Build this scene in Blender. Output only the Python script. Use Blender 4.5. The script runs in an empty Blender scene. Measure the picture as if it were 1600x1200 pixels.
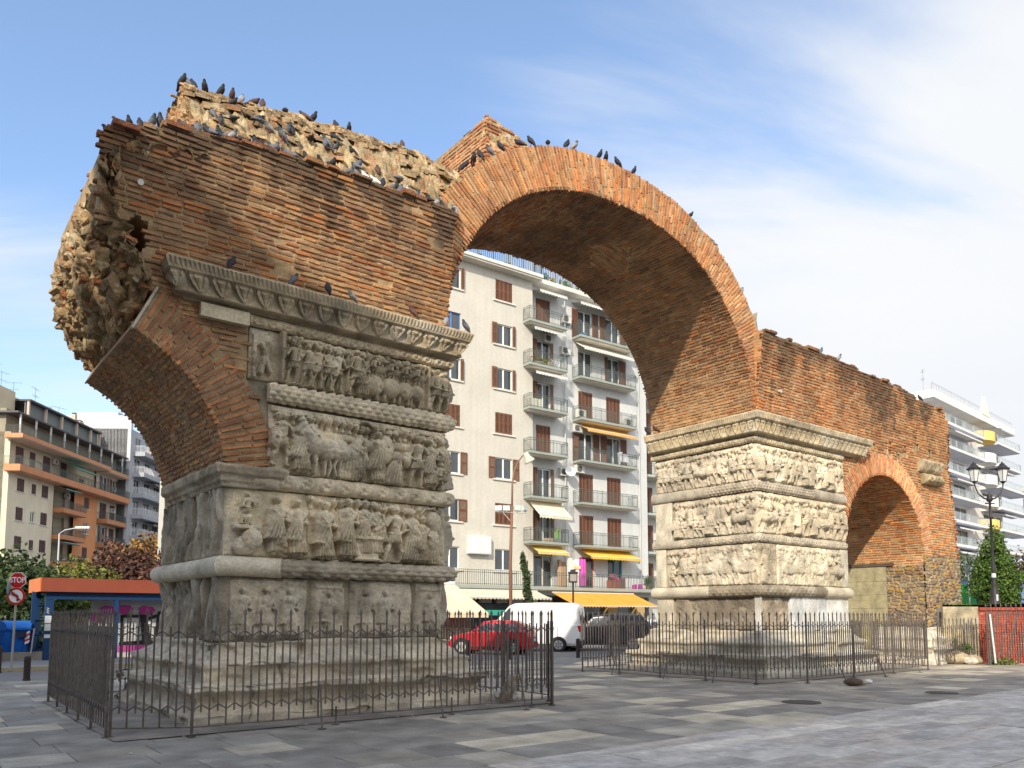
import bpy, math, random
import numpy as np
from mathutils import Vector, Matrix
R = math.radians
sc = bpy.context.scene
col = sc.collection
rng = np.random.default_rng(7)
random.seed(7)

# ------------------------------------------------------------------ camera, sky, sun, exposure
EYE = 1.6
cam = bpy.data.cameras.new('camera'); co = bpy.data.objects.new('camera', cam); col.objects.link(co)
co.location = (0, 0, EYE); co.rotation_euler = (R(95), 0, 0)
cam.sensor_width = 36; cam.lens = 36*1240/1600; cam.shift_y = (962-1240*math.tan(R(5))-600)/1600
cam.clip_end = 3000; sc.camera = co
TH = 52.0                                    # heading of the monument's front (degrees from the view axis)
UX, UY = math.sin(R(TH)), math.cos(R(TH))
ORG = Vector((-4.48, 12.28, 0))              # front left corner of the near pier
def W(t, s, h=0):                            # monument frame -> world
    return Vector((ORG.x+UX*t-UY*s, ORG.y+UY*t+UX*s, h))
ANG = R(90-TH)
SUNV = Vector((-1.35*UX+UY, -1.35*UY-UX, 1.0)).normalized()
w = bpy.data.worlds.new('World'); sc.world = w; w.use_nodes = True
nt = w.node_tree; nt.nodes.clear()
def wn(t, **k):
    n = nt.nodes.new(t)
    for a, v in k.items(): setattr(n, a, v)
    return n
out = wn('ShaderNodeOutputWorld'); bg = wn('ShaderNodeBackground'); bg.inputs[1].default_value = 0.15
sky = wn('ShaderNodeTexSky', sky_type='NISHITA', sun_disc=False)
sky.sun_elevation = math.asin(SUNV.z); sky.sun_rotation = math.atan2(SUNV.x, SUNV.y) % (2*math.pi)
sky.air_density = 1.0; sky.dust_density = 0.5; sky.ozone_density = 2.0
tc = wn('ShaderNodeTexCoord'); sep = wn('ShaderNodeSeparateXYZ'); nt.links.new(tc.outputs['Generated'], sep.inputs[0])
def wm(op, a, b=None, c=None):
    n = wn('ShaderNodeMath', operation=op)
    for i, v in enumerate((a, b, c)):
        if v is None: continue
        if isinstance(v, (int, float)): n.inputs[i].default_value = v
        else: nt.links.new(v, n.inputs[i])
    return n.outputs[0]
zc = wm('MAXIMUM', wm('ADD', sep.outputs[2], 0.22), 0.05)
px_, py_ = wm('DIVIDE', sep.outputs[0], zc), wm('DIVIDE', sep.outputs[1], zc)
cb = wn('ShaderNodeCombineXYZ'); nt.links.new(px_, cb.inputs[0]); nt.links.new(py_, cb.inputs[1])
mp = wn('ShaderNodeMapping'); nt.links.new(cb.outputs[0], mp.inputs[0])
mp.inputs['Rotation'].default_value = (0, 0, R(28)); mp.inputs['Scale'].default_value = (0.55, 1.5, 1)
n1 = wn('ShaderNodeTexNoise'); nt.links.new(mp.outputs[0], n1.inputs[0])
n1.inputs['Scale'].default_value = 1.25; n1.inputs['Detail'].default_value = 7; n1.inputs['Roughness'].default_value = .55; n1.inputs['Distortion'].default_value = .8
n2 = wn('ShaderNodeTexNoise'); nt.links.new(cb.outputs[0], n2.inputs[0])
n2.inputs['Scale'].default_value = .75; n2.inputs['Detail'].default_value = 4
# cover: more cloud to the right and low down
bias = wm('ADD', wm('MULTIPLY', wm('MAXIMUM', sep.outputs[0], -.16), .80), wm('MULTIPLY', wm('SUBTRACT', .62, sep.outputs[2]), .95))
cv = wm('ADD', wm('ADD', wm('MULTIPLY', n1.outputs[0], 1.75), wm('MULTIPLY', n2.outputs[0], .95)), wm('ADD', wm('SUBTRACT', bias, 1.20), wm('MULTIPLY', wm('MAXIMUM', wm('MULTIPLY', sep.outputs[1], -1.), 0.), .55)))  # last term: extra unseen cloud behind the camera, added for fill
mr = wn('ShaderNodeMapRange', interpolation_type='SMOOTHSTEP'); nt.links.new(cv, mr.inputs[0])
mr.inputs[1].default_value = .04; mr.inputs[2].default_value = .80; mr.inputs[3].default_value = .10; mr.inputs[4].default_value = 1.0
sat = wn('ShaderNodeHueSaturation'); sat.inputs['Saturation'].default_value = 1.08; sat.inputs['Value'].default_value = .86
nt.links.new(sky.outputs[0], sat.inputs['Color'])
cc = wn('ShaderNodeMix', data_type='RGBA'); nt.links.new(n2.outputs[0], cc.inputs[0])
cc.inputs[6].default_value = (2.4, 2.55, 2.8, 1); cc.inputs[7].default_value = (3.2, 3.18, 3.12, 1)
mx = wn('ShaderNodeMix', data_type='RGBA'); nt.links.new(mr.outputs[0], mx.inputs[0])
# cloud brightened on the sun's side, behind the camera, as added fill light
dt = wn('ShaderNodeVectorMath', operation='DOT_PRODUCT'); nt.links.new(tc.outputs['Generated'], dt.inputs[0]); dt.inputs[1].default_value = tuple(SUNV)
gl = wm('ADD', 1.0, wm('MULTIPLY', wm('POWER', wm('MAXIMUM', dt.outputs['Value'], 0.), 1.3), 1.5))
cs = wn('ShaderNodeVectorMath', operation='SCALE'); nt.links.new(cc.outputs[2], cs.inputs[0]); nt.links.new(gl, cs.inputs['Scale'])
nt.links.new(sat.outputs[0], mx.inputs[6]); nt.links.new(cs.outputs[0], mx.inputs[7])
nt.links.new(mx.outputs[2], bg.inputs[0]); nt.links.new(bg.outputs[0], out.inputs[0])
sl = bpy.data.lights.new('sun', 'SUN'); sl.energy = 2.25; sl.angle = R(.6); sl.color = (1, .90, .74)
so = bpy.data.objects.new('sun', sl); col.objects.link(so); so.location = (0, -20, 60)
so.rotation_euler = SUNV.to_track_quat('Z', 'Y').to_euler()
vs = sc.view_settings; vs.view_transform = 'Standard'; vs.look = 'None'; vs.gamma = 1; vs.exposure = 1.15
sc.render.engine = 'CYCLES'

# ------------------------------------------------------------------ noise
def _h(ix, iy, iz, seed):
    n = (ix*374761393 + iy*668265263 + iz*1440662683 + seed*974634777) & 0xffffffff
    n = ((n ^ (n >> 13))*1274126177) & 0xffffffff
    n = ((n ^ (n >> 16))*2246822519) & 0xffffffff
    return ((n ^ (n >> 15)) & 0xffffff)/float(0xffffff)
def vn(x, y, z=0., seed=0):
    x, y, z = np.broadcast_arrays(np.asarray(x, float), np.asarray(y, float), np.asarray(z, float))
    xi, yi, zi = (np.floor(a).astype(np.int64) for a in (x, y, z))
    fx, fy, fz = x-xi, y-yi, z-zi
    fx, fy, fz = (a*a*(3-2*a) for a in (fx, fy, fz))
    r = 0
    for dx in (0, 1):
        for dy in (0, 1):
            for dz in (0, 1):
                r = r + _h(xi+dx, yi+dy, zi+dz, seed)*(fx if dx else 1-fx)*(fy if dy else 1-fy)*(fz if dz else 1-fz)
    return r
def fbm(x, y, z=0., o=4, seed=0):
    r, a, f, t = 0, .5, 1., 0
    for i in range(o):
        r = r + a*vn(np.asarray(x)*f, np.asarray(y)*f, np.asarray(z)*f, seed+i*13); t += a; a *= .5; f *= 2.03
    return r/t
def worley(x, y, seed=0, jit=.9):
    x, y = np.broadcast_arrays(np.asarray(x, float), np.asarray(y, float))
    xi, yi = np.floor(x).astype(np.int64), np.floor(y).astype(np.int64)
    f1 = np.full(x.shape, 9.); f2 = np.full(x.shape, 9.); ident = np.zeros(x.shape)
    for dx in (-1, 0, 1):
        for dy in (-1, 0, 1):
            cx = xi+dx; cy = yi+dy
            jx = cx+.5+(_h(cx, cy, 0*cx+1, seed)-.5)*jit; jy = cy+.5+(_h(cx, cy, 0*cx+2, seed)-.5)*jit
            d = np.hypot(x-jx, y-jy); idn = _h(cx, cy, 0*cx+3, seed)
            near = d < f1
            f2 = np.where(near, f1, np.minimum(f2, d)); ident = np.where(near, idn, ident); f1 = np.where(near, d, f1)
    return f1, f2, ident
def sstep(a, b, x):
    q = np.clip((x-a)/(b-a), 0, 1); return q*q*(3-2*q)

# ------------------------------------------------------------------ materials
MAT = {}
def mat(name, rgb=None, rough=.9, vc=False, nscale=8., namt=.25, n2=60., n2amt=.15, bump=.3, bscale=40., bdist=.01, metal=0., spec=.3, stretch=None, alpha=1, emit=None, streak=0):
    if name in MAT: return MAT[name]
    m = bpy.data.materials.new(name); m.use_nodes = True; t = m.node_tree; t.nodes.clear()
    N = t.nodes.new; L = t.links.new
    o = N('ShaderNodeOutputMaterial'); p = N('ShaderNodeBsdfPrincipled'); L(p.outputs[0], o.inputs[0])
    p.inputs['Roughness'].default_value = rough; p.inputs['Metallic'].default_value = metal
    p.inputs['Specular IOR Level'].default_value = spec
    tcn = N('ShaderNodeTexCoord'); src = tcn.outputs['Object']
    if stretch:
        mpn = N('ShaderNodeMapping'); mpn.inputs['Scale'].default_value = stretch; L(src, mpn.inputs[0]); vec = mpn.outputs[0]
    else: vec = src
    if vc:
        a = N('ShaderNodeAttribute'); a.attribute_name = 'Col'; base = a.outputs['Color']
    else:
        a = N('ShaderNodeRGB'); a.outputs[0].default_value = (*rgb, 1); base = a.outputs[0]
    def mulnoise(base, scale, amt, v):
        if amt <= 0: return base
        n = N('ShaderNodeTexNoise'); n.inputs['Scale'].default_value = scale; n.inputs['Detail'].default_value = 5; L(v, n.inputs[0])
        r = N('ShaderNodeMapRange'); L(n.outputs[0], r.inputs[0]); r.inputs[1].default_value = .3; r.inputs[2].default_value = .7
        r.inputs[3].default_value = 1-amt; r.inputs[4].default_value = 1+amt*.6
        mm = N('ShaderNodeVectorMath'); mm.operation = 'SCALE'; L(base, mm.inputs[0]); L(r.outputs[0], mm.inputs['Scale']); return mm.outputs[0]
    base = mulnoise(base, nscale, namt, vec); base = mulnoise(base, n2, n2amt, src)
    if streak:                                # rain streaks: noise stretched vertically
        mp2 = N('ShaderNodeMapping'); mp2.inputs['Scale'].default_value = (2.2, 2.2, .12); L(src, mp2.inputs[0]); base = mulnoise(base, 1.6, streak, mp2.outputs[0])
    L(base, p.inputs['Base Color'])
    if bump > 0:
        n = N('ShaderNodeTexNoise'); n.inputs['Scale'].default_value = bscale; n.inputs['Detail'].default_value = 6; L(vec, n.inputs[0])
        b = N('ShaderNodeBump'); b.inputs['Strength'].default_value = bump; b.inputs['Distance'].default_value = bdist
        L(n.outputs[0], b.inputs['Height']); L(b.outputs[0], p.inputs['Normal'])
    if alpha < 1: p.inputs['Alpha'].default_value = alpha
    if emit: p.inputs['Emission Color'].default_value = (*emit[0], 1); p.inputs['Emission Strength'].default_value = emit[1]
    MAT[name] = m; return m
M_brick = mat('old_brick', vc=True, rough=.92, nscale=5, namt=.28, n2=45, n2amt=.25, bump=.6, bscale=70, bdist=.006)
M_mortar = mat('lime_mortar', vc=True, rough=.95, nscale=4, namt=.3, n2=50, n2amt=.25, bump=.8, bscale=45, bdist=.012)
M_stone = mat('carved_stone', vc=True, rough=.88, nscale=2.6, namt=.26, n2=26, n2amt=.22, bump=.55, bscale=48, bdist=.008)
M_rubble = mat('rubble_core', vc=True, rough=.95, nscale=6, namt=.35, n2=40, n2amt=.3, bump=.9, bscale=22, bdist=.03)
M_pave = mat('paving_stone', vc=True, rough=.72, nscale=2.1, namt=.34, n2=38, n2amt=.16, bump=.25, bscale=60, bdist=.004, spec=.25)
M_marble = mat('paving_marble', vc=True, rough=.62, nscale=2.2, namt=.3, n2=9, n2amt=.22, bump=.2, bscale=50, bdist=.003, spec=.3, stretch=(1, 1.5, 1))
M_iron = mat('weathered_iron', (.16, .135, .12), rough=.65, nscale=9, namt=.35, n2=70, n2amt=.3, bump=.3, bscale=120, bdist=.002, metal=.25)
M_plain = mat('painted', vc=True, rough=.6, nscale=1.5, namt=.1, n2=20, n2amt=.06, bump=.1, bscale=30, bdist=.004)
M_wall = mat('render_wall', vc=True, rough=.9, nscale=.5, namt=.09, n2=5, n2amt=.06, bump=.15, bscale=12, bdist=.01, streak=.06)
M_glass = mat('window_glass', (.05, .06, .07), rough=.08, namt=.3, nscale=.8, n2amt=0, bump=0, spec=.8)
M_feather = mat('feathers', vc=True, rough=.7, nscale=30, namt=.25, n2=120, n2amt=.2, bump=.3, bscale=160, bdist=.002)
M_carp = mat('car_paint', vc=True, rough=.25, nscale=1, namt=.05, n2amt=.04, bump=0, spec=.6)
M_rubber = mat('rubber', (.03, .03, .032), rough=.8, bump=.2)
M_leaf = mat('foliage', vc=True, rough=.75, nscale=3, namt=.15, n2=20, n2amt=.1, bump=0)
M_bark = mat('bark', (.10, .075, .05), rough=.95, nscale=6, namt=.3, bump=.8, bscale=25, bdist=.02, stretch=(1, 1, .2))

# ------------------------------------------------------------------ mesh builder
class MB:
    def __init__(s): s.V = []; s.F = {}; s.C = []; s.n = 0
    def add(s, V, F, c=(.5, .5, .5)):
        V = np.asarray(V, float).reshape(-1, 3)
        c = np.asarray(c, float)
        if c.ndim == 1: c = np.tile(c[:3], (len(V), 1))
        for f in F:
            f = np.asarray(f, np.int64)
            if f.size == 0: continue
            if f.ndim == 1: f = f[None]
            s.F.setdefault(f.shape[1], []).append(f+s.n)
        s.V.append(V); s.C.append(c); s.n += len(V); return s
    def box(s, x0, x1, y0, y1, z0, z1, c=(.5, .5, .5), f=None):
        V = np.array([(x, y, z) for z in (z0, z1) for y in (y0, y1) for x in (x0, x1)], float)
        if f is not None: V = f(V)
        F = np.array([(0, 2, 3, 1), (4, 5, 7, 6), (0, 1, 5, 4), (2, 6, 7, 3), (0, 4, 6, 2), (1, 3, 7, 5)])
        return s.add(V, [F], c)
    def tube(s, pts, r, n=8, c=(.5, .5, .5), cap=True, sx=1., sy=1.):
        P = np.array([tuple(p) for p in pts], float); rr = np.broadcast_to(np.asarray(r, float), (len(P),))
        T = np.gradient(P, axis=0); T /= np.linalg.norm(T, axis=1)[:, None]+1e-9
        up = np.array([0, 0, 1.]) if abs(T[0][2]) < .95 else np.array([0, 1., 0])
        V = []
        a = np.linspace(0, 2*np.pi, n, endpoint=False)
        for p, t, q in zip(P, T, rr):
            x = np.cross(up, t); nx = np.linalg.norm(x)
            x = x/nx if nx > 1e-3 else np.array([1., 0, 0])
            y = np.cross(t, x)
            V.append(p+q*(np.cos(a)[:, None]*x*sx+np.sin(a)[:, None]*y*sy))
        V = np.concatenate(V); m = len(P)
        i, j = np.meshgrid(np.arange(m-1), np.arange(n), indexing='ij'); k = (j+1) % n
        F = [np.stack([i*n+j, i*n+k, (i+1)*n+k, (i+1)*n+j], -1).reshape(-1, 4)]
        if cap: F += [np.arange(n)[::-1], np.arange(n)+(m-1)*n]
        return s.add(V, F, c)
    def lathe(s, prof, n=16, c=(.5, .5, .5), o=(0, 0, 0)):
        pr = np.array(prof, float); a = np.linspace(0, 2*np.pi, n, endpoint=False)
        V = np.stack([pr[:, :1]*np.cos(a)+o[0], pr[:, :1]*np.sin(a)+o[1], pr[:, 1:2]+0*a+o[2]], -1).reshape(-1, 3); m = len(pr)
        i, j = np.meshgrid(np.arange(m-1), np.arange(n), indexing='ij'); k = (j+1) % n
        return s.add(V, [np.stack([i*n+j, i*n+k, (i+1)*n+k, (i+1)*n+j], -1).reshape(-1, 4), np.arange(n)[::-1], np.arange(n)+(m-1)*n], c)
    def grid(s, P, c=(.5, .5, .5), keep=None, flip=False, wrap=False):
        n, m = P.shape[:2]
        i, j = np.meshgrid(np.arange(n-1), np.arange(m if wrap else m-1), indexing='ij'); k = (j+1) % m
        F = np.stack([i*m+j, (i+1)*m+j, (i+1)*m+k, i*m+k], -1)
        if flip: F = F[..., ::-1]
        F = F[keep] if keep is not None else F.reshape(-1, 4)
        c = np.asarray(c, float)
        if c.ndim == 3: c = c.reshape(-1, 3)
        return s.add(P.reshape(-1, 3), [F], c)
    def prism(s, poly, d0, d1, f, c=(.5, .5, .5)):   # polygon (a,b) extruded along depth, f(a,b,d)->xyz arrays
        p = np.array(poly, float); n = len(p)
        V = np.concatenate([f(p[:, 0], p[:, 1], d0), f(p[:, 0], p[:, 1], d1)])
        from mathutils.geometry import tessellate_polygon
        tri = np.array(tessellate_polygon([[Vector((a, b, 0)) for a, b in p]]))
        j = np.arange(n); k = (j+1) % n
        return s.add(V, [tri, tri[:, ::-1]+n, np.stack([j, k, k+n, j+n], -1)], c)
    def build(s, name, m, parent=None, smooth=False, loc=None):
        me = bpy.data.meshes.new(name)
        V = np.concatenate(s.V); C = np.concatenate(s.C)
        loops = []; tot = []
        for k, fl in s.F.items():
            f = np.concatenate(fl); loops.append(f.reshape(-1)); tot.append(np.full(len(f), k))
        loops = np.concatenate(loops); tot = np.concatenate(tot)
        me.vertices.add(len(V)); me.vertices.foreach_set('co', V.astype(np.float32).reshape(-1))
        me.loops.add(len(loops)); me.loops.foreach_set('vertex_index', loops.astype(np.int32))
        me.polygons.add(len(tot)); st = np.concatenate([[0], np.cumsum(tot)[:-1]])
        me.polygons.foreach_set('loop_start', st.astype(np.int32)); me.polygons.foreach_set('loop_total', tot.astype(np.int32))
        me.polygons.foreach_set('use_smooth', np.full(len(tot), bool(smooth)))
        me.update(calc_edges=True); me.validate()
        ca = me.color_attributes.new('Col', 'FLOAT_COLOR', 'POINT')
        if len(me.vertices) == len(C):
            ca.data.foreach_set('color', np.concatenate([np.clip(C, 0, 1), np.ones((len(C), 1))], 1).astype(np.float32).reshape(-1))
        me.materials.append(m)
        o = bpy.data.objects.new(name, me); col.objects.link(o)
        if parent: o.parent = parent
        if loc is not None: o.location = loc
        return o
def st(a, b, d):                              # stack helper
    a, b, d = np.broadcast_arrays(np.asarray(a, float), np.asarray(b, float), np.asarray(d, float)); return np.stack([a, b, d], -1)
def tag(o, label=None, cat=None, group=None, kind=None):
    if label: o['label'] = label
    if cat: o['category'] = cat
    if group: o['group'] = group
    if kind: o['kind'] = kind
    return o
def empty(name, loc=(0, 0, 0), rz=0, label=None, cat=None, group=None):
    o = bpy.data.objects.new(name, None); col.objects.link(o); o.location = loc; o.rotation_euler = (0, 0, rz); o.empty_display_size = .2
    return tag(o, label, cat, group)
def copy_tree(o, parent=None):
    c = o.copy(); col.objects.link(c); c.parent = parent
    for ch in list(o.children): copy_tree(ch, c)
    return c
# ------------------------------------------------------------------ THE ARCH
arch = empty('ruined_roman_arch', ORG, ANG, 'huge ruined brick arch on carved marble piers, pigeons along its top', 'triumphal arch')
DEP = 3.6
ORANGE = np.array([(.62, .225, .07), (.56, .20, .065), (.68, .31, .11), (.50, .165, .055), (.37, .15, .075), (.56, .33, .17)])
BROWN = np.array([(.41, .215, .105), (.33, .18, .10), (.47, .25, .115), (.27, .15, .09), (.50, .27, .13)])
DARKB = np.array([(.32, .18, .10), (.40, .21, .105), (.26, .15, .09), (.44, .25, .13)])
MORT = np.array((.54, .375, .205))
def lean(h): return -.3*np.clip((np.asarray(h, float)-6.95)/2.4, 0, 1.1)
def mwall(a, b, d): return st(a, lean(b)-d, b)                         # front wall
def mjamb(t0, sg=1):                                                   # jamb facing -t
    return lambda a, b, d: st(t0-sg*np.asarray(d), a, b)
MC, MA, MH, MBB, MN = 8.97, 4.97, 6.3, 4.85, 2.25                      # great arch
_th = np.linspace(.06, np.pi-.06, 700)
def _sup(c, n): return np.sign(c)*np.abs(c)**(2/n)
_cx, _ch = MC-MA*_sup(np.cos(_th), MN), MH+MBB*_sup(np.sin(_th), MN)
_q = np.concatenate([[0], np.cumsum(np.hypot(np.diff(_cx), np.diff(_ch)))]); MQ = _q[-1]
_tx, _tz = np.gradient(_cx, _q), np.gradient(_ch, _q); _l = np.hypot(_tx, _tz)
_nx, _nz = -_tz/_l, _tx/_l
for _k in range(3):
    _nx = np.convolve(np.pad(_nx, 6, 'edge'), np.ones(13)/13, 'valid'); _nz = np.convolve(np.pad(_nz, 6, 'edge'), np.ones(13)/13, 'valid')
def mcurve(q, r):
    return np.interp(q, _q, _cx)+np.interp(q, _q, _nx)*r, np.interp(q, _q, _ch)+np.interp(q, _q, _nz)*r
def mring(a, b, d): x, z = mcurve(b, a); return st(x, -np.asarray(d), z)
def msoff(a, b, d): x, z = mcurve(b, -np.asarray(d)); return st(x, a, z)
def small(c, r=2.45, hc=3.62):                                        # b: arc length from the +t springing
    ring = lambda a, b, d: st(c+(r+np.asarray(a))*np.cos(np.asarray(b)/r), -np.asarray(d), hc+(r+np.asarray(a))*np.sin(np.asarray(b)/r))
    soff = lambda a, b, d: st(c+(r-np.asarray(d))*np.cos(np.asarray(b)/r), a, hc+(r-np.asarray(d))*np.sin(np.asarray(b)/r))
    return ring, soff
def inpoly(x, y, poly):
    x, y = np.asarray(x, float), np.asarray(y, float); r = np.zeros(np.broadcast(x, y).shape, bool); n = len(poly)
    for i in range(n):
        (x0, y0), (x1, y1) = poly[i], poly[(i+1) % n]
        if y0 == y1: continue
        r ^= ((y0 > y) != (y1 > y)) & (x < (x1-x0)*(y-y0)/(y1-y0)+x0)
    return r
def stain_none(t, h): return 0*np.asarray(t, float)+0*np.asarray(h, float)
def brickwork(mf, a0, a1, b0, b1, keep, pal, mbB, mbM, pitch=.086, bl=.36, proud=.016, seed=1, stain=None, mort=MORT, ero=.5, res=.05, rag=.06, base=0.):
    r = np.random.default_rng(seed); A, B, C = [], [], []
    rows = int((b1-b0)/pitch)
    for j in range(rows):
        y0 = b0+j*pitch; x = a0-r.random()*bl
        if a1-a0 < 1.2: x = a0+ (0 if j % 2 else -bl*.5)
        while x < a1:
            L = bl*r.uniform(.55, 1.25); xa, xb = max(x, a0-r.uniform(-.01, rag)), min(x+L-.022, a1+r.uniform(-.01, rag)); x += L
            if xb-xa < .05: continue
            A.append((xa, xb)); B.append((y0+r.normal()*.004, y0+pitch*r.uniform(.44, .62)+r.normal()*.002))
    A, B = np.array(A), np.array(B); cx, cy = A.mean(1), B.mean(1)
    k = keep(cx, cy) if keep else np.ones(len(A), bool)
    e = fbm(cx*1.3, cy*2.2, 0, 4, seed+5)
    if ero: k &= (e < .5+.27/ero*.5+.05) | (r.random(len(A)) < .45)
    A, B, e = A[k], B[k], e[k]; n = len(A); cx, cy = A.mean(1), B.mean(1)
    pr = base+proud*(1-1.5*np.clip((e-.5)*3, 0, 1)*min(ero*2, 1))*r.uniform(.45, 1.25, n)
    ins = r.uniform(.002, .008, n)
    tilt = r.normal(size=n)*.003
    pts = []
    for (sa, sb, back) in ((0, 0, 1), (1, 0, 1), (1, 1, 1), (0, 1, 1), (0, 0, 0), (1, 0, 0), (1, 1, 0), (0, 1, 0)):
        ja, jb = r.normal(size=n)*.004, r.normal(size=n)*.002
        i_ = 0 if back else ins
        a = A[:, sa]+(1-2*sa)*i_+ja; b = B[:, sb]+(1-2*sb)*i_*.6+jb+tilt*(sa-.5)
        d = base-.06 if back else pr+r.normal(size=n)*.002
        pts.append(mf(a, b, d+0*a))
    V = np.stack(pts, 1).reshape(-1, 3)
    o = (np.arange(n)*8)[:, None]
    F = [np.concatenate([o+np.array(q) for q in ((4, 5, 6, 7), (0, 1, 5, 4), (1, 2, 6, 5), (2, 3, 7, 6), (3, 0, 4, 7))])]
    c = pal[r.integers(0, len(pal), n)]*.75+pal.mean(0)*.25; c = c*r.uniform(.8, 1.15, n)[:, None]
    patch = fbm(cx*.45+3, cy*.6, 0, 3, seed+9)[:, None]
    c = c*(.82+.42*patch) + (patch > .55)*(r.random((n, 1)) < .5)*np.array([.06, .045, .02])
    if stain is not None:
        s_ = stain(cx, cy)[:, None]; c = c*(1-.78*s_)+np.array([.055, .042, .032])*s_*.9
    mbB.add(V, F, np.repeat(c, 8, 0))
    if mbM is not None:
        na, nb = max(2, int((a1-a0)/res)), max(2, int((b1-b0)/res))
        aa, bb = np.meshgrid(np.linspace(a0, a1, na), np.linspace(b0, b1, nb), indexing='ij')
        d = base+(fbm(aa*9, bb*9, 0, 3, seed+2)-.5)*.03-.004-.03*np.clip(fbm(aa*1.3, bb*2.2, 0, 4, seed+5)-.55, 0, 1)*4*ero
        P = mf(aa, bb, d)
        cm = mort*(.75+.5*fbm(aa*2.5, bb*2.5, 0, 3, seed+4))[..., None]
        if stain is not None:
            s_ = stain(aa, bb)[..., None]; cm = cm*(1-.8*s_)+np.array([.05, .04, .03])*s_
        kk = None
        if keep:
            ka = (aa[:-1, :-1]+aa[1:, 1:])/2; kb = (bb[:-1, :-1]+bb[1:, 1:])/2; kk = keep(ka, kb)
        mbM.grid(P, cm, kk)

# --- near half: brick wall above the near pier
TOPN = [(-1.95, 8.42), (-1.78, 8.66), (-1.2, 8.92), (-.8, 9.04), (.3, 9.16), (2.1, 9.27), (4.09, 9.30)]
def topn(t): return np.interp(t, [p[0] for p in TOPN], [p[1] for p in TOPN])
arcN = [(-2.45+3.12*math.cos(a), 3.62+3.12*math.sin(a)) for a in np.linspace(R(28), R(66), 14)]
polyN = TOPN+[(4.09, 6.9), (.5, 6.9), (.5, 6.45), (.27, 6.45), (.27, 5.3), (.5, 5.1)]+arcN+[(-1.36, 6.62), (-1.36, 7.02), (-1.25, 7.2), (-1.28, 7.45), (-1.45, 7.55), (-1.62, 7.4), (-1.95, 7.32)]
def stainN(t, h):
    top = topn(t)-h; run = fbm(np.asarray(t)*2.6, np.asarray(h)*.22, 0, 4, 31)
    s1 = sstep(.28+2.2*(run-.38), -.05, top*.62)
    s2 = sstep(.50, .68, fbm(np.asarray(t)*.9+4, np.asarray(h)*.9, 0, 4, 77))*.38
    lf = sstep(-.2, -1.6, np.asarray(t, float))*.42*fbm(np.asarray(t)*2, np.asarray(h)*.8, 0, 3, 5)*1.4
    return np.clip(s1+s2+lf, 0, .92)
bb_, mm_ = MB(), MB()
keepN = lambda a, b: inpoly(a, b, polyN)
palN = np.concatenate([BROWN, ORANGE*.85, BROWN*.9+.02])
brickwork(mwall, -2.0, 4.09, 5.0, 9.32, keepN, palN, bb_, mm_, seed=11, stain=stainN, bl=.36, ero=.75, mort=MORT*.85, proud=.022)
# end face of the leaning wall towards the great arch
brickwork(lambda a, b, d: st(4.09+np.asarray(d)*.3, lean(b)+np.asarray(a), b), 0, .3, 6.98, 9.3, None, ORANGE, bb_, mm_, seed=12)
near_wall = bb_.build('brick_wall', M_brick, arch)
mm_.prism(polyN, .035, DEP-.1, lambda a, b, d: st(a, (lean(b)+d if np.isscalar(d) and d < 1 else 0*a+d), b), MORT*.8)
mm_.build('mortar_joint', M_mortar, near_wall)
# small stump of the left side arch
ringL, soffL = small(-2.45)
b2, m2 = MB(), MB()
def keepRL(a, b):
    P = ringL(a, b, 0); t, h = P[..., 0], P[..., 2]
    lim = np.where(h < 5.35, .63, np.where(h < 6.32, .25, -.35)); hole = (np.hypot((t+.36), (h-5.62)) < .085)
    return (t < lim) & (h > 3.9) & ~hole
stR = lambda s0: (lambda a, b: np.clip(sstep(.52, .72, fbm(np.asarray(a)*1.1+s0, np.asarray(b)*.8, 0, 4, 40))*.35, 0, .8))
brickwork(ringL, 0, .8, .3, 2.45*R(65), keepRL, BROWN*np.array([1.25, 1.02, .95]), b2, m2, seed=21, bl=.42, pitch=.088, stain=stR(3), proud=.018, rag=.0, mort=MORT*.8)
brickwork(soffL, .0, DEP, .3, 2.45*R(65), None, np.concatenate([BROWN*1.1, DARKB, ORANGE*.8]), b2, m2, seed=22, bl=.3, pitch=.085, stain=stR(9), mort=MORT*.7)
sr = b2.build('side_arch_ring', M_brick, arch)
a_ = np.linspace(R(1), R(64.9), 24)
secL = [(-2.45+2.47*math.cos(a), 3.62+2.47*math.sin(a)) for a in a_]+[(-2.45+3.2*math.cos(a), 3.62+3.2*math.sin(a)) for a in a_[::-1]]
m2.prism(secL, .03, DEP-.02, lambda a, b, d: st(a, 0*a+d, b), MORT*.75)
# squared broken end with its pale mortar edge
ea = R(65)
for (r0, r1, s0, s1, c) in ((2.44, 3.22, -.02, .06, (.62, .56, .46)), (2.44, 2.56, .06, DEP, (.40, .23, .14)), (2.56, 3.2, .06, DEP, (.36, .27, .18))):
    q = lambda V: np.stack([-2.45+V[:, 0]*np.cos(ea+V[:, 2]), V[:, 1], 3.62+V[:, 0]*np.sin(ea+V[:, 2])], -1)
    m2.box(r0, r1, s0, s1, 0, .012, c, q)
m2.build('mortar_joint', M_mortar, sr)

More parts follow.
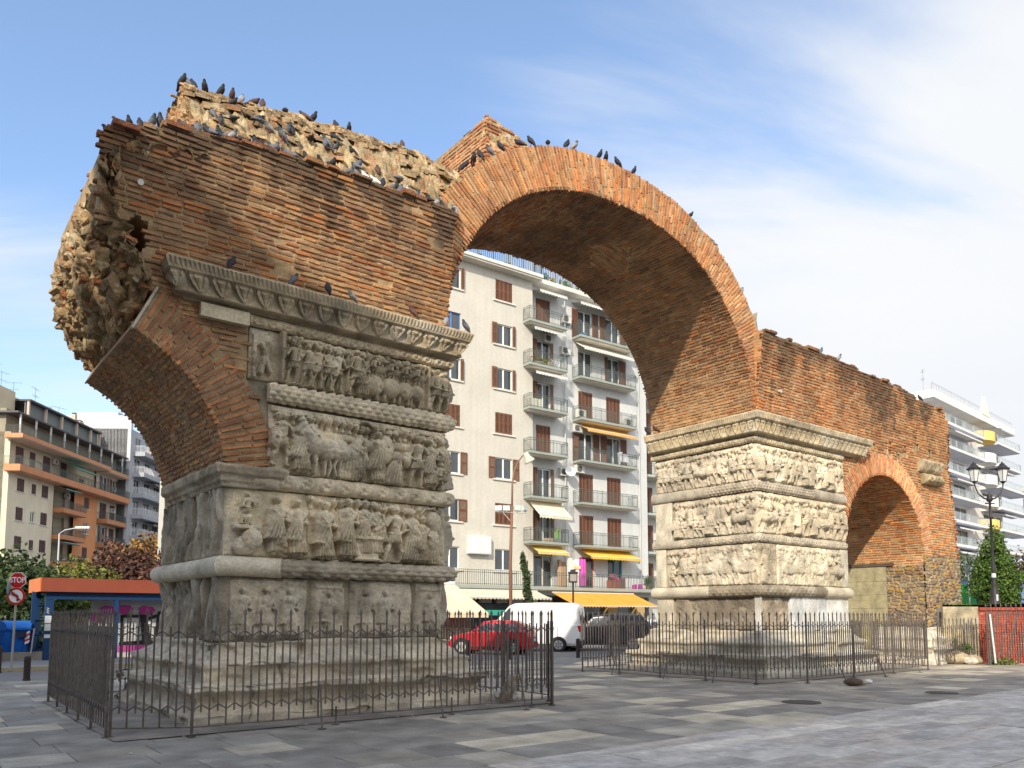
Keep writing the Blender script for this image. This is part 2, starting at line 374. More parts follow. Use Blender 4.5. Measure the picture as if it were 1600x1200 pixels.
# --- great arch ring and vault
b3, m3 = MB(), MB()
stM = lambda a, b: np.clip(sstep(.6, .8, fbm(np.asarray(a)*2+1, np.asarray(b)*.9, 0, 4, 90))*.55, 0, .8)
brickwork(mring, 0, .93, 0, MQ, None, np.concatenate([ORANGE*.98, ORANGE*.9, ORANGE*1.05+.02]), b3, m3, seed=31, bl=.44, pitch=.080, stain=stM, proud=.016, ero=.75, rag=.03, mort=MORT*.95)
ring = b3.build('great_arch_ring', M_brick, arch)
qs = np.linspace(0, MQ, 90)
x0_, z0_ = mcurve(qs, .02); x1_, z1_ = mcurve(qs[::-1], .88)
sec = list(zip(x0_, z0_))+list(zip(x1_, z1_))
m3.prism(sec, .03, DEP-.02, lambda a, b, d: st(a, 0*a+d, b), MORT*.8)
m3.build('mortar_joint', M_mortar, ring)
b4, m4 = MB(), MB()
stV = lambda a, b: np.clip(sstep(.42, .66, fbm(np.asarray(a)*.7, np.asarray(b)*.55, 0, 4, 61))*.6, 0, .8)*sstep(MQ-2.2, MQ-5.0, np.asarray(b, float))
def keepV(a, b):
    u_ = np.abs(np.asarray(a)-1.9)/.75+np.abs(np.asarray(b)-(MQ*.60))/.75
    return u_ > 1
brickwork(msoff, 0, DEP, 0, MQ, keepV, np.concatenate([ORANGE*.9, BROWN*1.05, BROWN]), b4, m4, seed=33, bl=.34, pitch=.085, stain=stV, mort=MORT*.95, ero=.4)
brickwork(lambda a, b, d: msoff(b, a, d), MQ*.60-.8, MQ*.60+.8, 1.1, 2.7, lambda a, b: ~keepV(b, a), BROWN*1.2, b4, m4, seed=34, bl=.34, pitch=.085, mort=MORT)
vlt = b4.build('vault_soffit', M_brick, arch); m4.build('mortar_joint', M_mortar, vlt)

# --- far wall, side arch and end pier
TOPF = [(13.98, 9.24), (16.2, 9.2), (17.4, 9.17), (18.9, 9.15), (18.95, 9.06), (21.9, 9.02), (21.95, 8.95), (22.6, 8.92), (22.65, 8.84), (23.9, 8.78), (24.85, 8.70), (24.95, 8.5), (25.15, 8.35), (25.25, 8.1)]
def topf(t): return np.interp(t, [p[0] for p in TOPF], [p[1] for p in TOPF])
ringR, soffR = small(20.75)
arcR = [(20.75+3.14*math.cos(a), 3.62+3.14*math.sin(a)) for a in np.linspace(R(180), R(0), 30)]
polyF = TOPF+[(25.4, 7.2), (25.62, 5.5), (25.85, 3.62), (23.89, 3.62)]+arcR[::-1][1:-1]+[(17.61, 3.62), (17.61, 4.2), (18.0, 5.0), (18.0, 6.9), (13.98, 6.9)]
def keepF(a, b):
    a, b = np.asarray(a, float), np.asarray(b, float); hole = np.zeros(a.shape, bool)
    for (t, h, rx, rh) in ((20.1, 6.95, .17, .14), (21.2, 7.0, .1, .25), (22.2, 7.05, .1, .22), (23.0, 7.2, .12, .2), (21.7, 6.8, .14, .12), (23.9, 7.15, .1, .17)):
        hole |= ((a-t)/rx)**2+((b-h)/rh)**2 < 1
    return inpoly(a, b, polyF) & ~hole
def stainF(t, h):
    top = topf(t)-h; run = fbm(np.asarray(t)*2.6, np.asarray(h)*.25, 0, 4, 51)
    s1 = sstep(.34+2.6*(run-.36), -.06, top*.62)*sstep(25.2, 22.5, np.asarray(t, float))
    s2 = sstep(.50, .66, fbm(np.asarray(t)*1.1, np.asarray(h)*1.3, 0, 4, 78))*.5*sstep(6.2, 8.2, np.asarray(h, float))
    return np.clip(s1+s2, 0, .92)
b5, m5 = MB(), MB()
brickwork(mwall, 13.98, 25.95, 3.6, 9.26, keepF, np.concatenate([ORANGE, ORANGE*.92]), b5, m5, seed=41, stain=stainF, bl=.36, ero=.6, res=.06)
brickwork(lambda a, b, d: st(13.98-np.asarray(d)*.3, lean(b)+np.asarray(a), b), 0, .3, 6.98, 9.24, None, ORANGE*1.1, b5, m5, seed=42)
brickwork(lambda a, b, d: st(np.interp(b, [3.62, 8.1], [25.85, 25.25])+np.asarray(d), lean(b)+np.asarray(a), b), 0, DEP, 3.65, 8.1, None, ORANGE*.8, b5, m5, seed=43)
far_wall = b5.build('brick_wall', M_brick, arch)
m5.prism(polyF, .04, DEP-.1, lambda a, b, d: st(a, (lean(b)+d if d < 1 else 0*a+d), b), MORT*.8)
m5.build('mortar_joint', M_mortar, far_wall)
b6, m6 = MB(), MB()
brickwork(ringR, 0, .69, .0, 2.45*math.pi, None, np.concatenate([ORANGE*1.1+.04, ORANGE+.06]), b6, m6, seed=51, bl=.5, pitch=.075, mort=MORT*1.25, ero=.3, rag=0, proud=.02)
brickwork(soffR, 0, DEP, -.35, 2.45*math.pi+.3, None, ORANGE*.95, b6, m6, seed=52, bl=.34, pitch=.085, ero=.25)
sr2 = b6.build('side_arch_ring', M_brick, arch)
a_ = np.linspace(0, math.pi, 40)
m6.prism([(20.75+2.48*math.cos(a), 3.62+2.48*math.sin(a)) for a in a_]+[(20.75+3.2*math.cos(a), 3.62+3.2*math.sin(a)) for a in a_[::-1]], .03, DEP-.02, lambda a, b, d: st(a, 0*a+d, b), MORT*.85)
m6.build('mortar_joint', M_mortar, sr2)

# stonework of the end pier
def rubblewall(mf, a0, a1, b0, b1, seed, mb, res=.024, sx=.30, sy=.115, keep=None):
    aa, bb = np.meshgrid(np.linspace(a0, a1, int((a1-a0)/res)+2), np.linspace(b0, b1, int((b1-b0)/res)+2), indexing='ij')
    wx = (fbm(aa*2.5, bb*2.5, 0, 3, seed)-.5)*.35; wy = (fbm(aa*2.5, bb*2.5, 7., 3, seed)-.5)*.35
    f1, f2, idn = worley(aa/sx+wx/sx*.4+.37*np.floor(bb/sy*.5), bb/sy+wy/sy*.35, seed, .55)
    e = sstep(.06, .26, f2-f1)
    d = e*(.03+.03*idn)+(fbm(aa*14, bb*14, 0, 3, seed)-.5)*.03
    pal = np.array([(.36, .27, .16), (.28, .21, .14), (.36, .25, .12), (.42, .26, .08), (.25, .2, .15), (.33, .27, .19), (.28, .16, .1), (.18, .14, .11)])
    c = pal[np.minimum((idn*8).astype(int), 7)]*(.8+.4*fbm(aa*7, bb*7, 0, 3, seed+1))[..., None]
    c = c*e[..., None]+np.array((.45, .34, .2))*(1-e[..., None])
    kk = None
    if keep: kk = keep((aa[:-1, :-1]+aa[1:, 1:])/2, (bb[:-1, :-1]+bb[1:, 1:])/2)
    mb.grid(mf(aa, bb, d), c, kk)
mb = MB()
rubblewall(lambda a, b, d: st(a, -d+.0, b), 23.2, 25.9, 0, 3.66, 71, mb)
rubblewall(lambda a, b, d: st(23.2-d, a, b), 0, 1.3, 0, 3.32, 72, mb)
rubblewall(lambda a, b, d: st(25.88+d, a, b), 0, DEP, 0, 3.66, 73, mb, res=.05)
mb.box(23.24, 25.84, .04, DEP, 0, 3.64, (.3, .22, .14))
mb.build('end_pier', M_rubble, arch)
mb = MB()
aa, bb = np.meshgrid(np.linspace(1.26, 3.5, 60), np.linspace(.2, 3.3, 90), indexing='ij')
mb.box(23.13, 23.6, 1.26, 3.5, 0, 3.3, (.40, .35, .21))
for k in range(6): mb.box(23.122, 23.135, 1.27, 3.49, .45+k*.47, .456+k*.47, (.27, .235, .14))
mb.box(23.1, 23.5, 1.0, 3.5, 3.31, 3.42, (.12, .09, .07))
mb.build('concrete_infill', M_mortar, arch)
# ------------------------------------------------------------------ carved reliefs
class HF:
    def __init__(s, w, h, res, seed):
        s.w, s.h, s.res = w, h, res; s.nx, s.ny = int(w/res)+1, int(h/res)+1
        s.X, s.Y = np.meshgrid(np.linspace(0, w, s.nx), np.linspace(0, h, s.ny), indexing='ij')
        s.Z = np.zeros(s.X.shape); s.r = np.random.default_rng(seed)
    def win(s, x0, x1, y0, y1):
        i0, i1 = max(0, int(x0/s.w*(s.nx-1))), min(s.nx, int(x1/s.w*(s.nx-1))+2); j0, j1 = max(0, int(y0/s.h*(s.ny-1))), min(s.ny, int(y1/s.h*(s.ny-1))+2)
        return slice(i0, max(i0, i1)), slice(j0, max(j0, j1))
    def put(s, sl, z): s.Z[sl] = np.maximum(s.Z[sl], z)
    def cap(s, x0, y0, x1, y1, r0, r1, lv=.03, k=.9, fold=0, ff=60):
        R_ = max(r0, r1); sl = s.win(min(x0, x1)-R_, max(x0, x1)+R_, min(y0, y1)-R_, max(y0, y1)+R_); X, Y = s.X[sl], s.Y[sl]
        if X.size == 0: return
        dx, dy = x1-x0, y1-y0; L2 = dx*dx+dy*dy+1e-9
        q = np.clip(((X-x0)*dx+(Y-y0)*dy)/L2, 0, 1); d = np.hypot(X-x0-q*dx, Y-y0-q*dy); r = r0+(r1-r0)*q
        m = d < r; z = lv+k*r*np.sqrt(np.clip(1-(d/r)**2, 0, 1))
        if fold:
            sd = ((X-x0)*dy-(Y-y0)*dx)/math.sqrt(L2)
            z = z+fold*np.sin(sd*ff+q*2+3*np.sin(q*5+x0*9))*m
        s.put(sl, np.where(m, z, 0))
    def ell(s, cx, cy, rx, ry, lv=.03, k=.05, rot=0, rim=0):
        R_ = max(rx, ry); sl = s.win(cx-R_, cx+R_, cy-R_, cy+R_); X, Y = s.X[sl]-cx, s.Y[sl]-cy
        if X.size == 0: return
        c, n = math.cos(rot), math.sin(rot); u, v = (X*c+Y*n)/rx, (-X*n+Y*c)/ry; q = u*u+v*v
        z = lv+k*np.sqrt(np.clip(1-q, 0, 1))
        if rim: z = z+rim*((q > .72) & (q < 1))
        s.put(sl, np.where(q < 1, z, 0))
    def rect(s, x0, x1, y0, y1, z, bev=.01):
        sl = s.win(x0, x1, y0, y1); X, Y = s.X[sl], s.Y[sl]
        e = np.minimum(np.minimum(X-x0, x1-X), np.minimum(Y-y0, y1-Y)); s.put(sl, np.where(e > 0, z*np.clip(e/bev, 0, 1)**.5, 0))
    def skirt(s, x, y0, y1, w0, w1, lv, k, n, amp=.013, slant=0, curve=0):    # draped cloth: y1 top, y0 hem
        W_ = max(w0, w1)+abs(slant)+.02; sl = s.win(x-W_, x+W_, y0-.02, y1); X, Y = s.X[sl], s.Y[sl]
        if X.size == 0: return
        q = np.clip((y1-Y)/(y1-y0), 0, 1); wv = w1+(w0-w1)*q**.8; u = (X-x-slant*q)/wv
        m = (np.abs(u) < 1) & (Y < y1) & (Y > y0+.012*np.sin(u*n*3))
        z = lv+k*np.sqrt(np.clip(1-u*u, 0, 1))*(1-.15*q)+amp*np.sin(u*n*math.pi+curve*q*4+.8*np.sin(q*4))*(.4+q)
        s.put(sl, np.where(m, z, 0))
    def head(s, x, y, r, lv, f=1, kind=0):
        s.ell(x, y, r*.78, r, lv+.02, r*1.05); s.cap(x, y-r, x, y-r*1.8, r*.45, r*.6, lv+.01)
        s.ell(x+f*r*.62, y-.1*r, r*.22, r*.3, lv+.03, r*.9)
        if kind == 1: s.ell(x-f*.1*r, y+.45*r, r*1.0, r*.75, lv+.03, r*.95); s.cap(x-f*.9*r, y+.3*r, x+f*.3*r, y+1.35*r, r*.2, r*.3, lv+.03)
        elif kind == 2: s.ell(x-f*.25*r, y+.2*r, r*.95, r*.95, lv+.025, r*.9); s.ell(x-f*.8*r, y-.2*r, r*.4, r*.4, lv+.03, r*.6)
        else: s.ell(x-f*.15*r, y+.35*r, r*.85, r*.7, lv+.025, r*.95)
    def soldier(s, x, y, H_, f=1, lv=.03, shield=True, spear=True, stride=.12, arm=None):
        u = H_
        s.cap(x-.05*u, y+.40*u, x-(.06+stride*.6)*u, y+.2*u, .052*u, .04*u, lv+.01); s.cap(x-(.06+stride*.6)*u, y+.2*u, x-(.05+stride)*u, y+.03*u, .042*u, .026*u, lv)
        s.cap(x+.05*u, y+.40*u, x+(.05+stride*.5)*u, y+.2*u, .052*u, .04*u, lv+.02); s.cap(x+(.05+stride*.5)*u, y+.2*u, x+(.03+stride*.5)*u, y+.03*u, .042*u, .026*u, lv+.01)
        s.cap(x-(.05+stride)*u, y+.02*u, x-(.05+stride-.07*f)*u, y+.015*u, .024*u, .02*u, lv); s.cap(x+(.03+stride*.5)*u, y+.02*u, x+(.03+stride*.5+.07*f)*u, y+.015*u, .024*u, .02*u, lv)
        s.skirt(x, y+.33*u, y+.52*u, .15*u, .095*u, lv+.02, .08*u, 8, .014)
        s.cap(x, y+.50*u, x, y+.72*u, .085*u, .105*u, lv+.02, .85); s.cap(x-.1*u, y+.5*u, x+.1*u, y+.5*u, .02*u, .02*u, lv+.07, .8)
        s.cap(x-.09*u, y+.75*u, x+.09*u, y+.75*u, .045*u, .045*u, lv+.03)
        s.head(x+f*.02*u, y+.89*u, .065*u, lv+.01, f, int(s.r.integers(0, 3)))
        a = arm if arm is not None else s.r.uniform(-.6, .4)
        ex, ey = x+f*.2*u, y+(.6+.1*a)*u
        s.cap(x+f*.11*u, y+.74*u, ex, ey, .035*u, .03*u, lv+.05); s.cap(ex, ey, ex+f*.1*u, ey+(.12+.2*a)*u, .03*u, .022*u, lv+.05); s.ell(ex+f*.1*u, ey+(.12+.2*a)*u, .03*u, .03*u, lv+.06, .03*u)
        if spear: s.cap(ex+f*.1*u, y+.05*u, ex+f*.1*u, y+1.0*u, .011*u, .011*u, lv+.045)
        if shield: s.ell(x-f*.13*u, y+.5*u, .13*u, .2*u, lv+.05, .05*u, f*.12, .008); s.ell(x-f*.13*u, y+.5*u, .03*u, .03*u, lv+.10, .03*u)
        else: s.cap(x-f*.11*u, y+.74*u, x-f*.17*u, y+.55*u, .035*u, .03*u, lv+.03); s.cap(x-f*.17*u, y+.55*u, x-f*.08*u, y+.5*u, .028*u, .022*u, lv+.05)
    def robed(s, x, y, H_, f=1, lv=.03, kind=0):
        u = H_; n = s.r.integers(5, 9)
        s.skirt(x, y+.04*u, y+.56*u, .17*u, .1*u, lv+.01, .10*u, n+2, .017, f*.03*u, s.r.uniform(-.6, .6))
        s.skirt(x-f*.02*u, y+.26*u, y+.62*u, .16*u, .11*u, lv+.03, .09*u, 5, .015, -f*.05*u, 2.)
        s.cap(x, y+.55*u, x, y+.72*u, .1*u, .11*u, lv+.02, .85, .006, 70); s.cap(x-.1*u, y+.74*u, x+.1*u, y+.74*u, .05*u, .05*u, lv+.02, .9, .004, 60)
        s.cap(x+f*.13*u, y+.72*u, x+f*.17*u, y+.56*u, .045*u, .035*u, lv+.04, .9, .004, 80); s.cap(x+f*.17*u, y+.56*u, x+f*.06*u, y+.60*u, .032*u, .024*u, lv+.06)
        s.cap(x-f*.12*u, y+.72*u, x-f*.15*u, y+.50*u, .045*u, .035*u, lv+.02, .9, .004, 80)
        s.cap(x+f*.12*u, y+.7*u, x-f*.1*u, y+.45*u, .03*u, .03*u, lv+.08, .6)
        s.cap(x-.05*u, y+.03*u, x-.02*u, y+.02*u, .026*u, .024*u, lv+.02); s.cap(x+.05*u, y+.03*u, x+.09*u, y+.02*u, .026*u, .024*u, lv+.02)
        s.head(x+f*.01*u, y+.9*u, .066*u, lv+.01, f, kind)
    def horse(s, x, y, H_, f=1, lv=.03):
        u = H_
        for lx, hx in ((-.3, .02), (-.24, .14), (.22, -.08), (.3, .16)):
            s.cap(x+f*lx*u, y+.42*u, x+f*(lx+hx*.5)*u, y+.2*u, .055*u, .032*u, lv+.02); s.cap(x+f*(lx+hx*.5)*u, y+.2*u, x+f*(lx+hx*.2)*u, y+.03*u, .03*u, .02*u, lv+.02)
        s.ell(x, y+.52*u, .38*u, .17*u, lv+.035, .11*u); s.ell(x-f*.27*u, y+.52*u, .17*u, .19*u, lv+.04, .11*u); s.ell(x+f*.26*u, y+.54*u, .16*u, .18*u, lv+.04, .11*u)
        s.cap(x+f*.3*u, y+.6*u, x+f*.45*u, y+.86*u, .12*u, .07*u, lv+.045, .8); s.cap(x+f*.44*u, y+.88*u, x+f*.58*u, y+.74*u, .065*u, .035*u, lv+.05)
        s.cap(x-f*.42*u, y+.58*u, x-f*.48*u, y+.25*u, .045*u, .02*u, lv+.03, .9, .004, 90)
    def crowd(s, x0, x1, y, H_, lv=.0):
        x = x0
        while x < x1:
            s.head(x, y+H_*(.9+s.r.uniform(-.02, .05)), .07*H_, lv, s.r.choice([-1, 1]), int(s.r.integers(0, 3))); s.cap(x-.1*H_, y+.7*H_, x+.1*H_, y+.7*H_, .08*H_, .08*H_, lv, .5)
            if s.r.random() < .4: s.cap(x+.06, y+.3*H_, x+.07, y+1.03*H_, .01, .01, lv+.02)
            x += s.r.uniform(.1, .16)*H_
    def finish(s, wear=.5, seed=1, joints=(), deep=1.65):
        X, Y = s.X, s.Y
        Z = s.Z.copy(); B = Z.copy()
        k = max(2, int(.03/s.res))
        for _ in range(2):
            B = sum(np.roll(B, i, 0) for i in range(-k, k+1))/(2*k+1); B = sum(np.roll(B, i, 1) for i in range(-k, k+1))/(2*k+1)
        m = sstep(.54, .68, fbm(X*2.2+seed, Y*2.6, 0, 4, seed))*wear
        Z = Z*(1-m)+(B*.75+(fbm(X*9, Y*9, 0, 4, seed+1)-.5)*.05)*m
        Z = Z*deep
        Z = Z+(fbm(X*12, Y*12, 0, 4, seed+2)-.5)*.022+(fbm(X*38, Y*38, 0, 2, seed+3)-.5)*.011
        # pits
        f1, f2, idn = worley(X*7, Y*7, seed+4); Z = Z-.03*((idn > .82)*np.clip(1-f1*3.2, 0, 1))
        for j in joints:
            wob = j+(fbm(Y*5, 0*Y+j*7, 0, 3, seed)-.5)*.02
            Z = Z-.05*np.exp(-((X-wob)/.007)**2)
        s.Z = Z; return s
def stonecol(X, Y, base, seed, joints=(), dark=.35, tones=.18):
    n = fbm(X*1.3+seed, Y*1.5, 0, 4, seed); n2 = fbm(X*5, Y*3.2, 0, 4, seed+1)
    c = np.array(base)[None, None]*(.60+.78*n2)[..., None]
    dk = sstep(.5, .72, n)[..., None]*dark
    c = c*(1-dk)+np.array((.15, .13, .10))*dk
    pale = sstep(.60, .74, fbm(X*1.7, Y*2.1, 3., 4, seed+8))[..., None]*.5
    c = c*(1-pale)+np.array((.58, .53, .42))*pale
    k = np.zeros(X.shape, int)
    for j in sorted(joints): k = k+(X > j)
    rr = np.random.default_rng(seed).uniform(-tones, tones, 20)
    return c*(1+rr[k])[..., None]
def panel(hf, mf, a0, b0, name, parent, base, seed, joints=(), m=M_stone, dark=.35, z0=.0, rnd=.03, xr=None):
    rnd = max(rnd, 1e-4)
    X, Y, Z = hf.X, hf.Y, hf.Z
    e = np.minimum(np.minimum(X, hf.w-X), np.minimum(Y, hf.h-Y)); Z = Z-rnd*(1-np.sqrt(np.clip(e/(rnd*1.4), 0, 1)))
    b = MB(); C = stonecol(X+a0, Y+b0, base, seed, [j+a0 for j in joints], dark)
    P = mf(X+a0, Y+b0, Z+z0)
    b.grid(P, C)
    # sides that close the slab
    for (pa, ca, za, xa, ya) in ((P[0], C[0], 0, X[0], Y[0]), (P[-1], C[-1], 0, X[-1], Y[-1]), (P[:, 0], C[:, 0], 0, X[:, 0], Y[:, 0]), (P[:, -1], C[:, -1], 0, X[:, -1], Y[:, -1])):
        Q = mf(xa+a0, ya+b0, -.12+0*xa); b.grid(np.stack([pa, Q], 1), np.stack([ca, ca*.9], 1))
    return b.build(name, m, parent, smooth=True)
def scene_fill(hf, kinds, lv=.03, gap=.27, H_=None, crowd=True, arches=False):
    h = hf.h; H_ = H_ or h*.93; r = hf.r
    if crowd: hf.crowd(.1, hf.w-.05, .02, H_, 0)
    x = gap*H_*.5; i = 0
    while x < hf.w-gap*H_*.35:
        k = kinds[i % len(kinds)] if r.random() < .75 else kinds[r.integers(0, len(kinds))]; i += 1
        f = int(r.choice([-1, 1])); y = r.uniform(0, .03)
        if k == 's': hf.soldier(x, y, H_*r.uniform(.88, 1), f, lv, r.random() < .5, r.random() < .5); x += gap*H_*r.uniform(.85, 1.2)
        elif k == 'r': hf.robed(x, y, H_*r.uniform(.88, 1), f, lv, int(r.integers(0, 3))); x += gap*H_*r.uniform(.9, 1.2)
        elif k == 'h': hf.horse(x+.25*H_, y, H_*r.uniform(.75, .9), f, lv); hf.soldier(x+.25*H_, y+.35*H_, H_*.62, f, lv+.03, True, False, .05); x += .85*H_
        elif k == 'c': hf.soldier(x, y, H_*.55, f, lv+.02, False, False); x += .18*H_
        elif k == 'a': hf.rect(x-.12, x+.16, .02, .42*H_, .09); hf.rect(x-.15, x+.19, .42*H_, .48*H_, .11); hf.rect(x-.16, x+.2, 0, .06*H_, .11); x += .35*H_
        if arches and r.random() < .5:
            hf.cap(x-.15, h*.8, x-.1, h*.93, .02, .02, .02); hf.cap(x-.1, h*.93, x+.02, h*.93, .02, .02, .02)
WARM, GREY, CREAM, WHITE = (.63, .535, .38), (.46, .40, .305), (.57, .49, .37), (.66, .62, .54)
pA = (2.53, 3.62); pB = (3.92, 5.04); pC = (5.41, 6.27)
qA = (2.43, 3.53); qB = (3.79, 4.90); qC = (5.21, 6.20)

near = MB().box(.06, 4.03, .06, DEP-.05, 0, 6.95, (.28, .24, .17)).build('near_pier', M_stone, arch)
far = MB().box(13.96, 18.25, .06, DEP-.05, 0, 6.95, (.38, .32, .23)).build('far_pier', M_stone, arch)
front = lambda a, b, d: st(a, -np.asarray(d), b)
jL = lambda t0: (lambda a, b, d: st(t0-np.asarray(d), a, b))
jR = lambda t0: (lambda a, b, d: st(t0+np.asarray(d), a, b))

# near pier, lowest frieze: sacrifice scene
h = HF(4.09, pA[1]-pA[0], .0085, 101); u = 1.0
h.ell(.33, .18, .22, .16, .05, .05, .4); h.ell(.40, .27, .16, .17, .09, .04, .5); h.rect(.12, .52, .42, .50, .10); h.cap(.33, .5, .33, .62, .03, .06, .04); h.soldier(.33, .52, .5, 1, .04, False, False)
h.robed(.80, .04, .98, 1, .05, 0); h.robed(1.14, .04, .95, 1, .04, 2)
h.crowd(1.4, 3.5, .05, 1.0, 0)
h.robed(1.62, .0, 1.0, 1, .06, 0); h.robed(2.02, .04, 1.05, 1, .05, 0); h.robed(2.36, .1, .98, 1, .02, 1)
h.rect(2.18, 2.62, .0, .40, .10); h.rect(2.12, 2.68, .37, .44, .13); h.rect(2.14, 2.66, 0, .06, .12); h.ell(2.4, .46, .16, .06, .05, .06); h.robed(2.62, .12, .93, -1, .015, 1)
h.soldier(2.96, .0, 1.04, -1, .055, False, False, .15, .2); h.cap(2.86, .78, 2.55, .55, .04, .028, .10)
h.robed(3.3, .02, .98, -1, .04, 0); h.robed(3.52, .02, .86, 1, .03, 1)
h.ell(3.78, .78, .15, .2, .05, .08); h.ell(3.76, .46, .13, .2, .045, .07); h.skirt(3.78, .0, .4, .15, .12, .02, .05, 5)
h.cap(3.5, .9, 3.62, 1.02, .018, .018, .03); h.cap(3.62, 1.02, 3.8, 1.04, .018, .018, .03); h.cap(3.8, 1.04, 3.94, .95, .018, .018, .03)
JA = (1.36, 1.86, 3.93); h.finish(.45, 5, JA)
panel(h, front, 0, pA[0], 'relief_panel', near, WARM, 5, JA)
# middle frieze: horsemen and a kneeling crowd
h = HF(4.08-.66, pB[1]-pB[0], .0085, 102)
h.rect(.02, 3.4, 1.0, 1.1, .04); h.crowd(.15, 3.3, .04, .98, 0); h.soldier(.2, .12, .9, 1, .03, True, False); h.robed(.52, .04, .92, 1, .04, 1)
h.horse(.95, .02, .92, -1, .05); h.horse(1.2, .0, .85, 1, .035); h.soldier(.7, .36, .62, -1, .07, True, False, .04)
h.skirt(1.42, .0, .55, .2, .1, .03, .1, 6); h.robed(1.62, .02, .74, -1, .04, 0); h.ell(1.72, .66, .12, .14, .06, .07)
h.robed(1.95, .0, .95, 1, .025, 0); h.ell(2.1, .62, .16, .26, .05, .08); h.skirt(2.3, .0, .42, .22, .1, .04, .12, 6, .01, -.08); h.ell(2.3, .5, .12, .11, .06, .09); h.ell(2.52, .48, .1, .15, .05, .07)
h.soldier(2.74, .0, .98, 1, .05, False, True, .1); h.robed(3.02, .04, .9, 1, .04, 0); h.robed(3.27, .12, .84, -1, .04, 1); h.soldier(3.2, .0, .5, 1, .08, False, False)
h.ell(1.68, .98, .01, .01, 0, 0); h.finish(.5, 6, (1.62, 2.66)); h.Z -= .10*(np.hypot((h.X-1.72)/.16, (h.Y-.88)/.18) < 1)
panel(h, front, .66, pB[0], 'relief_panel', near, WARM, 6, (1.62, 2.66), dark=.25)
# top frieze: soldiers and elephants
h = HF(4.09-.3, .72, .0085, 103)
h.rect(.05, .12, .0, .62, .04); h.rect(.5, .58, 0, .72, .10); h.rect(3.33, 3.40, 0, .7, .06); h.cap(.18, .1, .33, .5, .05, .05, .03, .9, .01, 80); h.cap(.33, .12, .2, .48, .04, .04, .04)
h.crowd(.65, 3.3, .0, .7, .0)
for x in (.72, .98, 1.16, 1.34, 1.52): h.soldier(x, .02, .62, 1 if x > 1 else -1, .035, x in (1.16, 1.52), True, .1)
h.soldier(1.86, .0, .72, 1, .05, False, True); h.robed(1.98, .0, .66, 1, .03, 0)
for x, q in ((2.2, 1.), (2.55, .95), (2.85, .85), (3.1, .75)):
    h.ell(x, .22, .2*q, .16*q, .04, .08); h.cap(x-.1, .2, x-.11, .02, .04*q, .035*q, .03); h.cap(x+.07, .2, x+.08, .02, .04*q, .035*q, .03); h.soldier(x, .28, .38, 1, .05, False, False, .04)
h.cap(.6, .62, 1.2, .68, .025, .03, .03); h.cap(1.2, .68, 1.8, .6, .03, .03, .03); h.cap(2.0, .62, 3.2, .6, .03, .025, .03)
h.soldier(3.5, .0, .68, 1, .05, False, False); h.soldier(3.68, .0, .66, -1, .05, False, False); h.finish(.45, 7, (.56,)); h.Y = h.Y*((pC[1]-pC[0])/.72); h.h = pC[1]-pC[0]
panel(h, front, .3, pC[0], 'relief_panel', near, (.42, .35, .24), 7, (.56,), dark=.25)
# weathered plinth blocks (faint carving) and eroded inner face
def plinth(mf, blocks, par, base, seed, dark, relief=True, gap=.03, z=(1.2, 2.22), res=.016, m=M_stone, rnd=.09):
    for i, (a0, a1) in enumerate(blocks):
        h = HF(a1-a0-gap, z[1]-z[0], res, seed+i)
        if relief:
            w_ = h.w
            if w_ > .7:
                h.rect(.1, w_-.1, .93, .97, .03)
                for x in np.arange(.3, w_-.2, .38): h.robed(x, .05, .82, 1, .012, int(h.r.integers(0, 3)))
            else: h.rect(.08, w_-.08, .85, .9, .03); h.robed(w_/2, .1, .72, 1, .012, 0)
            h.Z *= .5
        h.finish(.9, seed+i*3); X, Y = h.X, h.Y
        er = fbm(X*1.7+i*5, Y*1.7, 0, 3, seed+40)
        h.Z += (er-.5)*.13
        ex = np.minimum(X, h.w-X); ey = np.minimum(Y, h.h-Y); e = np.minimum(ex, ey*.9)
        h.Z -= .09*(1-np.sqrt(np.clip(e/rnd, 0, 1)))
        panel(h, mf, a0+gap/2, z[0], 'plinth_block', par, base, seed+i, (), m, dark, z0=.0, rnd=.0)
plinth(front, [(0, 1.42), (1.44, 2.12), (2.14, 3.42), (3.44, 4.1)], near, GREY, 120, .4)
def eroded(mf, blocks, par, z, base, seed, depth=.14, fx=5.5, fy=1.1, res=.018, dark=.4, name='weathered_facing'):
    for i, (a0, a1) in enumerate(blocks):
        h = HF(a1-a0-.02, z[1]-z[0], res, seed+i); X, Y = h.X+a0, h.Y
        rd = 1-np.abs(2*fbm(X*fx+.4*np.sin(Y*3), Y*fy, 0, 4, seed)-1); rd2 = 1-np.abs(2*fbm(X*fx*2.2, Y*fy*2, 0, 3, seed+3)-1)
        h.Z = -depth*rd**3*1.1+.05*rd2+(fbm(X*14, Y*8, 0, 3, seed+2)-.5)*.03
        e = np.minimum(h.X, h.w-h.X); h.Z -= .1*(1-np.sqrt(np.clip(e/.06, 0, 1)))
        panel(h, mf, a0+.01, z[0], name, par, base, seed+i, (), M_stone, dark, z0=.07, rnd=.02)
eroded(jL(0), [(0, .55), (.56, 1.45), (1.46, 2.6), (2.62, 3.5)], near, (2.53, 3.62), GREY, 140)
eroded(jL(0), [(-.02, .7), (.72, 1.7), (1.74, 2.7), (2.74, 3.5)], near, (1.2, 2.22), GREY, 150, .18, 3.2, .7)
eroded(jR(4.09), [(0, 1.8), (1.84, 3.5)], near, (1.2, 2.22), GREY, 155, .08, 2, 1)
for zz, sd in ((pA, 160), (pB, 161), (pC, 162)):
    h = HF(3.4, zz[1]-zz[0], .016, sd); scene_fill(h, 'sr'); h.finish(.6, sd); panel(h, jR(4.09), .02, zz[0], 'relief_panel', near, GREY, sd)

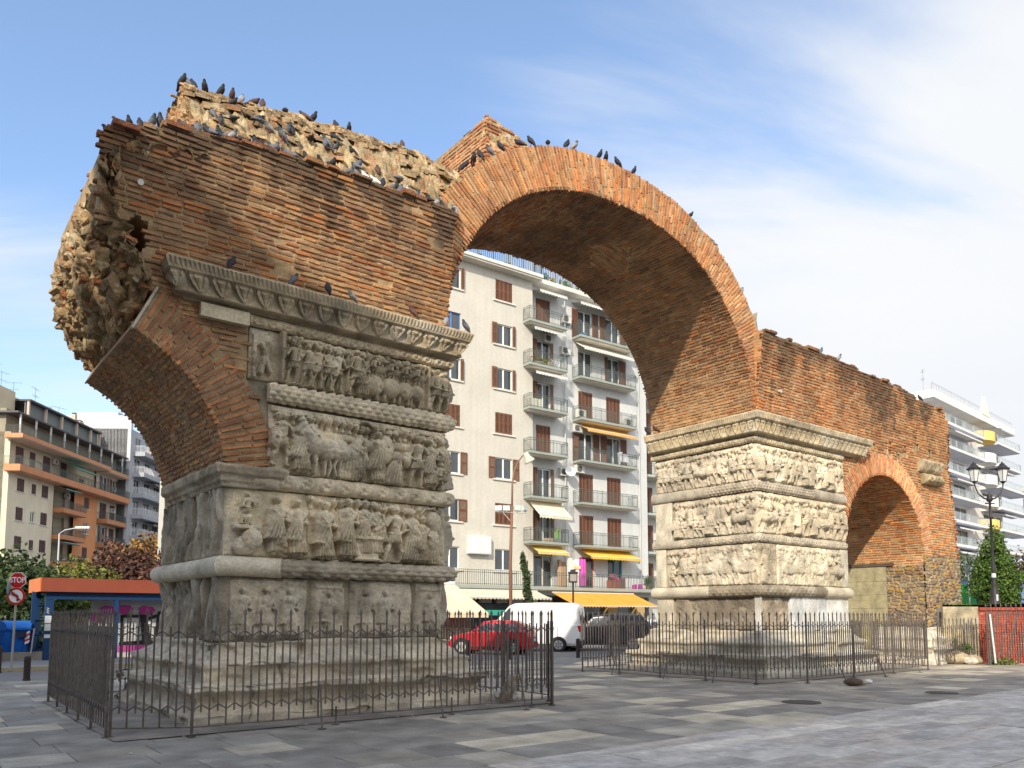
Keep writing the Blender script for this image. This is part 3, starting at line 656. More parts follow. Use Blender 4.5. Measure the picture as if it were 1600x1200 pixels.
# far pier
FT = 13.9
def fpanel(mf, a0, a1, z, kinds, sd, base, joints=(), wear=.6, gap=.3, dark=.32, deep=1.15):
    h = HF(a1-a0, z[1]-z[0], .011, sd); scene_fill(h, kinds, gap=gap); h.finish(wear, sd, joints, deep); return panel(h, mf, a0, z[0], 'relief_panel', far, base, sd, joints, dark=dark, z0=.02)
fj, ff = jL(FT+.03), front
fpanel(fj, 0, 3.5, qC, 'shsc', 201, CREAM, (1.3, 2.4), .55)
fpanel(fj, 0, 2.85, qB, 'hscrs', 202, CREAM, (1.6,), .55)
fpanel(fj, 0, 2.02, qA, 'hs', 203, CREAM, (), 1., .34, .3, .6); fpanel(fj, 2.06, 3.1, qA, 'ssc', 204, CREAM, (), .6)
fpanel(ff, FT, 18.15, qC, 'rrs', 205, (.60, .51, .37), (1.5, 2.8), .8, .36, .2)
fpanel(ff, FT, 18.3, qB, 'hsr', 206, (.58, .49, .35), (1.8,), .75, .36, .2)
fpanel(ff, FT, 14.72, qA, 'r', 207, (.56, .47, .33), (), 1., .5, .2, .35); fpanel(ff, 14.76, 17.2, qA, 'hs', 208, (.60, .52, .38), (), 1., .6, .2, .45); fpanel(ff, 17.25, 17.9, qA, 'h', 209, (.60, .52, .38), (), .8, .4, .1)
def smooth_block(mf, a0, a1, z0, z1, par, base, sd, z=.02, name='marble_repair_block', rnd=.012, amp=.006):
    h = HF(a1-a0, z1-z0, .03, sd); h.Z = (fbm(h.X*5, h.Y*5, 0, 3, sd)-.5)*amp
    panel(h, mf, a0, z0, name, par, base, sd, (), M_stone, .06, z0=z, rnd=rnd)
smooth_block(fj, 2.88, 3.5, 3.56, 4.9, far, (.60, .53, .40), 220, .06); smooth_block(fj, 3.14, 3.52, 2.43, 3.53, far, (.60, .53, .40), 221, .05)
smooth_block(ff, 17.92, 18.32, 2.43, 3.53, far, (.64, .58, .46), 222, .05)
plinth(fj, [(0.02, 2.3), (2.3, 2.85)], far, (.27, .22, .16), 230, .5, False, z=(1.2, 2.12), rnd=.05); smooth_block(fj, 2.88, 3.5, 1.2, 2.12, far, (.56, .49, .36), 232, .05)
smooth_block(ff, 13.88, 13.97, 1.2, 2.12, far, (.72, .68, .60), 233, .05); plinth(ff, [(13.98, 15.3)], far, (.32, .26, .19), 234, .5, False, z=(1.2, 2.12), rnd=.05)
smooth_block(ff, 15.3, 16.6, 1.2, 2.12, far, (.62, .62, .60), 235, .03); smooth_block(ff, 16.62, 17.1, 1.2, 2.12, far, (.55, .55, .54), 236, .03); smooth_block(ff, 17.12, 18.3, 1.2, 2.12, far, (.72, .70, .64), 237, .03)
eroded(jR(18.25), [(0, 1.8), (1.84, 3.5)], far, (1.2, 3.62), (.45, .38, .28), 240, .05, 2, 1)

# ------------------------------------------------------------------ mouldings swept round a pier
def sweep(name, prof, path, par, base, seed, disp=None, closed=False, res=.02, pk=22, m=M_stone, dark=.3, wear=.012, colf=None):
    pr = np.array(prof, float); L = np.concatenate([[0], np.cumsum(np.hypot(*np.diff(pr, axis=0).T))]); v = np.linspace(0, 1, pk)
    po = np.interp(v*L[-1], L, pr[:, 0]); ph = np.interp(v*L[-1], L, pr[:, 1])
    to, tz = np.gradient(po), np.gradient(ph); l = np.hypot(to, tz)+1e-9; no, nz = tz/l, -to/l      # outward normal for a profile run upwards
    P = [np.array(p, float) for p in path]
    if closed: P = P+[P[0]]
    segn = []
    for i in range(len(P)-1):
        d = (P[i+1]-P[i])/np.linalg.norm(P[i+1]-P[i]); segn.append(np.array([d[1], -d[0]]))
    b = MB(); dist = 0; rows, cols = [], []
    for i in range(len(P)-1):
        Ls = np.linalg.norm(P[i+1]-P[i]); n = max(2, int(Ls/res)); q = np.linspace(0, 1, n)[:, None, None]
        nprev = segn[i-1] if (i > 0 or closed) else None; nnext = segn[(i+1) % len(segn)] if (i < len(P)-2 or closed) else None
        m0 = segn[i]+(nprev if nprev is not None and abs(nprev@segn[i]) < .5 else 0); m1 = segn[i]+(nnext if nnext is not None and abs(nnext@segn[i]) < .5 else 0)
        aa, vv = np.meshgrid(dist+np.linspace(0, Ls, n), v, indexing='ij')
        D = (fbm(aa*6, vv*L[-1]*6, 0, 4, seed)-.5)*wear*2+(fbm(aa*1.3, vv*2, 0, 3, seed+1)-.5)*wear*2
        if disp: D = D+disp(aa, vv, i)
        O_ = po[None]+no[None]*D; Hh = ph[None]+nz[None]*D
        X0, X1 = P[i], P[i+1]
        xy = (X0+O_[..., None]*m0)*(1-q)+(X1+O_[..., None]*m1)*q
        G = np.concatenate([xy, Hh[..., None]], -1)
        C = stonecol(aa, vv*L[-1]+seed, base, seed, (), dark) if colf is None else colf(aa, vv, i, stonecol(aa, vv*L[-1]+seed, base, seed, (), dark))
        rows.append(G); cols.append(C); dist += Ls
    G = np.concatenate(rows); C = np.concatenate(cols)
    b.grid(G, C)
    if not closed:
        for k in (0, -1): b.add(G[k], [np.arange(pk)], C[k])
    return b.build(name, m, par, smooth=True)
def torus_prof(h0, h1, out): c, r = (h0+h1)/2, (h1-h0)/2; return [(0, h0)]+[(out*math.sin(t)**.8 if 0 < t < math.pi else 0, c-r*math.cos(t)) for t in np.linspace(.12, math.pi-.12, 15)]+[(0, h1)]
def scales(lo, hi, amp=.022, fa=8.5, fv=6):
    def f(a, v, i):
        row = np.floor(v*fv); p = (v*fv-row-.5)*2; w_ = a*fa*.8+.5*(row % 2)+.25*v*fv*.3; q = w_-np.floor(w_); qq = (q-.45)*2.1
        d = p*p*1.15+np.abs(qq)**2.6
        z = amp*(np.clip(1-d, 0, 1)**.35*(.30+.75*q)-.62)
        return z*((a > lo) & (a < hi))*np.clip(.25+1.5*fbm(a*1.1, v*2, 0, 3, 9), .3, 1.2)
    return f
def scroll(lo, hi, cell=.3, amp=.02):
    def f(a, v, i):
        u_ = (a/cell-np.floor(a/cell)-.5)*2; w_ = (v-.5)*2*1.15; r_ = np.hypot(u_, w_); th_ = np.arctan2(w_, u_)
        z = amp*(np.cos(r_*9-th_)*.6+.4*np.cos(th_*5)*(r_ < .55))*np.clip(1.25-r_, 0, 1)
        return z*((a > lo) & (a < hi))
    return f
def leaves(cell=.3, amp=.034, lo=0, hi=99):
    def f(a, v, i):
        u_ = (a/cell-np.floor(a/cell)-.5)*2; vv = np.clip((v-.235)/.24, 0, 1); inb = (v > .225) & (v < .49)
        wv = .22+.62*np.sin(np.clip(vv, 0, 1)*2.0)**.8; au = np.abs(u_)
        m_ = np.clip((wv-au)*9, 0, 1)*np.clip((1.02-vv)*7, 0, 1)
        ang = np.arctan2(u_, vv*1.25+.12); lobe = np.abs(np.cos(ang*4.5))**.6; tip = np.clip(lobe*1.05-.25*np.clip(np.hypot(u_, vv)-.75, 0, 1)*4*(1-lobe), 0, 1)
        z = amp*m_*(.25+.75*tip)*(.6+.8*vv)-.012*(1-m_)
        stem = amp*.5*np.clip(1-np.abs(au-1)*12, 0, 1)*np.clip((vv-.1)*4, 0, 1); z = z-.012*(v > .49)*(v < .53)
        eg = (v > .54) & (v < .64); z2 = .009*np.sign(np.cos(a*2*math.pi/.06))*eg
        return ((z+stem)*inb+z2)*((a > lo) & (a < hi))
    return f
loop = lambda x0, x1: [(x0, DEP), (x0, 0), (x1, 0), (x1, DEP)]
CORN = [(0, 6.455), (.04, 6.46), (.05, 6.485), (.20, 6.495), (.22, 6.52), (.215, 6.60), (.235, 6.69), (.28, 6.755), (.345, 6.785), (.36, 6.845), (.385, 6.93), (.36, 6.965), (.2, 6.985), (0, 6.99)]
CORF = [(a_c, b_c if b_c > 6.7 else 6.7-(6.7-b_c)*1.22) for a_c, b_c in CORN]
sweep('cornice', CORN, [(-.70, .12), (-.70, 0), (4.09, 0), (4.09, DEP)], near, (.44, .355, .235), 301, leaves(.31, .045), res=.010, pk=96, dark=.6)
sweep('cornice', CORF, [(FT, DEP), (FT, 0), (19.1, 0), (19.1, .12)], far, (.50, .41, .27), 302, leaves(.22, .04), res=.013, pk=80, dark=.45)
FRZ = [(0, 6.27), (.05, 6.27), (.09, 6.31), (.10, 6.37), (.07, 6.43), (.03, 6.455), (0, 6.46)]
FRF = [(a_c, b_c-.06) for a_c, b_c in FRZ]
sweep('scroll_moulding', FRZ, [(.28, 0), (4.09, 0), (4.09, DEP)], near, (.56, .455, .3), 303, scroll(-1, 99, .24, .026), res=.012, pk=20)
sweep('scroll_moulding', FRF, [(FT, DEP), (FT, 0), (18.2, 0)], far, (.54, .45, .30), 304, scroll(-1, 99, .2, .026), res=.013, pk=20)
MB().box(-.5, .26, -.13, .02, 6.22, 6.43, (.58, .50, .35)).build('marble_repair_block', M_stone, near)
b_ = sweep('leaf_garland', torus_prof(5.06, 5.40, .15), [(.62, 0), (4.09, 0), (4.09, DEP)], near, WARM, 305, scales(-1, 99, .058, 7.5, 6), res=.012, pk=26, dark=.25)
sweep('leaf_garland', torus_prof(4.91, 5.21, .10), loop(FT, 18.2), far, CREAM, 306, scales(2.0, 6.2, .045, 10, 5), res=.016, pk=22, dark=.12)
sweep('scroll_band', torus_prof(3.63, 3.91, .13), [(.4, 0), (4.09, 0), (4.09, DEP)], near, WARM, 307, scroll(.3, 99, .34, .03), res=.012, pk=24)
IMP = [(0, 3.62), (.06, 3.62), (.07, 3.68), (.12, 3.70), (.13, 3.76), (.2, 3.80), (.22, 3.92), (.18, 3.96), (0, 3.97)]
sweep('impost_moulding', IMP, [(0, 2.9), (0, 0), (.72, 0), (.72, .2)], near, (.42, .345, .24), 308, None, res=.03, pk=26, dark=.5, wear=.03)
sweep('scroll_band', torus_prof(3.54, 3.78, .08), loop(FT, 18.2), far, CREAM, 309, scroll(1.0, 99, .22, .026), res=.016, pk=20, dark=.12)
def plain_col(lo, hi, c2, a_=0):
    def f(a, v, i, C): m_ = ((a > lo) & (a < hi))[..., None]; return C*(1-m_)+m_*np.array(c2)*(.9+.2*fbm(a*4, v*3, 0, 3, 3))[..., None]
    return f
sweep('leaf_garland', torus_prof(2.21, 2.53, .19), loop(0, 4.09), near, (.42, .36, .27), 310, scales(DEP+.95, DEP+4.2, .04, 5.2, 6), res=.013, pk=28, colf=plain_col(-1, DEP+.95, (.64, .57, .44)), wear=.006)
sweep('leaf_garland', torus_prof(2.10, 2.42, .17), loop(FT, 18.2), far, (.34, .28, .2), 311, scales(2.0, 6.0, .03, 6, 6), res=.018, pk=24, wear=.006,
      colf=lambda a, v, i, C: C*(1-((a < 2) | (a > 6.6))[..., None])+((a < 2) | (a > 6.6))[..., None]*np.array((.58, .51, .38))*(.9+.2*fbm(a*4, v*3, 0, 3, 3))[..., None])
# stepped base
BASE = [(.62, -.02), (.62, .16), (.56, .18), (.50, .24), (.47, .34), (.52, .42), (.60, .47), (.63, .49), (.63, .60), (.34, .61), (.34, .76), (.36, .79), (.40, .82), (.41, .88), (.37, .93), (.25, .96), (.20, 1.02), (.13, 1.10), (.14, 1.16), (.13, 1.21), (0, 1.22)]
def wearbase(sd, amt):
    def f(a, v, i):
        n_ = fbm(a*.9, v*4, 0, 4, sd); z = -amt*sstep(.48, .75, n_)-amt*.4*sstep(.55, .7, fbm(a*3.5, v*9, 0, 3, sd+1))
        for v0, v1, ln, of in ((0, .36, 1.55, .2), (.36, .52, 1.15, .7), (.52, .8, 1.35, .4), (.8, 1.01, 1.7, .1)):   # joints between the blocks
            q = (a+of*sd+.03*np.sin(v*30+sd))/ln; d = np.abs(q-np.round(q))*ln; z = z-.045*np.exp(-(d/.02)**2)*((v >= v0) & (v < v1))
        return z-.05*sstep(.62, .7, fbm(a*1.6, v*6, 3., 4, sd+5))
    return f
sweep('stepped_base', BASE, [(0, DEP), (0, 0), (4.09, 0), (4.09, DEP)], near, (.50, .435, .33), 320, wearbase(2, .075), True, .018, 90, dark=.55, wear=.014)
sweep('stepped_base', BASE, [(FT, DEP), (FT, 0), (18.2, 0), (18.2, DEP)], far, (.46, .40, .30), 321, wearbase(4, .03), True, .035, 66, dark=.2, wear=.008,
      colf=lambda a, v, i, C: C if i == 0 else C*.35+np.array((.46, .43, .36))*.8)
sweep('stepped_base', [(x*.8, y) for x, y in BASE], [(22.95, 1.5), (22.95, -.1), (25.0, -.1), (25.0, .3)], arch, (.68, .62, .5), 322, wearbase(6, .04), False, .04, 60, dark=.05)
# broken cornice fragment over the side arch
h = HF(1.5, .42, .015, 330); h.Z = .10+.16*h.Y/.42+leaves(.3, .05)(h.X, .22+.28*h.Y/.42, 0)+(fbm(h.X*4, h.Y*4, 0, 4, 5)-.5)*.12
fr = panel(h, mwall, 23.05, 6.45, 'cornice_fragment', arch, (.42, .34, .22), 330, (), dark=.3, rnd=.06)
h = HF(1.25, .36, .015, 331); h.Z = .22+.05*np.sin(h.Y*9)+scroll(-1, 9, .5, .05)(h.X, h.Y/.36, 0)+(fbm(h.X*5, h.Y*5, 0, 4, 6)-.5)*.12
panel(h, mwall, 23.25, 6.05, 'carved_fragment', arch, (.42, .34, .2), 331, (), dark=.3, rnd=.1)

# ------------------------------------------------------------------ rubble core, broken end, attic
def rub_disp(x, y, z, sd, a=.16):
    n_ = fbm(x*2.1, y*2.1, z*2.1, 4, sd); r_ = 1-np.abs(2*fbm(x*3.4+n_, y*3.4, z*3.4, 4, sd+1)-1)
    st_ = vn(x*9, y*9, z*9, sd+3)
    return a*(1.6*(n_-.5))-a*.9*np.clip(r_-.72, 0, 1)*3+a*.28*(st_-.5)
def rub_col(x, y, z, sd, base=(.36, .25, .13)):
    n_ = fbm(x*5, y*5, z*5, 4, sd); k_ = vn(x*8, y*8, z*8, sd+5)
    c = np.array(base)*(.6+.75*n_)[..., None]
    br = (k_ > .68)[..., None]; c = c*(1-br*.5)+br*.5*np.array((.42, .17, .08))
    pl = (k_ < .25)[..., None]; return c*(1-pl*.5)+pl*.5*np.array((.5, .42, .28))
prof = np.array([(-1.36, 6.0), (-1.46, 6.12), (-1.62, 6.26), (-1.80, 6.5), (-1.98, 6.85), (-2.08, 7.2), (-2.05, 7.6), (-1.95, 8.05), (-1.84, 8.5), (-1.74, 9.0), (-1.5, 9.2), (-.9, 9.25), (-.5, 9.3)])
L_ = np.concatenate([[0], np.cumsum(np.hypot(*np.diff(prof, axis=0).T))]); nv, ns = 170, 150
q_ = np.linspace(0, L_[-1], nv); pt, ph = np.interp(q_, L_, prof[:, 0]), np.interp(q_, L_, prof[:, 1])
sv = np.linspace(-.26, DEP, ns); SS, TT = np.meshgrid(sv, pt, indexing='ij'); _, HH = np.meshgrid(sv, ph, indexing='ij')
rise = np.clip(SS/3.6, 0, 1)
HH = np.where(HH > 8.3, HH-.55*(1-sstep(-.2, 1.2, SS)), HH)
cx_, ch_ = -1.0, 7.4; nx_, nz_ = TT-cx_, HH-ch_; l_ = np.hypot(nx_, nz_); nx_, nz_ = nx_/l_, nz_/l_
shr = .42*sstep(.75, -.2, SS)*sstep(7.9, 7.0, HH); D = rub_disp(TT, SS, HH, 400, .17)-shr
P = st(TT+nx_*D, SS, HH+nz_*D)
mb = MB(); mb.grid(P, rub_col(TT, SS, HH, 402))
rk = np.random.default_rng(77)
mk = MB()
for k in range(360):
    i_, j_ = rk.integers(2, ns-2), rk.integers(3, nv-30); p_ = P[i_, j_]; nn_ = np.array([nx_[i_, j_], 0, nz_[i_, j_]])
    a1, a2, a3 = rk.uniform(.03, .12), rk.uniform(.03, .08), rk.uniform(.02, .05); A_ = rk.normal(size=(3, 3)); A_[0] = A_[0]*.4+np.array([.2, 1, 0]); A_[2] = A_[2]*.5+nn_; Q_, _r = np.linalg.qr(A_.T)
    c = [(.46, .34, .19), (.36, .26, .14), (.52, .42, .27), (.44, .19, .08), (.30, .21, .12)][rk.integers(0, 5)]
    mk.box(-a1, a1, -a2, a2, -a3, a3, np.array(c)*rk.uniform(.7, 1.2), lambda V: p_-nn_*.035+(V+rk.normal(size=V.shape)*.012)@Q_.T)
tag(mk.build('bedded_stones', M_rubble, arch), kind='stuff')
# front of the broken mass, under the overhanging wall
aa, bb = np.meshgrid(np.linspace(-2.3, -1.15, 90), np.linspace(5.9, 7.75, 130), indexing='ij')
D = rub_disp(aa, bb, 0*aa, 410, .26); ins_ = inpoly(aa, bb, [(-1.36, 5.95), (-1.6, 6.2), (-1.85, 6.6), (-2.0, 7.1), (-1.95, 7.75), (-1.1, 7.75), (-1.1, 5.9)])
dep_ = .22+.5*sstep(-1.75, -1.35, aa)*sstep(6.7, 7.3, bb)
mb.grid(st(aa+.0*D, np.where(ins_, dep_-D, dep_+.5), bb), rub_col(aa, bb, 0*aa, 412), (ins_[:-1, :-1] & ins_[1:, 1:]))
mb.box(-1.55, -.6, 1.0, DEP-.1, 6.7, 8.5, (.3, .2, .11))
rub = mb.build('broken_rubble_end', M_rubble, arch, smooth=True)
# rubble slope behind the wall top
def crest(t): return np.interp(t, [-.5, 1.9, 4.0, 5.1], [10.72, 11.03, 11.28, 11.2])
def slope_h(t, s):
    lo = topn(t)-.02; hi = crest(t); return lo+(hi-lo)*sstep(-.15, 1.0, (np.asarray(s)-.25)/1.2)
aa, ss = np.meshgrid(np.linspace(-.5, 5.3, 300), np.concatenate([np.linspace(-.3, 1.7, 110), np.linspace(1.75, DEP, 20)]), indexing='ij')
f1, f2, idn = worley(aa*3.2+(fbm(aa*2, ss*2, 0, 3, 3)-.5)*1.2, ss*5.5+(fbm(aa*2, ss*2, 5., 3, 3)-.5)*1.6, 77)
dz = rub_disp(aa, ss, 0*aa, 420, .16)+.07*sstep(.03, .3, f2-f1)*idn*1.6
rough_ = sstep(-.05, .35, ss)
hh = slope_h(aa, ss)+dz*rough_
hh = np.where(ss > 1.5, np.maximum(hh, 0)+0, hh)
cm = rub_col(aa, ss, hh*.5, 422, (.40, .30, .17)); edge = ((ss > 1.3) & (ss < 1.75))[..., None]
xe_, ze_ = mcurve(_q, .8); ext_ = np.interp(aa, xe_, ze_); hh = np.where(aa > 4.0, np.maximum(hh, ext_), hh)
mb = MB(); mb.grid(st(aa, ss, hh), cm*(.75+.5*idn[..., None]), ((aa < 4.02) | (ss > .12))[:-1, :-1])
mb.prism([(.3, 8.9), (4.75, 9.0), (5.2, 10.4), (.3, 10.3)], 1.6, DEP, lambda a, b, d: st(a-.7, 0*a+d, b), (.3, .22, .13))
mb.build('rubble_core', M_rubble, arch, smooth=False)
# left end of that core: a face of stone and brick
mb, mo = MB(), MB()
def keepE(a, b): return (b < slope_h(-.5+0*np.asarray(a), a)+.02)
aa, bb = np.meshgrid(np.linspace(.2, DEP, 140), np.linspace(8.9, 10.85, 90), indexing='ij')
hh = np.minimum(bb, slope_h(-.5+0*aa, aa)+dz[0].mean()); mo.grid(st(-.52-rub_disp(aa, bb, 0*aa, 431, .14)*.8, aa, hh), rub_col(aa, bb, 0*aa, 432, (.46, .3, .15)))
mo.build('core_end_face', M_rubble, arch)
# crest capping of broken brick
rr = np.random.default_rng(5); mb = MB()
for k in range(420):
    t_ = rr.uniform(-.5, 5.0); s_ = rr.uniform(1.15, 1.75) if rr.random() < .55 else rr.uniform(.3, 1.4); z_ = slope_h(t_, s_)+rr.uniform(-.02, .06)
    L1, L2, L3 = rr.uniform(.05, .17), rr.uniform(.04, .09), rr.uniform(.015, .045); an = rr.uniform(-.5, .5)
    def fz(V, t_=t_, s_=s_, z_=z_, an=an): c_, n_ = math.cos(an), math.sin(an); return np.stack([t_+V[:, 0]*c_-V[:, 1]*n_, s_+V[:, 0]*n_+V[:, 1]*c_, z_+V[:, 2]+V[:, 1]*.5+rr.normal(size=len(V))*.008], -1)
    mb.box(-L1, L1, -L2, L2, -L3, L3, rub_col(np.array([t_]), np.array([s_]), np.array([z_]), 7, (.42, .3, .17))[0]*rr.uniform(.6, 1.2), fz)
for k in range(260):    # loose bricks bedded on top of the walls
    if rr.random() < .5: t_ = rr.uniform(-1.9, 4.0); z_ = topn(t_); s_ = rr.uniform(-.27, .25)
    else: t_ = rr.uniform(14.1, 25.0); z_ = topf(t_); s_ = rr.uniform(-.27, .3)
    L1, L2, L3 = rr.uniform(.08, .2), rr.uniform(.05, .1), rr.uniform(.02, .03)
    mb.box(t_-L1, t_+L1, s_-L2, s_+L2, z_-.01, z_+L3+rr.random()*.05, (ORANGE[rr.integers(0, 6)]*.45+.03))
tag(mb.build('loose_stones', M_rubble, arch), kind='stuff')
# attic stump over the crown
mb, mo = MB(), MB()
def ath(t): return np.interp(t, [5.75, 6.4, 7.2, 8.0, 8.4], [12.60, 12.52, 12.32, 12.1, 11.95])
brickwork(lambda a, b, d: st(a, 1.0-np.asarray(d), b), 5.75, 8.4, 11.5, 12.74, lambda a, b: b < ath(a), ORANGE*.8+.04, mb, mo, seed=61, ero=.9)
brickwork(lambda a, b, d: st(5.75-np.asarray(d), a, b), 1.0, 3.1, 11.2, 12.74, lambda a, b: b < 12.60-.1*(np.asarray(a)-1), ORANGE*.85+.04, mb, mo, seed=62, ero=.6)
at = mb.build('attic_stump', M_brick, arch)
mo.prism([(5.78, 11.2), (8.4, 11.2), (8.4, 11.9), (8.0, 12.05), (7.2, 12.28), (6.4, 12.48), (5.78, 12.57)], 1.03, 3.1, lambda a, b, d: st(a, 0*a+d, b), MORT*.75)
mo.build('mortar_joint', M_rubble, at)
mb = MB()
for (t_, z_, a1, a2) in ((12.3, 11.32, .22, .12), (12.5, 11.22, .18, .09), (14.25, 9.55, .09, .3)):
    mb.box(t_-a1, t_+a1, .1, .5, z_-a2*.5, z_+a2, (.35, .3, .22), lambda V: V+rr.normal(size=V.shape)*.03)
mb.build('loose_stone', M_rubble, arch)
# putlog holes and lamps fixed to the masonry
for (t_, y_, z_) in ((-1.45, lean(8.), 8.0), (14.9, lean(7.75), 7.75), (6.3, 1.0, 12.3)):
    mb = MB(); mb.tube([(t_, y_-.01, z_), (t_, y_-.10, z_-.02)], [.03, .045], 10, (.66, .64, .58)); mb.build('masonry_marker', M_plain, arch)
# ------------------------------------------------------------------ ground
mb = MB(); mb.box(-900, 900, -300, 1500, -1, -.012, (.16, .155, .15)); tag(mb.build('ground', mat('ground_asphalt', (.15, .147, .143), rough=.9, nscale=.4, namt=.2, n2=30, n2amt=.2, bump=.3, bscale=60, bdist=.004)), kind='structure')
rp = np.random.default_rng(3)
def slabs(t0, t1, s0, s1, rowh, lmin, lmax, pal, pr, gap, seed, zt=.0, tilt=.002, jitter=.0):
    r = np.random.default_rng(seed); mb = MB(); s = s0
    while s < s1-.01:
        rh = min(rowh*r.uniform(.97, 1.03), s1-s); t = t0-r.random()*lmax
        while t < t1:
            L = r.uniform(lmin, lmax); c = pal[r.choice(len(pal), p=pr)]*r.uniform(.88, 1.12)
            a0, a1 = max(t, t0)+gap, min(t+L, t1)-gap
            if a1 > a0+.04:
                tl = r.normal(size=4)*tilt; z = zt+r.uniform(-.003, .003)
                P = np.array([(a0, s+gap, z), (a1, s+gap, z), (a1, s+rh-gap, z), (a0, s+rh-gap, z)]); P[:, 2] += tl; P[:, :2] += r.normal(size=(4, 2))*jitter
                ins = P.copy(); cen = P.mean(0); ins[:, :2] = cen[:2]+(P[:, :2]-cen[:2])*(1-.006/np.maximum(.1, np.abs(P[:, :2]-cen[:2]))); lowp = P.copy(); lowp[:, 2] = -.03; P[:, 2] -= .004
                V = np.concatenate([ins, P, lowp]); F = [np.array([(0, 1, 2, 3)]+[(i, (i+1) % 4, (i+1) % 4+4, i+4) for i in range(4)]+[(i+4, (i+1) % 4+4, (i+1) % 4+8, i+8) for i in range(4)])]
                mb.add(V, F, c)
            t += L
        s += rh
    return mb
PG = np.array([(.185, .175, .168), (.225, .215, .205), (.285, .27, .248), (.25, .228, .20), (.52, .475, .38), (.38, .35, .30)])
PG = PG*.82+.075; PG = PG*np.array([1.25, 1.18, 1.05])
pv = slabs(-16, 27, -5.55, 9.8, .72, .62, 1.25, PG, [.25, .24, .17, .14, .09, .11], .005, 5)
o = pv.build('plaza_paving', M_pave); o.location = ORG; o.rotation_euler = (0, 0, ANG); o.location.z = .03; tag(o, kind='structure')
PM = np.array([(.47, .465, .46), (.54, .53, .51), (.60, .58, .54), (.44, .435, .435), (.52, .49, .455)])
PM = PM*np.array([1.16, 1.09, 1.0])*rp.uniform(.9, 1.1, (5, 1))
pv = slabs(1.0, 34, -16, -5.56, .42, .7, 1.5, PM, [.25, .25, .15, .15, .2], .005, 6)
o = pv.build('marble_walkway', M_marble); o.location = ORG; o.rotation_euler = (0, 0, ANG); o.location.z = .032; tag(o, kind='structure')
pv = slabs(-22, 1.0, -16, -5.56, .72, .7, 1.3, PG, [.2, .3, .2, .1, .1, .1], .005, 8)
o = pv.build('plaza_paving', M_pave); o.location = ORG; o.rotation_euler = (0, 0, ANG); o.location.z = .03; tag(o, kind='structure')
mb = MB(); mb.box(-24, 36, -18, 9.85, -.5, -.012, (.1, .095, .088)); o = mb.build('paving_bed', M_mortar); o.location = ORG; o.rotation_euler = (0, 0, ANG); o.location.z = .03; tag(o, kind='structure')
# concrete apron under the fences
for (a0, a1, b0, b1) in ((-1.75, 5.5, -1.5, 4.4), (11.9, 19.8, -1.5, 4.4)):
    aa, bb = np.meshgrid(np.linspace(a0, a1, 60), np.linspace(b0, b1, 60), indexing='ij')
    mb = MB(); mb.grid(st(aa, bb, .004+.008*fbm(aa*3, bb*3, 0, 3, 2)), (np.array((.27, .235, .20))*(.7+.6*fbm(aa*1.5, bb*1.5, 0, 4, 3))[..., None]))
    o = mb.build('worn_apron', M_pave); o.location = ORG; o.rotation_euler = (0, 0, ANG); o.location.z = .035; tag(o, kind='structure')
# road and kerb behind
mb = MB(); mb.box(-60, 60, 10.1, 24, -.1, .006, (.22, .205, .19)); mb.box(-60, 60, 9.85, 10.1, -.1, .035, (.40, .36, .3))
o = mb.build('road', mat('road_asphalt', vc=True, rough=.88, nscale=.6, namt=.15, n2=40, n2amt=.2, bump=.3, bscale=80, bdist=.004)); o.location = ORG; o.rotation_euler = (0, 0, ANG); tag(o, kind='structure')
mb = MB(); mb.box(-60, 60, 24, 24.25, -.1, .14, (.4, .37, .31)); mb.box(-60, 60, 24.25, 34, -.1, .136, (.27, .25, .23))
o = mb.build('pavement', M_plain); o.location = ORG; o.rotation_euler = (0, 0, ANG); tag(o, kind='structure')
def wt(t, s, h=0): return W(t, s, h)

# litter, pebbles and dry leaves lying on the slabs, a manhole
rl = np.random.default_rng(12)
for k, (t_, s_, rr_, c_, lb) in enumerate(((9.12, -4.15, .34, (.07, .065, .06), 'dark round manhole cover set in the paving in front of the far pier'), (13.0, -4.9, .3, (.08, .07, .065), 'rusty manhole cover beside the marble walkway'))):
    mb = MB(); mb.lathe([(0, .03), (rr_, .03), (rr_+.01, .036), (rr_-.03, .04), (rr_-.035, .036), (0, .036)], 32, c_)
    for i in range(7): mb.box(-rr_*.8, rr_*.8, -rr_*.75+i*rr_*.25-.008, -rr_*.75+i*rr_*.25+.008, .036, .041, c_)
    o = mb.build('manhole_cover', M_plain); o.location = W(t_, s_, 0); o.rotation_euler = (0, 0, ANG+.3); tag(o, lb, 'manhole cover')
mb = MB()
for k in range(260):
    t_, s_ = rl.uniform(-2, 21), rl.uniform(-6, 2)
    if k < 110: t_ = rl.uniform(10.5, 20); s_ = rl.uniform(-3.4, -1.2)
    if rl.random() < .3: s_ = rl.uniform(-1.6, -1.0); t_ = rl.uniform(-1, 5.6)
    a_ = rl.uniform(0, 6.28); q = rl.uniform(.006, .028); c = [(.5, .48, .42), (.35, .26, .14), (.22, .2, .18), (.6, .58, .52), (.12, .1, .08)][rl.integers(0, 5)]
    V = np.array([(math.cos(a_+i*1.57)*q*(1+.5*(i % 2)), math.sin(a_+i*1.57)*q, .037+rl.uniform(0, .006)) for i in range(4)]+[(0, 0, .037+q*.5)]); V[:, 0] += t_; V[:, 1] += s_
    mb.add(V, [np.array([(0, 1, 4), (1, 2, 4), (2, 3, 4), (3, 0, 4)])], c)
o = mb.build('litter', M_plain); o.location = ORG; o.rotation_euler = (0, 0, ANG); tag(o, 'small pebbles, crumbs and dry leaves scattered over the paving', 'litter', kind='stuff')
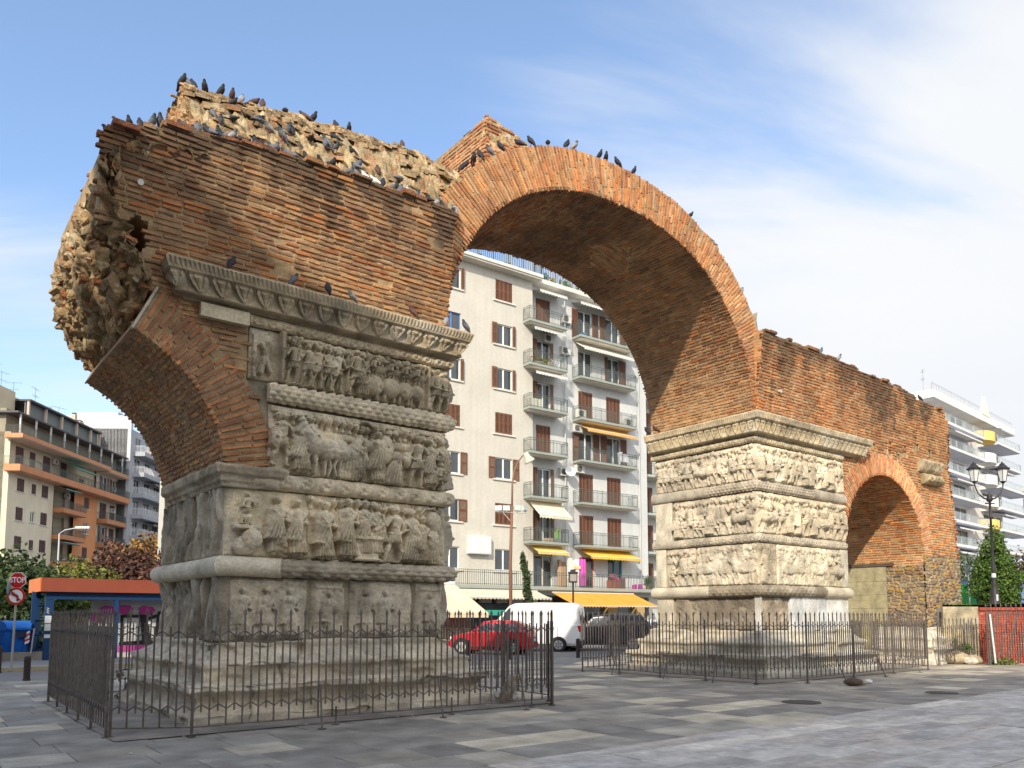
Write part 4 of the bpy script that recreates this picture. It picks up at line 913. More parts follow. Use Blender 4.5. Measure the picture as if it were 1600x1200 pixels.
def stone(name, loc, r_, c, lb, cat, sx=1.2, m=M_rubble, group=None, seed=1):
    th_, ph_ = np.meshgrid(np.linspace(0, math.pi, 22), np.linspace(0, 2*math.pi, 32), indexing='ij')
    x, y, z = np.sin(th_)*np.cos(ph_), np.sin(th_)*np.sin(ph_), np.cos(th_); k = 1+.5*(fbm(x*1.4+9, y*1.4+9, z*1.4, 3, seed)-.5)+.12*(vn(x*4+9, y*4+9, z*4, seed)-.5)
    mb = MB(); mb.grid(st(x*r_*k*sx, y*r_*k, (z*.72+.68)*r_*k), c); o = mb.build(name, m, smooth=True); o.location = loc; return tag(o, lb, cat, group)
stone('white_stone', W(4.95, -.75, .03), .19, (.62, .58, .52), 'round white marble stone inside the near fence beside the broken block', 'stone', seed=3)
h = HF(.24, .5, .02, 5); h.Z = .05+(fbm(h.X*5, h.Y*5, 0, 4, 8)-.5)*.16
o = panel(h, lambda a, b, d: st(4.56+.9*a+.62*b, -1.05-d*.8+.0*b, .04+b), 0, 0, 'broken_block', None, (.27, .22, .16), 9, (), rnd=.05); o.location = ORG; o.rotation_euler = (0, 0, ANG)
tag(o, 'dark broken stone block leaning inside the near fence at its right end', 'stone block')
stone('brown_stone', W(13.1, -2.95, .03), .12, (.14, .10, .07), 'small dark brown stone lying outside the far fence corner', 'stone', 1.7, seed=4)
stone('tan_stone', W(13.45, -2.95, .03), .085, (.45, .36, .24), 'small tan stone lying beside the dark brown one', 'stone', 1.6, seed=6)
stone('white_scrap', W(13.95, -2.85, .03), .07, (.75, .74, .7), 'crumpled white scrap lying at the foot of the far fence', 'litter', 1.5, M_plain, seed=8)

# ------------------------------------------------------------------ iron fences
def iron_fence(p0, p1, label, group='iron railings around the piers', Hh=1.66, sp=.108, posts=3, brace=0, ends=(True, True), z0=.04):
    p0, p1 = Vector(p0), Vector(p1); L = (p1-p0).length; rz = math.atan2(p1.y-p0.y, p1.x-p0.x)
    e = empty('iron_fence', (p0.x, p0.y, z0), rz, label, 'fence', group)
    n = max(2, int(round(L/sp/2))*2); sp = L/n; r_ = .0095; pk, zg = MB(), MB()
    rnd = np.random.default_rng(int(abs(p0.x)*100))
    for i in range(n+1):
        x = i*sp; tall = i % 2 == 0; jx, jy = rnd.normal()*.003, rnd.normal()*.003
        zb, zt_ = (.12, Hh-.06) if tall else (.30, Hh-.24)
        pk.box(x-r_, x+r_, -r_, r_, zb, zt_, (.1,)*3, lambda V, jx=jx, jy=jy: V+np.stack([jx*V[:, 2], jy*V[:, 2], 0*V[:, 2]], -1))
        if tall:
            pk.box(x-.022+jx, x+.022+jx, -.005, .005, zt_, zt_+.018); pk.add(np.array([(x-.014+jx, -.006, zt_+.018), (x+.014+jx, -.006, zt_+.018), (x+jx, 0, zt_+.07), (x-.014+jx, .006, zt_+.018), (x+.014+jx, .006, zt_+.018)]), [np.array([(0, 1, 2), (4, 3, 2), (3, 0, 2), (1, 4, 2)])])
            for sg in (-1, 1): pk.tube([(x+jx, 0, zt_-.045), (x+sg*.03+jx, 0, zt_-.005)], .005, 4)
        if i < n:
            za, zb2 = (Hh-.30, Hh-.37) if tall else (Hh-.37, Hh-.30)
            zg.tube([(x, -.012, za), (x+sp, -.012, zb2)], .0085, 4)
            za, zb2 = (.30, .37) if tall else (.37, .30)
            zg.tube([(x, -.012, za+.03), (x+sp, -.012, zb2+.03)], .0085, 4)
    zg.box(0, L, -.007, .007, .105, .122)
    pk.build('pickets', M_iron, e); zg.build('zigzag_rail', M_iron, e)
    for i in range(posts):
        x = L*i/(posts-1) if posts > 1 else 0
        if (i == 0 and not ends[0]) or (i == posts-1 and not ends[1]): continue
        b = MB(); b.box(x-.016, x+.016, -.016, .016, -.03, Hh-.2); b.box(x-.045, x+.045, -.045, .045, -.005, .008); b.build('post', M_iron, e)
    for k in range(brace):
        x = L*(k+.6)/(brace+.2); b = MB(); b.tube([(x, -.02, .62), (x-.12, -.34, .0)], .014, 6); b.box(x-.17, x-.07, -.38, -.30, -.005, .006); b.build('brace', M_iron, e)
    return e
G1 = 'iron railings around the near pier'; G2 = 'iron railings around the far pier'
iron_fence(W(-1.67, 4.3), W(-1.76, -1.05), 'dense looking iron railing running back from the left corner of the near pier', G1, posts=6, sp=.09)
iron_fence(W(-1.72, -1.08), W(-.86, -1.62), 'short slanting length of iron railing across the left corner of the near pier', G1, posts=2)
iron_fence(W(-.86, -1.62), W(5.2, -1.75), 'long iron railing in front of the steps of the near pier', G1, posts=2, brace=0)
for k, (t_, ) in enumerate(((.9,), (2.9,), (4.55,))):
    b = MB(); a0, a1 = W(t_, -1.66, .62), W(t_-.12, -2.0, .04); b.tube([a0, a1], .014, 6); b.box(a1.x-.05, a1.x+.05, a1.y-.04, a1.y+.04, .035, .045); a2 = W(t_+.22, -1.72, .04); b.box(a2.x-.012, a2.x+.012, a2.y-.012, a2.y+.012, .03, .3); b.box(a2.x-.05, a2.x+.05, a2.y-.04, a2.y+.04, .035, .045)
    tag(b.build('fence_stay', M_iron), ['leftmost slanting iron stay propping the long near railing', 'middle slanting iron stay propping the long near railing', 'slanting iron stay beside the leaning stone block'][k], 'fence stay')
iron_fence(W(5.2, -1.78), W(5.62, -1.25), 'narrow end-on panel of iron railing at the right corner of the near pier', G1, posts=2, sp=.05)
iron_fence(W(5.6, -1.2), W(5.6, 4.3), 'iron railing going back beside the great opening, red car behind it', G1, posts=5)
iron_fence(W(5.6, 4.3), W(-1.67, 4.35), 'iron railing closing the back of the near pier', G1, posts=4)
iron_fence(W(11.5, 4.2), W(11.62, -1.45), 'iron railing along the left side of the far pier with slanting stays', G2, posts=5, brace=0)
for k in range(3):
    s_ = (2.9, 1.1, -.4)[k]; b = MB(); a0, a1 = W(11.58, s_, .7), W(11.2, s_-.15, .04); b.tube([a0, a1], .015, 6)
    tag(b.build('fence_stay', M_iron), ['slanting stay farthest back on the left railing of the far pier', 'middle slanting stay on the left railing of the far pier', 'nearest slanting stay on the left railing of the far pier'][k], 'fence stay')
iron_fence(W(11.62, -1.45), W(12.9, -1.95), 'short iron railing panel across the near corner of the far pier', G2, posts=2, sp=.1)
iron_fence(W(12.9, -1.95), W(19.9, -1.5), 'long iron railing in front of the marble steps of the far pier', G2, posts=4, brace=3)
iron_fence(W(19.9, -1.5), W(20.1, 1.5), 'end panel of iron railing under the side arch', G2, posts=3, sp=.07)
iron_fence(W(11.5, 4.2), W(20.0, 4.3), 'iron railing closing the back of the far pier', G2, posts=4)
iron_fence(W(22.3, -.75), W(25.6, -1.15), 'low iron railing in front of the end pier base', 'iron railings beside the end pier', Hh=1.5, posts=3)
iron_fence((15.2, 25.55, 0), (25, 26.15, 0), 'sunlit rusty railing in front of the red wall', 'iron railings beside the end pier', Hh=1.95, sp=.085, posts=4)
iron_fence(W(25.5, -1.2), (15.25, 25.5, 0), 'short tilted railing piece joining the end pier railings', 'iron railings beside the end pier', Hh=1.6, posts=2)

# ------------------------------------------------------------------ red brick retaining wall, raised lawn
e = empty('retaining_wall', (14.6, 26.6, 0), 0, 'low red painted brick wall with a coping, holding up the lawn', 'wall')
mb, mo = MB(), MB()
brickwork(lambda a, b, d: st(a, -np.asarray(d), b), 1.0, 24, 0, 1.78, None, np.array([(.42, .085, .06), (.36, .07, .05), (.46, .12, .08)]), mb, mo, pitch=.082, bl=.25, proud=.01, seed=91, mort=np.array((.34, .09, .06)), ero=0, res=.2)
mo.box(1, 24, .02, .4, 0, 1.77, (.4, .1, .07)); wl = mb.build('brick_face', M_brick, e); mo.build('mortar_joint', M_mortar, wl)
mb = MB()
for k in range(220): mb.box(1.0+k*.105, 1.0+k*.105+.095, -.06, .42, 1.78, 1.88, np.array((.42, .08, .05))*rp.uniform(.8, 1.15))
mb.build('coping', M_brick, e)
h = HF(1.2, 1.9, .04, 92); h.Z = (fbm(h.X*4, h.Y*4, 0, 4, 8)-.5)*.08
panel(h, lambda a, b, d: st(a-.2, -d, b), 0, 0, 'rough_stub', e, (.45, .38, .25), 92)
gw = (15.2, 27.0)
V = np.array([(14.4, 27.0, 0), (120, 27.0, 0), (120, 140, 0), (74, 140, 0), (14.4, 27.0, 1.86), (120, 27.0, 1.86), (120, 140, 2.2), (74, 140, 2.2)])
mb = MB(); mb.add(V, [np.array([(4, 5, 6, 7), (0, 1, 5, 4), (3, 0, 4, 7)])], (.16, .155, .15)); tag(mb.build('raised_street', M_plain), kind='structure')
aa, bb = np.meshgrid(np.linspace(14.6, 60, 160), np.linspace(27.0, 33, 30), indexing='ij')
mb = MB(); gz = 1.93+.1*fbm(aa*.4, bb*.4, 0, 3, 1)+.05*np.sin((bb-27)/6*math.pi); mb.grid(st(aa+(bb-27)*.56, bb, gz), (.07, .13, .02)); tag(mb.build('lawn', mat('turf', (.075, .14, .02), rough=.95, nscale=2, namt=.3, n2=30, n2amt=.3, bump=.6)), kind='structure')
mb = MB(); n = 16000; x = rp.uniform(14.8, 30, n); y = rp.uniform(27.02, 32.8, n); z = 1.88+.08*fbm((x)*.4, y*.4, 0, 3, 1); hx = rp.uniform(.04, .11, n); a = rp.uniform(0, 6.28, n); wv = .012
dx, dy = np.cos(a)*wv, np.sin(a)*wv; xx = x+(y-27)*.56
V = np.stack([np.stack([xx-dx, y-dy, z], -1), np.stack([xx+dx, y+dy, z], -1), np.stack([xx+rp.normal(size=n)*.03, y+rp.normal(size=n)*.03, z+hx], -1)], 1).reshape(-1, 3)
c = np.array([(.10, .22, .03), (.07, .16, .02), (.14, .26, .05)])[rp.integers(0, 3, n)]
mb.add(V, [np.arange(n*3).reshape(-1, 3)], np.repeat(c, 3, 0)); tag(mb.build('grass', M_leaf), 'bright green grass of the raised lawn', 'grass', kind='stuff')

# ------------------------------------------------------------------ trees and plants
def leafcloud(mb, cen, rad, n, size, pal, seed, shell=.55, lump=.35, flat=1.):
    r = np.random.default_rng(seed); d = r.normal(size=(n, 3)); d /= np.linalg.norm(d, axis=1)[:, None]
    q = r.uniform(0, 1, n)**shell; lp = 1+lump*(fbm(d[:, 0]*2.2+seed, d[:, 1]*2.2, d[:, 2]*2.2, 3, seed)-.5)*2.4
    gap = fbm(d[:, 0]*4+q*2, d[:, 1]*4+q*2, d[:, 2]*4, 3, seed+5) < .63
    P = np.array(cen)+d*(q*lp)[:, None]*np.array(rad); P, d = P[gap], d[gap]; n = len(P)
    a = r.normal(size=(n, 3))+d*.8; a /= np.linalg.norm(a, axis=1)[:, None]; b = np.cross(a, r.normal(size=(n, 3))); b /= np.linalg.norm(b, axis=1)[:, None]+1e-9; c2 = np.cross(a, b)
    s_ = size*r.uniform(.5, 1.3, n)[:, None]
    V = np.stack([P-b*s_, P-c2*s_*.55+a*s_*.1, P+b*s_, P+c2*s_*.55+a*s_*.1], 1).reshape(-1, 3)
    cl = fbm(P[:, 0]*1.1, P[:, 1]*1.1, P[:, 2]*1.1, 3, seed+7)
    C = pal[np.clip((cl*len(pal)+r.normal(size=n)*.7).astype(int), 0, len(pal)-1)]*r.uniform(.7, 1.3, n)[:, None]
    mb.add(V, [np.arange(n*4).reshape(-1, 4)], np.repeat(C, 4, 0))
def tree(name, loc, lobes, n, size, pal, label, th=2.5, tr=.18, seed=1, group=None, cat='tree', **k):
    e = empty(name, loc, 0, label, cat, group); mb = MB(); r = np.random.default_rng(seed)
    vol = sum(l[3]*l[4]*l[5] for l in lobes)
    for i, l in enumerate(lobes): leafcloud(mb, l[:3], l[3:], int(n*l[3]*l[4]*l[5]/vol), size, pal, seed+i*3, **k)
    mb.build('crown', M_leaf, e); b = MB(); b.tube([(0, 0, -.1), (.05, .03, th*.5), (-.04, 0, th), (0, 0, th+1)], [tr*1.3, tr, tr*.8, tr*.5], 9)
    for l in lobes[:7]:
        b.tube([(0, 0, th*.8), (l[0]*.5, l[1]*.5, (l[2]+th)*.5), (l[0]*.95, l[1]*.95, l[2]+.3)], [tr*.6, tr*.35, tr*.1], 6)
        for j in range(5): q = r.normal(size=3)*np.array(l[3:])*.45; b.tube([(l[0]*.7, l[1]*.7, l[2]*.8+th*.15), (l[0]+q[0], l[1]+q[1], l[2]+q[2])], [tr*.25, tr*.06], 5)
    b.build('trunk', M_bark, e); return e
GRN = np.array([(.025, .045, .012), (.045, .075, .02), (.03, .055, .015), (.07, .10, .03)])
YEL = np.array([(.09, .11, .02), (.14, .15, .03), (.20, .19, .035), (.07, .09, .02)])
BUR = np.array([(.06, .022, .02), (.085, .032, .026), (.10, .05, .032), (.045, .02, .018), (.13, .065, .035)])
ORA = np.array([(.28, .13, .02), (.36, .20, .03), (.2, .1, .02), (.14, .11, .03)])
def at(px, Y): return (px-800)/1240*Y*1.004
tree('broadleaf_tree', (at(5, 40), 40, 0), [(0, 0, 3.2, 2.6, 2.2, 2.0), (-1.6, 0, 2.6, 2.2, 2, 1.8), (1.5, .5, 2.5, 1.8, 1.6, 1.6)], 9000, .16, GRN, 'dark green bushy tree behind the blue bins at the far left', seed=21)
tree('broadleaf_tree', (at(66, 43), 43, 0), [(0, 0, 2.3, 1.9, 1.6, 1.7), (1.2, 0, 1.9, 1.6, 1.5, 1.4)], 6000, .15, GRN*1.1, 'lower dark green tree behind the stop sign and the shelter', seed=22)
tree('yellowing_tree', (at(128, 45), 45, 0), [(0, 0, 3.0, 2.0, 1.7, 1.9), (1.3, 0, 2.6, 1.5, 1.4, 1.6), (-1.2, .2, 2.6, 1.3, 1.3, 1.5)], 6500, .15, YEL, 'yellow green autumn tree rising behind the orange shelter roof', seed=23)
tree('burgundy_tree', (at(205, 47), 47, 0), [(0, 0, 3.6, 2.5, 2.0, 2.4), (1.7, 0, 3.2, 2.0, 1.8, 2.2), (-1.7, 0, 3.0, 1.6, 1.6, 1.8)], 11000, .16, BUR, 'reddish purple autumn tree left of the near pier', seed=24)
tree('golden_tree', (at(238, 56), 56, 0), [(0, 0, 4.9, 2.2, 2, 2.6), (-2, 0, 4.4, 1.8, 1.6, 2.2), (1.5, 0, 4.5, 2, 1.8, 2.2)], 7500, .19, ORA, 'golden orange autumn tree behind the burgundy one', seed=25)
for i, (px, Y, hh_, pal_) in enumerate(((60, 34, 1.5, GRN), (100, 35, 1.3, GRN*1.2), (135, 36, 1.2, YEL*.7), (180, 37, 1.4, GRN), (15, 33, 1.2, GRN))):
    tree('shrub', (at(px, Y), Y, 0), [(0, 0, hh_*.5, 1.3, .9, hh_*.65), (.9, 0, hh_*.45, 1.0, .8, hh_*.5)], 2600, .1, pal_, ['dark shrub seen through the open shelter', 'green shrub behind the middle of the shelter', 'olive shrub behind the shelter bench', 'shrub at the back of the graffiti kiosk', 'low shrub behind the blue bins'][i], th=.5, tr=.06, seed=40+i, cat='shrub')
# narrow climbing cypress by the street lamp
lob = [(.05*math.sin(i*1.3)-.035*i+.3, .05*math.cos(i), .4+i*.28, .31-.011*i, .27, .34) for i in range(15)]
tree('slim_cypress', (at(824, 39), 39, .1), lob, 5200, .07, GRN*1.1+.01, 'slim slightly twisted dark cypress in front of the grey building', th=3.2, tr=.07, seed=50, lump=.25)
CON = np.array([(.06, .11, .015), (.08, .15, .02), (.045, .08, .012), (.11, .17, .03)])
lob = [(.0+.12*math.sin(i*2), 0, .25+i*.32, 1.22*math.sin(min(1, (i+2.2)/5)*1.57)*(1-max(0, i-4)/9.5)**.8, 1.15*(1-max(0, i-4)/9.5), .42) for i in range(12)]
tree('conical_cypress', (at(1553, 39), 39, 1.9), lob, 15000, .075, CON, 'dense bright green egg shaped cypress behind the tall lamp post', th=2.5, tr=.12, seed=51, lump=.3, shell=.35)
lob = [(0, 0, 2.4, 1.3, 1.2, 1.3), (.9, 0, 2.0, 1, 1, 1), (-.8, 0, 2.1, 1, 1, .9)]
tree('bare_tree', (at(1598, 46), 46, 1.9), lob, 900, .11, BUR*.9+.03, 'sparse nearly leafless tree right of the green cypress', th=1.6, tr=.07, seed=52)
tree('bare_tree', (at(1508, 50), 50, 1.9), lob, 1500, .12, GRN+.02, 'thin dark tree between the end pier and the cypress', th=1.6, tr=.07, seed=53)
tree('broadleaf_tree', (at(1612, 52), 52, 1.9), [(0, 0, 2.2, 1.2, 1.1, 1.5)], 2600, .12, CON, 'green shrub cut by the right edge of the view', th=1.2, tr=.09, seed=54)
tree('weed_clump', (15.75, 25.7, 0), [(0, 0, .12, .32, .2, .2), (.3, 0, .08, .2, .2, .14), (-.25, 0, .1, .2, .15, .16)], 900, .035, np.array([(.06, .15, .02), (.1, .2, .03), (.25, .2, .08)]), 'green weeds growing at the foot of the rusty railing', th=.05, tr=.01, seed=55, cat='weeds')
tree('weed_clump', (14.9, 26.3, .45), [(0, 0, .1, .3, .2, .16), (-.3, 0, .25, .1, .1, .2)], 500, .035, GRN*1.6, 'small dark weeds on the rubble beside the red wall', th=.05, tr=.01, seed=56, cat='weeds')
for k, (dx_, dy_, r_, c_) in enumerate(((0, .15, .3, (.42, .34, .22)), (.7, .15, .22, (.42, .34, .22)), (.35, -.1, .2, (.6, .55, .44)))):
    stone('tumbled_block', (14.55+dx_*.8, 26.0+dy_, 0), r_, c_, ['large tumbled tan block between the end pier and the red wall', 'tumbled stone against the foot of the red wall', 'small pale stone lying between two tumbled blocks'][k], 'stone', 1.2, seed=60+k)

# ------------------------------------------------------------------ apartment blocks
def wallholes(mb, x0, x1, z0, z1, holes, y, depth, c, rc=None):
    xs = sorted({x0, x1, *[v for h in holes for v in h[:2] if x0 < v < x1]}); zs = sorted({z0, z1, *[v for h in holes for v in h[2:4] if z0 < v < z1]})
    for i in range(len(xs)-1):
        for j in range(len(zs)-1):
            cx, cz = (xs[i]+xs[i+1])/2, (zs[j]+zs[j+1])/2
            if any(h[0] < cx < h[1] and h[2] < cz < h[3] for h in holes): continue
            mb.add([(xs[i], y, zs[j]), (xs[i+1], y, zs[j]), (xs[i+1], y, zs[j+1]), (xs[i], y, zs[j+1])], [np.array([(0, 1, 2, 3)])], c)
    for h in holes:
        a, b, p, q = h[:4]; V = [(a, y, p), (b, y, p), (b, y, q), (a, y, q), (a, y+depth, p), (b, y+depth, p), (b, y+depth, q), (a, y+depth, q)]
        mb.add(V, [np.array([(0, 4, 5, 1), (1, 5, 6, 2), (2, 6, 7, 3), (3, 7, 4, 0)])], rc or c)
SH = (.19, .085, .05); FR = (.75, .75, .72)
def window(par, x0, x1, z0, z1, y=0, kind='open', frame=FR, shc=SH, sill=True, door=False, curtain=None, name=None, sh_w=.55, inset=.14, shin=0.):
    mb = MB(); f = .07
    mb.box(x0, x0+f, y+inset-.05, y+inset, z0, z1, frame); mb.box(x1-f, x1, y+inset-.05, y+inset, z0, z1, frame); mb.box(x0+f, x1-f, y+inset-.05, y+inset, z1-f, z1, frame); mb.box(x0+f, x1-f, y+inset-.05, y+inset, z0, z0+f, frame)
    xm = (x0+x1)/2; mb.box(xm-.05, xm+.05, y+inset-.06, y+inset-.002, z0+f, z1-f, frame)
    if sill: mb.box(x0-.22, x1+.22, y-.1, y+.02, z0-.12, z0-.02, (.66, .62, .54))
    o = mb.build(name or ('balcony_door' if door else 'window'), M_plain, par)
    g = MB(); g.box(x0+.02, x1-.02, y+inset+.004, y+inset+.02, z0+.02, z1-.02, (.1,)*3); g.build('pane', M_glass, o)
    cu = MB(); cc_ = curtain or (.42, .42, .40); n = 14
    aa = np.linspace(x0+.05, xm-.03, n) if kind != 'wide' else np.linspace(x0+.05, x1-.05, n); zz = np.array([z0, z1])
    A, B = np.meshgrid(aa, zz, indexing='ij'); cu.grid(st(A, y+inset+.08+.03*np.sin(A*40), B), cc_)
    A2 = A+(x1-x0)*.5*.92; cu.grid(st(np.minimum(A2, x1-.05), y+inset+.08+.03*np.sin(A2*40), B), np.array(cc_)*.85); cu.build('curtain', M_plain, o)
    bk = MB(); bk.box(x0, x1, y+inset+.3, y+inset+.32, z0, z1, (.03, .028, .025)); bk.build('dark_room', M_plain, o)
    def shutter(a, b, yy, closed=False, rot=None):
        s = MB(); nn = max(1, int(round((b-a)/.34))) if closed else 1; wd = (b-a)/nn
        for k in range(nn):
            p, q = a+k*wd+.008, a+(k+1)*wd-.008
            s.box(p, p+.05, yy-.02, yy+.02, z0, z1, shc); s.box(q-.05, q, yy-.02, yy+.02, z0, z1, shc)
            rails = [z0, (z0+z1)/2-.03, z1-.08]
            for rz_ in rails: s.box(p+.05, q-.05, yy-.018, yy+.018, rz_, rz_+.08, np.array(shc)*1.05)
            nz = int((z1-z0)/.075)
            for t in range(nz):
                zz_ = z0+.09+t*.075
                if zz_ < z1-.1: s.box(p+.05, q-.05, yy-.016, yy-.002, zz_, zz_+.052, np.array(shc)*(.75 if t % 2 else .88), lambda V: V-np.stack([0*V[:, 0], (V[:, 2]-zz_)*.25, 0*V[:, 0]], -1))
        s.build('shutter', M_plain, o)
    if kind == 'closed': shutter(x0, x1, y+.04, True)
    elif kind == 'open': shutter(x0-sh_w, x0-.02, y-.05); shutter(x1+.02, x1+sh_w, y-.05)
    elif kind == 'slide': shutter(x0-sh_w*.2, x0+.18, y-.04); shutter(x1-.12, x1+sh_w, y-.05)
    elif kind == 'half': shutter(x0-.35, x0+.06, y-.12); shutter(x1-.06, x1+.2, y-.12)
    return o
def railing(par, pts, z, Hh=.95, c=(.10, .12, .11), sp=.125, name='railing', r_=.009):
    mb = MB()
    for (a, b) in zip(pts[:-1], pts[1:]):
        a, b = np.array(a, float), np.array(b, float); L = np.linalg.norm(b-a); n = max(1, int(L/sp)); d = (b-a)/L
        for i in range(n+1): p = a+d*L*i/n; rr_ = r_*(1.8 if i % 8 == 0 or i == n else 1); mb.box(p[0]-rr_, p[0]+rr_, p[1]-rr_, p[1]+rr_, z, z+Hh, c)
        for hz in (z+Hh, z+.08, z+Hh-.16): mb.tube([(*a, hz), (*b, hz)], .016, 4, c)
    return mb.build(name, M_plain, par)
def balcony(par, x0, x1, z, y0=0, out=1.2, th=.16, slab=(.30, .33, .29), under=(.62, .58, .50), rail=True, rc=(.10, .12, .11)):
    mb = MB(); mb.box(x0, x1, y0-out, y0+.02, z-th, z, slab); mb.box(x0+.1, x1-.1, y0-out+.12, y0, z-th-.06, z-th+.002, under); b = mb.build('balcony', M_plain, par)
    if rail: railing(b, [(x0+.04, y0-.02), (x0+.04, y0-out+.05), (x1-.04, y0-out+.05), (x1-.04, y0-.02)], z, c=rc)
    return b
def awning(par, x0, x1, z, y, out, drop, c, val=.18, c2=None, stripes=0, name='awning'):
    mb = MB(); n = int((x1-x0)/.1); A = np.linspace(x0, x1, n); q = np.linspace(0, 1, 5)
    AA, QQ = np.meshgrid(A, q, indexing='ij'); C = np.tile(np.array(c), (n, 5, 1)).astype(float)
    if stripes: C[(np.floor(A/stripes) % 2 == 0)] = np.array(c2)
    mb.grid(st(AA, y-out*QQ, z-drop*QQ-.03*np.sin(QQ*3.14)), C)
    V0 = st(A, y-out, z-drop); V1 = st(A, y-out-.01, z-drop-val+.05*np.cos(A*2*math.pi/.28)); mb.grid(np.stack([V0, V1], 1), C[:, :2]*.92)
    o = mb.build(name, mat('awning_cloth', vc=True, rough=.9, nscale=1.2, namt=.12, n2=60, n2amt=.08, bump=.2), par)
    b = MB()
    for x in (x0+.12, x1-.12): xm = x+(.5 if x < (x0+x1)/2 else -.5); b.tube([(x, y-.05, z-.12), (xm, y-out*.5, z-drop*.5-.14), (x, y-out+.02, z-drop-.02)], .02, 5, (.6, .6, .58))
    b.tube([(x0, y-out, z-drop), (x1, y-out, z-drop)], .025, 5, (.7, .7, .66)); b.tube([(x0, y-.04, z), (x1, y-.04, z)], .05, 6, (.6, .58, .5)); b.build('awning_arm', M_plain, o); return o
def aircon(par, x, y, z, c=(.62, .61, .56)):
    mb = MB(); mb.box(x-.4, x+.4, y-.34, y, z, z+.58, c); mb.box(x-.38, x+.38, y-.2, y, z-.06, z, (.3, .3, .3)); o = mb.build('air_conditioner', M_plain, par)
    f = MB(); a = np.linspace(0, 2*math.pi, 20)
    for r_ in (.23, .17, .11, .05): f.tube([(x-.1+r_*math.cos(t), y-.35, z+.29+r_*math.sin(t)) for t in a], .010, 4, (.12, .12, .12), cap=False)
    f.lathe([(0, 0), (.22, 0)], 20, (.08, .08, .08)) if False else f.box(x-.3, x+.1, y-.345, y-.34, z+.09, z+.49, (.14, .14, .14)); f.build('fan_grille', M_plain, o); return o

# --- grey block seen through the great opening
fa = 54.3; fu = Vector((math.sin(R(fa)), math.cos(R(fa)), 0))
cbk = empty('apartment_building', (-.56, 53.6, 0), R(90-fa), 'light grey apartment block with brown shutters and balconies, framed by the great arch', 'building')
GY = (.55, .52, .45); GY2 = (.56, .565, .55)
SL = [3.58+3.13*k for k in range(7)]; TOPZ = 25.45; X0, X1, XR, RE = -19, 14.3, 2.5, .55
WIN = {}   # per floor: (kind col1, kind col2)
hol = []
k1 = ['plain', 'slide', 'open', 'closed', 'half', 'blue', 'half']; k2 = ['plain', 'closed', 'open', 'closed', 'half', 'half', 'closed']
for k, z in enumerate(SL):
    for xc in (-4.25, 0): hol.append((xc-.72, xc+.72, z+1.05, z+2.5))
    for xc in (-8.5, -12.7, -16.5): hol.append((xc-.72, xc+.72, z+1.05, z+2.5))
mb = MB(); wallholes(mb, X0, XR, 3.4, TOPZ, hol, 0, .35, GY)
mb.add([(XR, 0, 3.4), (XR, RE, 3.4), (XR, RE, TOPZ), (XR, 0, TOPZ)], [np.array([(0, 1, 2, 3)])], GY)
hol2 = []
for k, z in enumerate(SL):
    hol2.append((3.19, 4.52, z+.02, z+2.3)) if k else hol2.append((3.0, 4.65, z+.02, z+2.35))
    hol2.append((7.2, 8.6, z+.02, z+2.3)); hol2.append((10.0, 11.45, z+.02, z+2.3))
wallholes(mb, XR, X1, 3.4, TOPZ, hol2, RE, .3, GY2)
mb.add([(X1, RE, 0), (X1, 14, 0), (X1, 14, TOPZ), (X1, RE, TOPZ)], [np.array([(0, 1, 2, 3)])], GY2); mb.add([(X0, 0, 0), (X0, 14, 0), (X0, 14, TOPZ), (X0, 0, TOPZ)], [np.array([(0, 1, 2, 3)])], GY)
mb.box(X0+.1, X1-.1, 1.2, 14, 0, TOPZ-.2, (.3, .29, .27)); mb.build('wall', M_wall, cbk)
for k, z in enumerate(SL):
    for xc, kk in ((-4.25, k1[k]), (0, k2[k]), (-8.5, 'half'), (-12.7, 'closed'), (-16.5, 'open')):
        window(cbk, xc-.72, xc+.72, z+1.05, z+2.5, 0, 'none' if kk in ('plain', 'blue') else kk, frame=(.10, .22, .55) if kk == 'blue' else FR, curtain=[(.5, .5, .46), (.35, .38, .3), (.6, .6, .58)][k % 3])
dA = ['none', 'sl', 'sl', 'closed', 'sl', 'sl', 'closed']; dB = [('none', 'none'), ('closed', 'closed'), ('closed', 'closed'), ('open', 'open'), ('closed', 'closed'), ('none', 'slide'), ('open', 'open')]
for k, z in enumerate(SL):
    if k: window(cbk, 3.19, 4.52, z+.03, z+2.28, RE, 'half' if dA[k] == 'sl' else dA[k], sill=False, door=True, curtain=[(.5, .42, .18), (.55, .55, .5)][k % 2])
    else: window(cbk, 3.0, 4.65, z+.03, z+2.3, RE, 'none', sill=False, door=True, frame=(.6, .56, .48))
    for (a, b), kk, i in (((7.2, 8.6), dB[k][0], 0), ((10.0, 11.45), dB[k][1], 1)):
        if k == 0: window(cbk, a, b, z+.03, z+2.28, RE, 'none', sill=False, door=True, frame=(.36, .10, .04) if i == 0 else (.03, .30, .36), curtain=(.3, .1, .04) if i == 0 else (.03, .33, .4))
        else: window(cbk, a, b, z+.03, z+2.28, RE, kk, sill=False, door=True, sh_w=.62, curtain=(.55, .56, .55))
for k, z in enumerate(SL):
    if k: balcony(cbk, 1.65, 5.1, z, 0, .8); balcony(cbk, 6.6, 12.3, z, RE, 1.0)
    if k: MB().box(XR, 5.1, -.02, RE, z-.14, z-.003, (.5, .48, .42)).build('balcony_floor', M_plain, cbk)
b = balcony(cbk, X0, 14.0, SL[0], 0, 1.2, .22, rail=False); railing(b, [(X0, -1.12), (13.9, -1.12), (13.9, .4)], SL[0], .98, r_=.010, sp=.16)
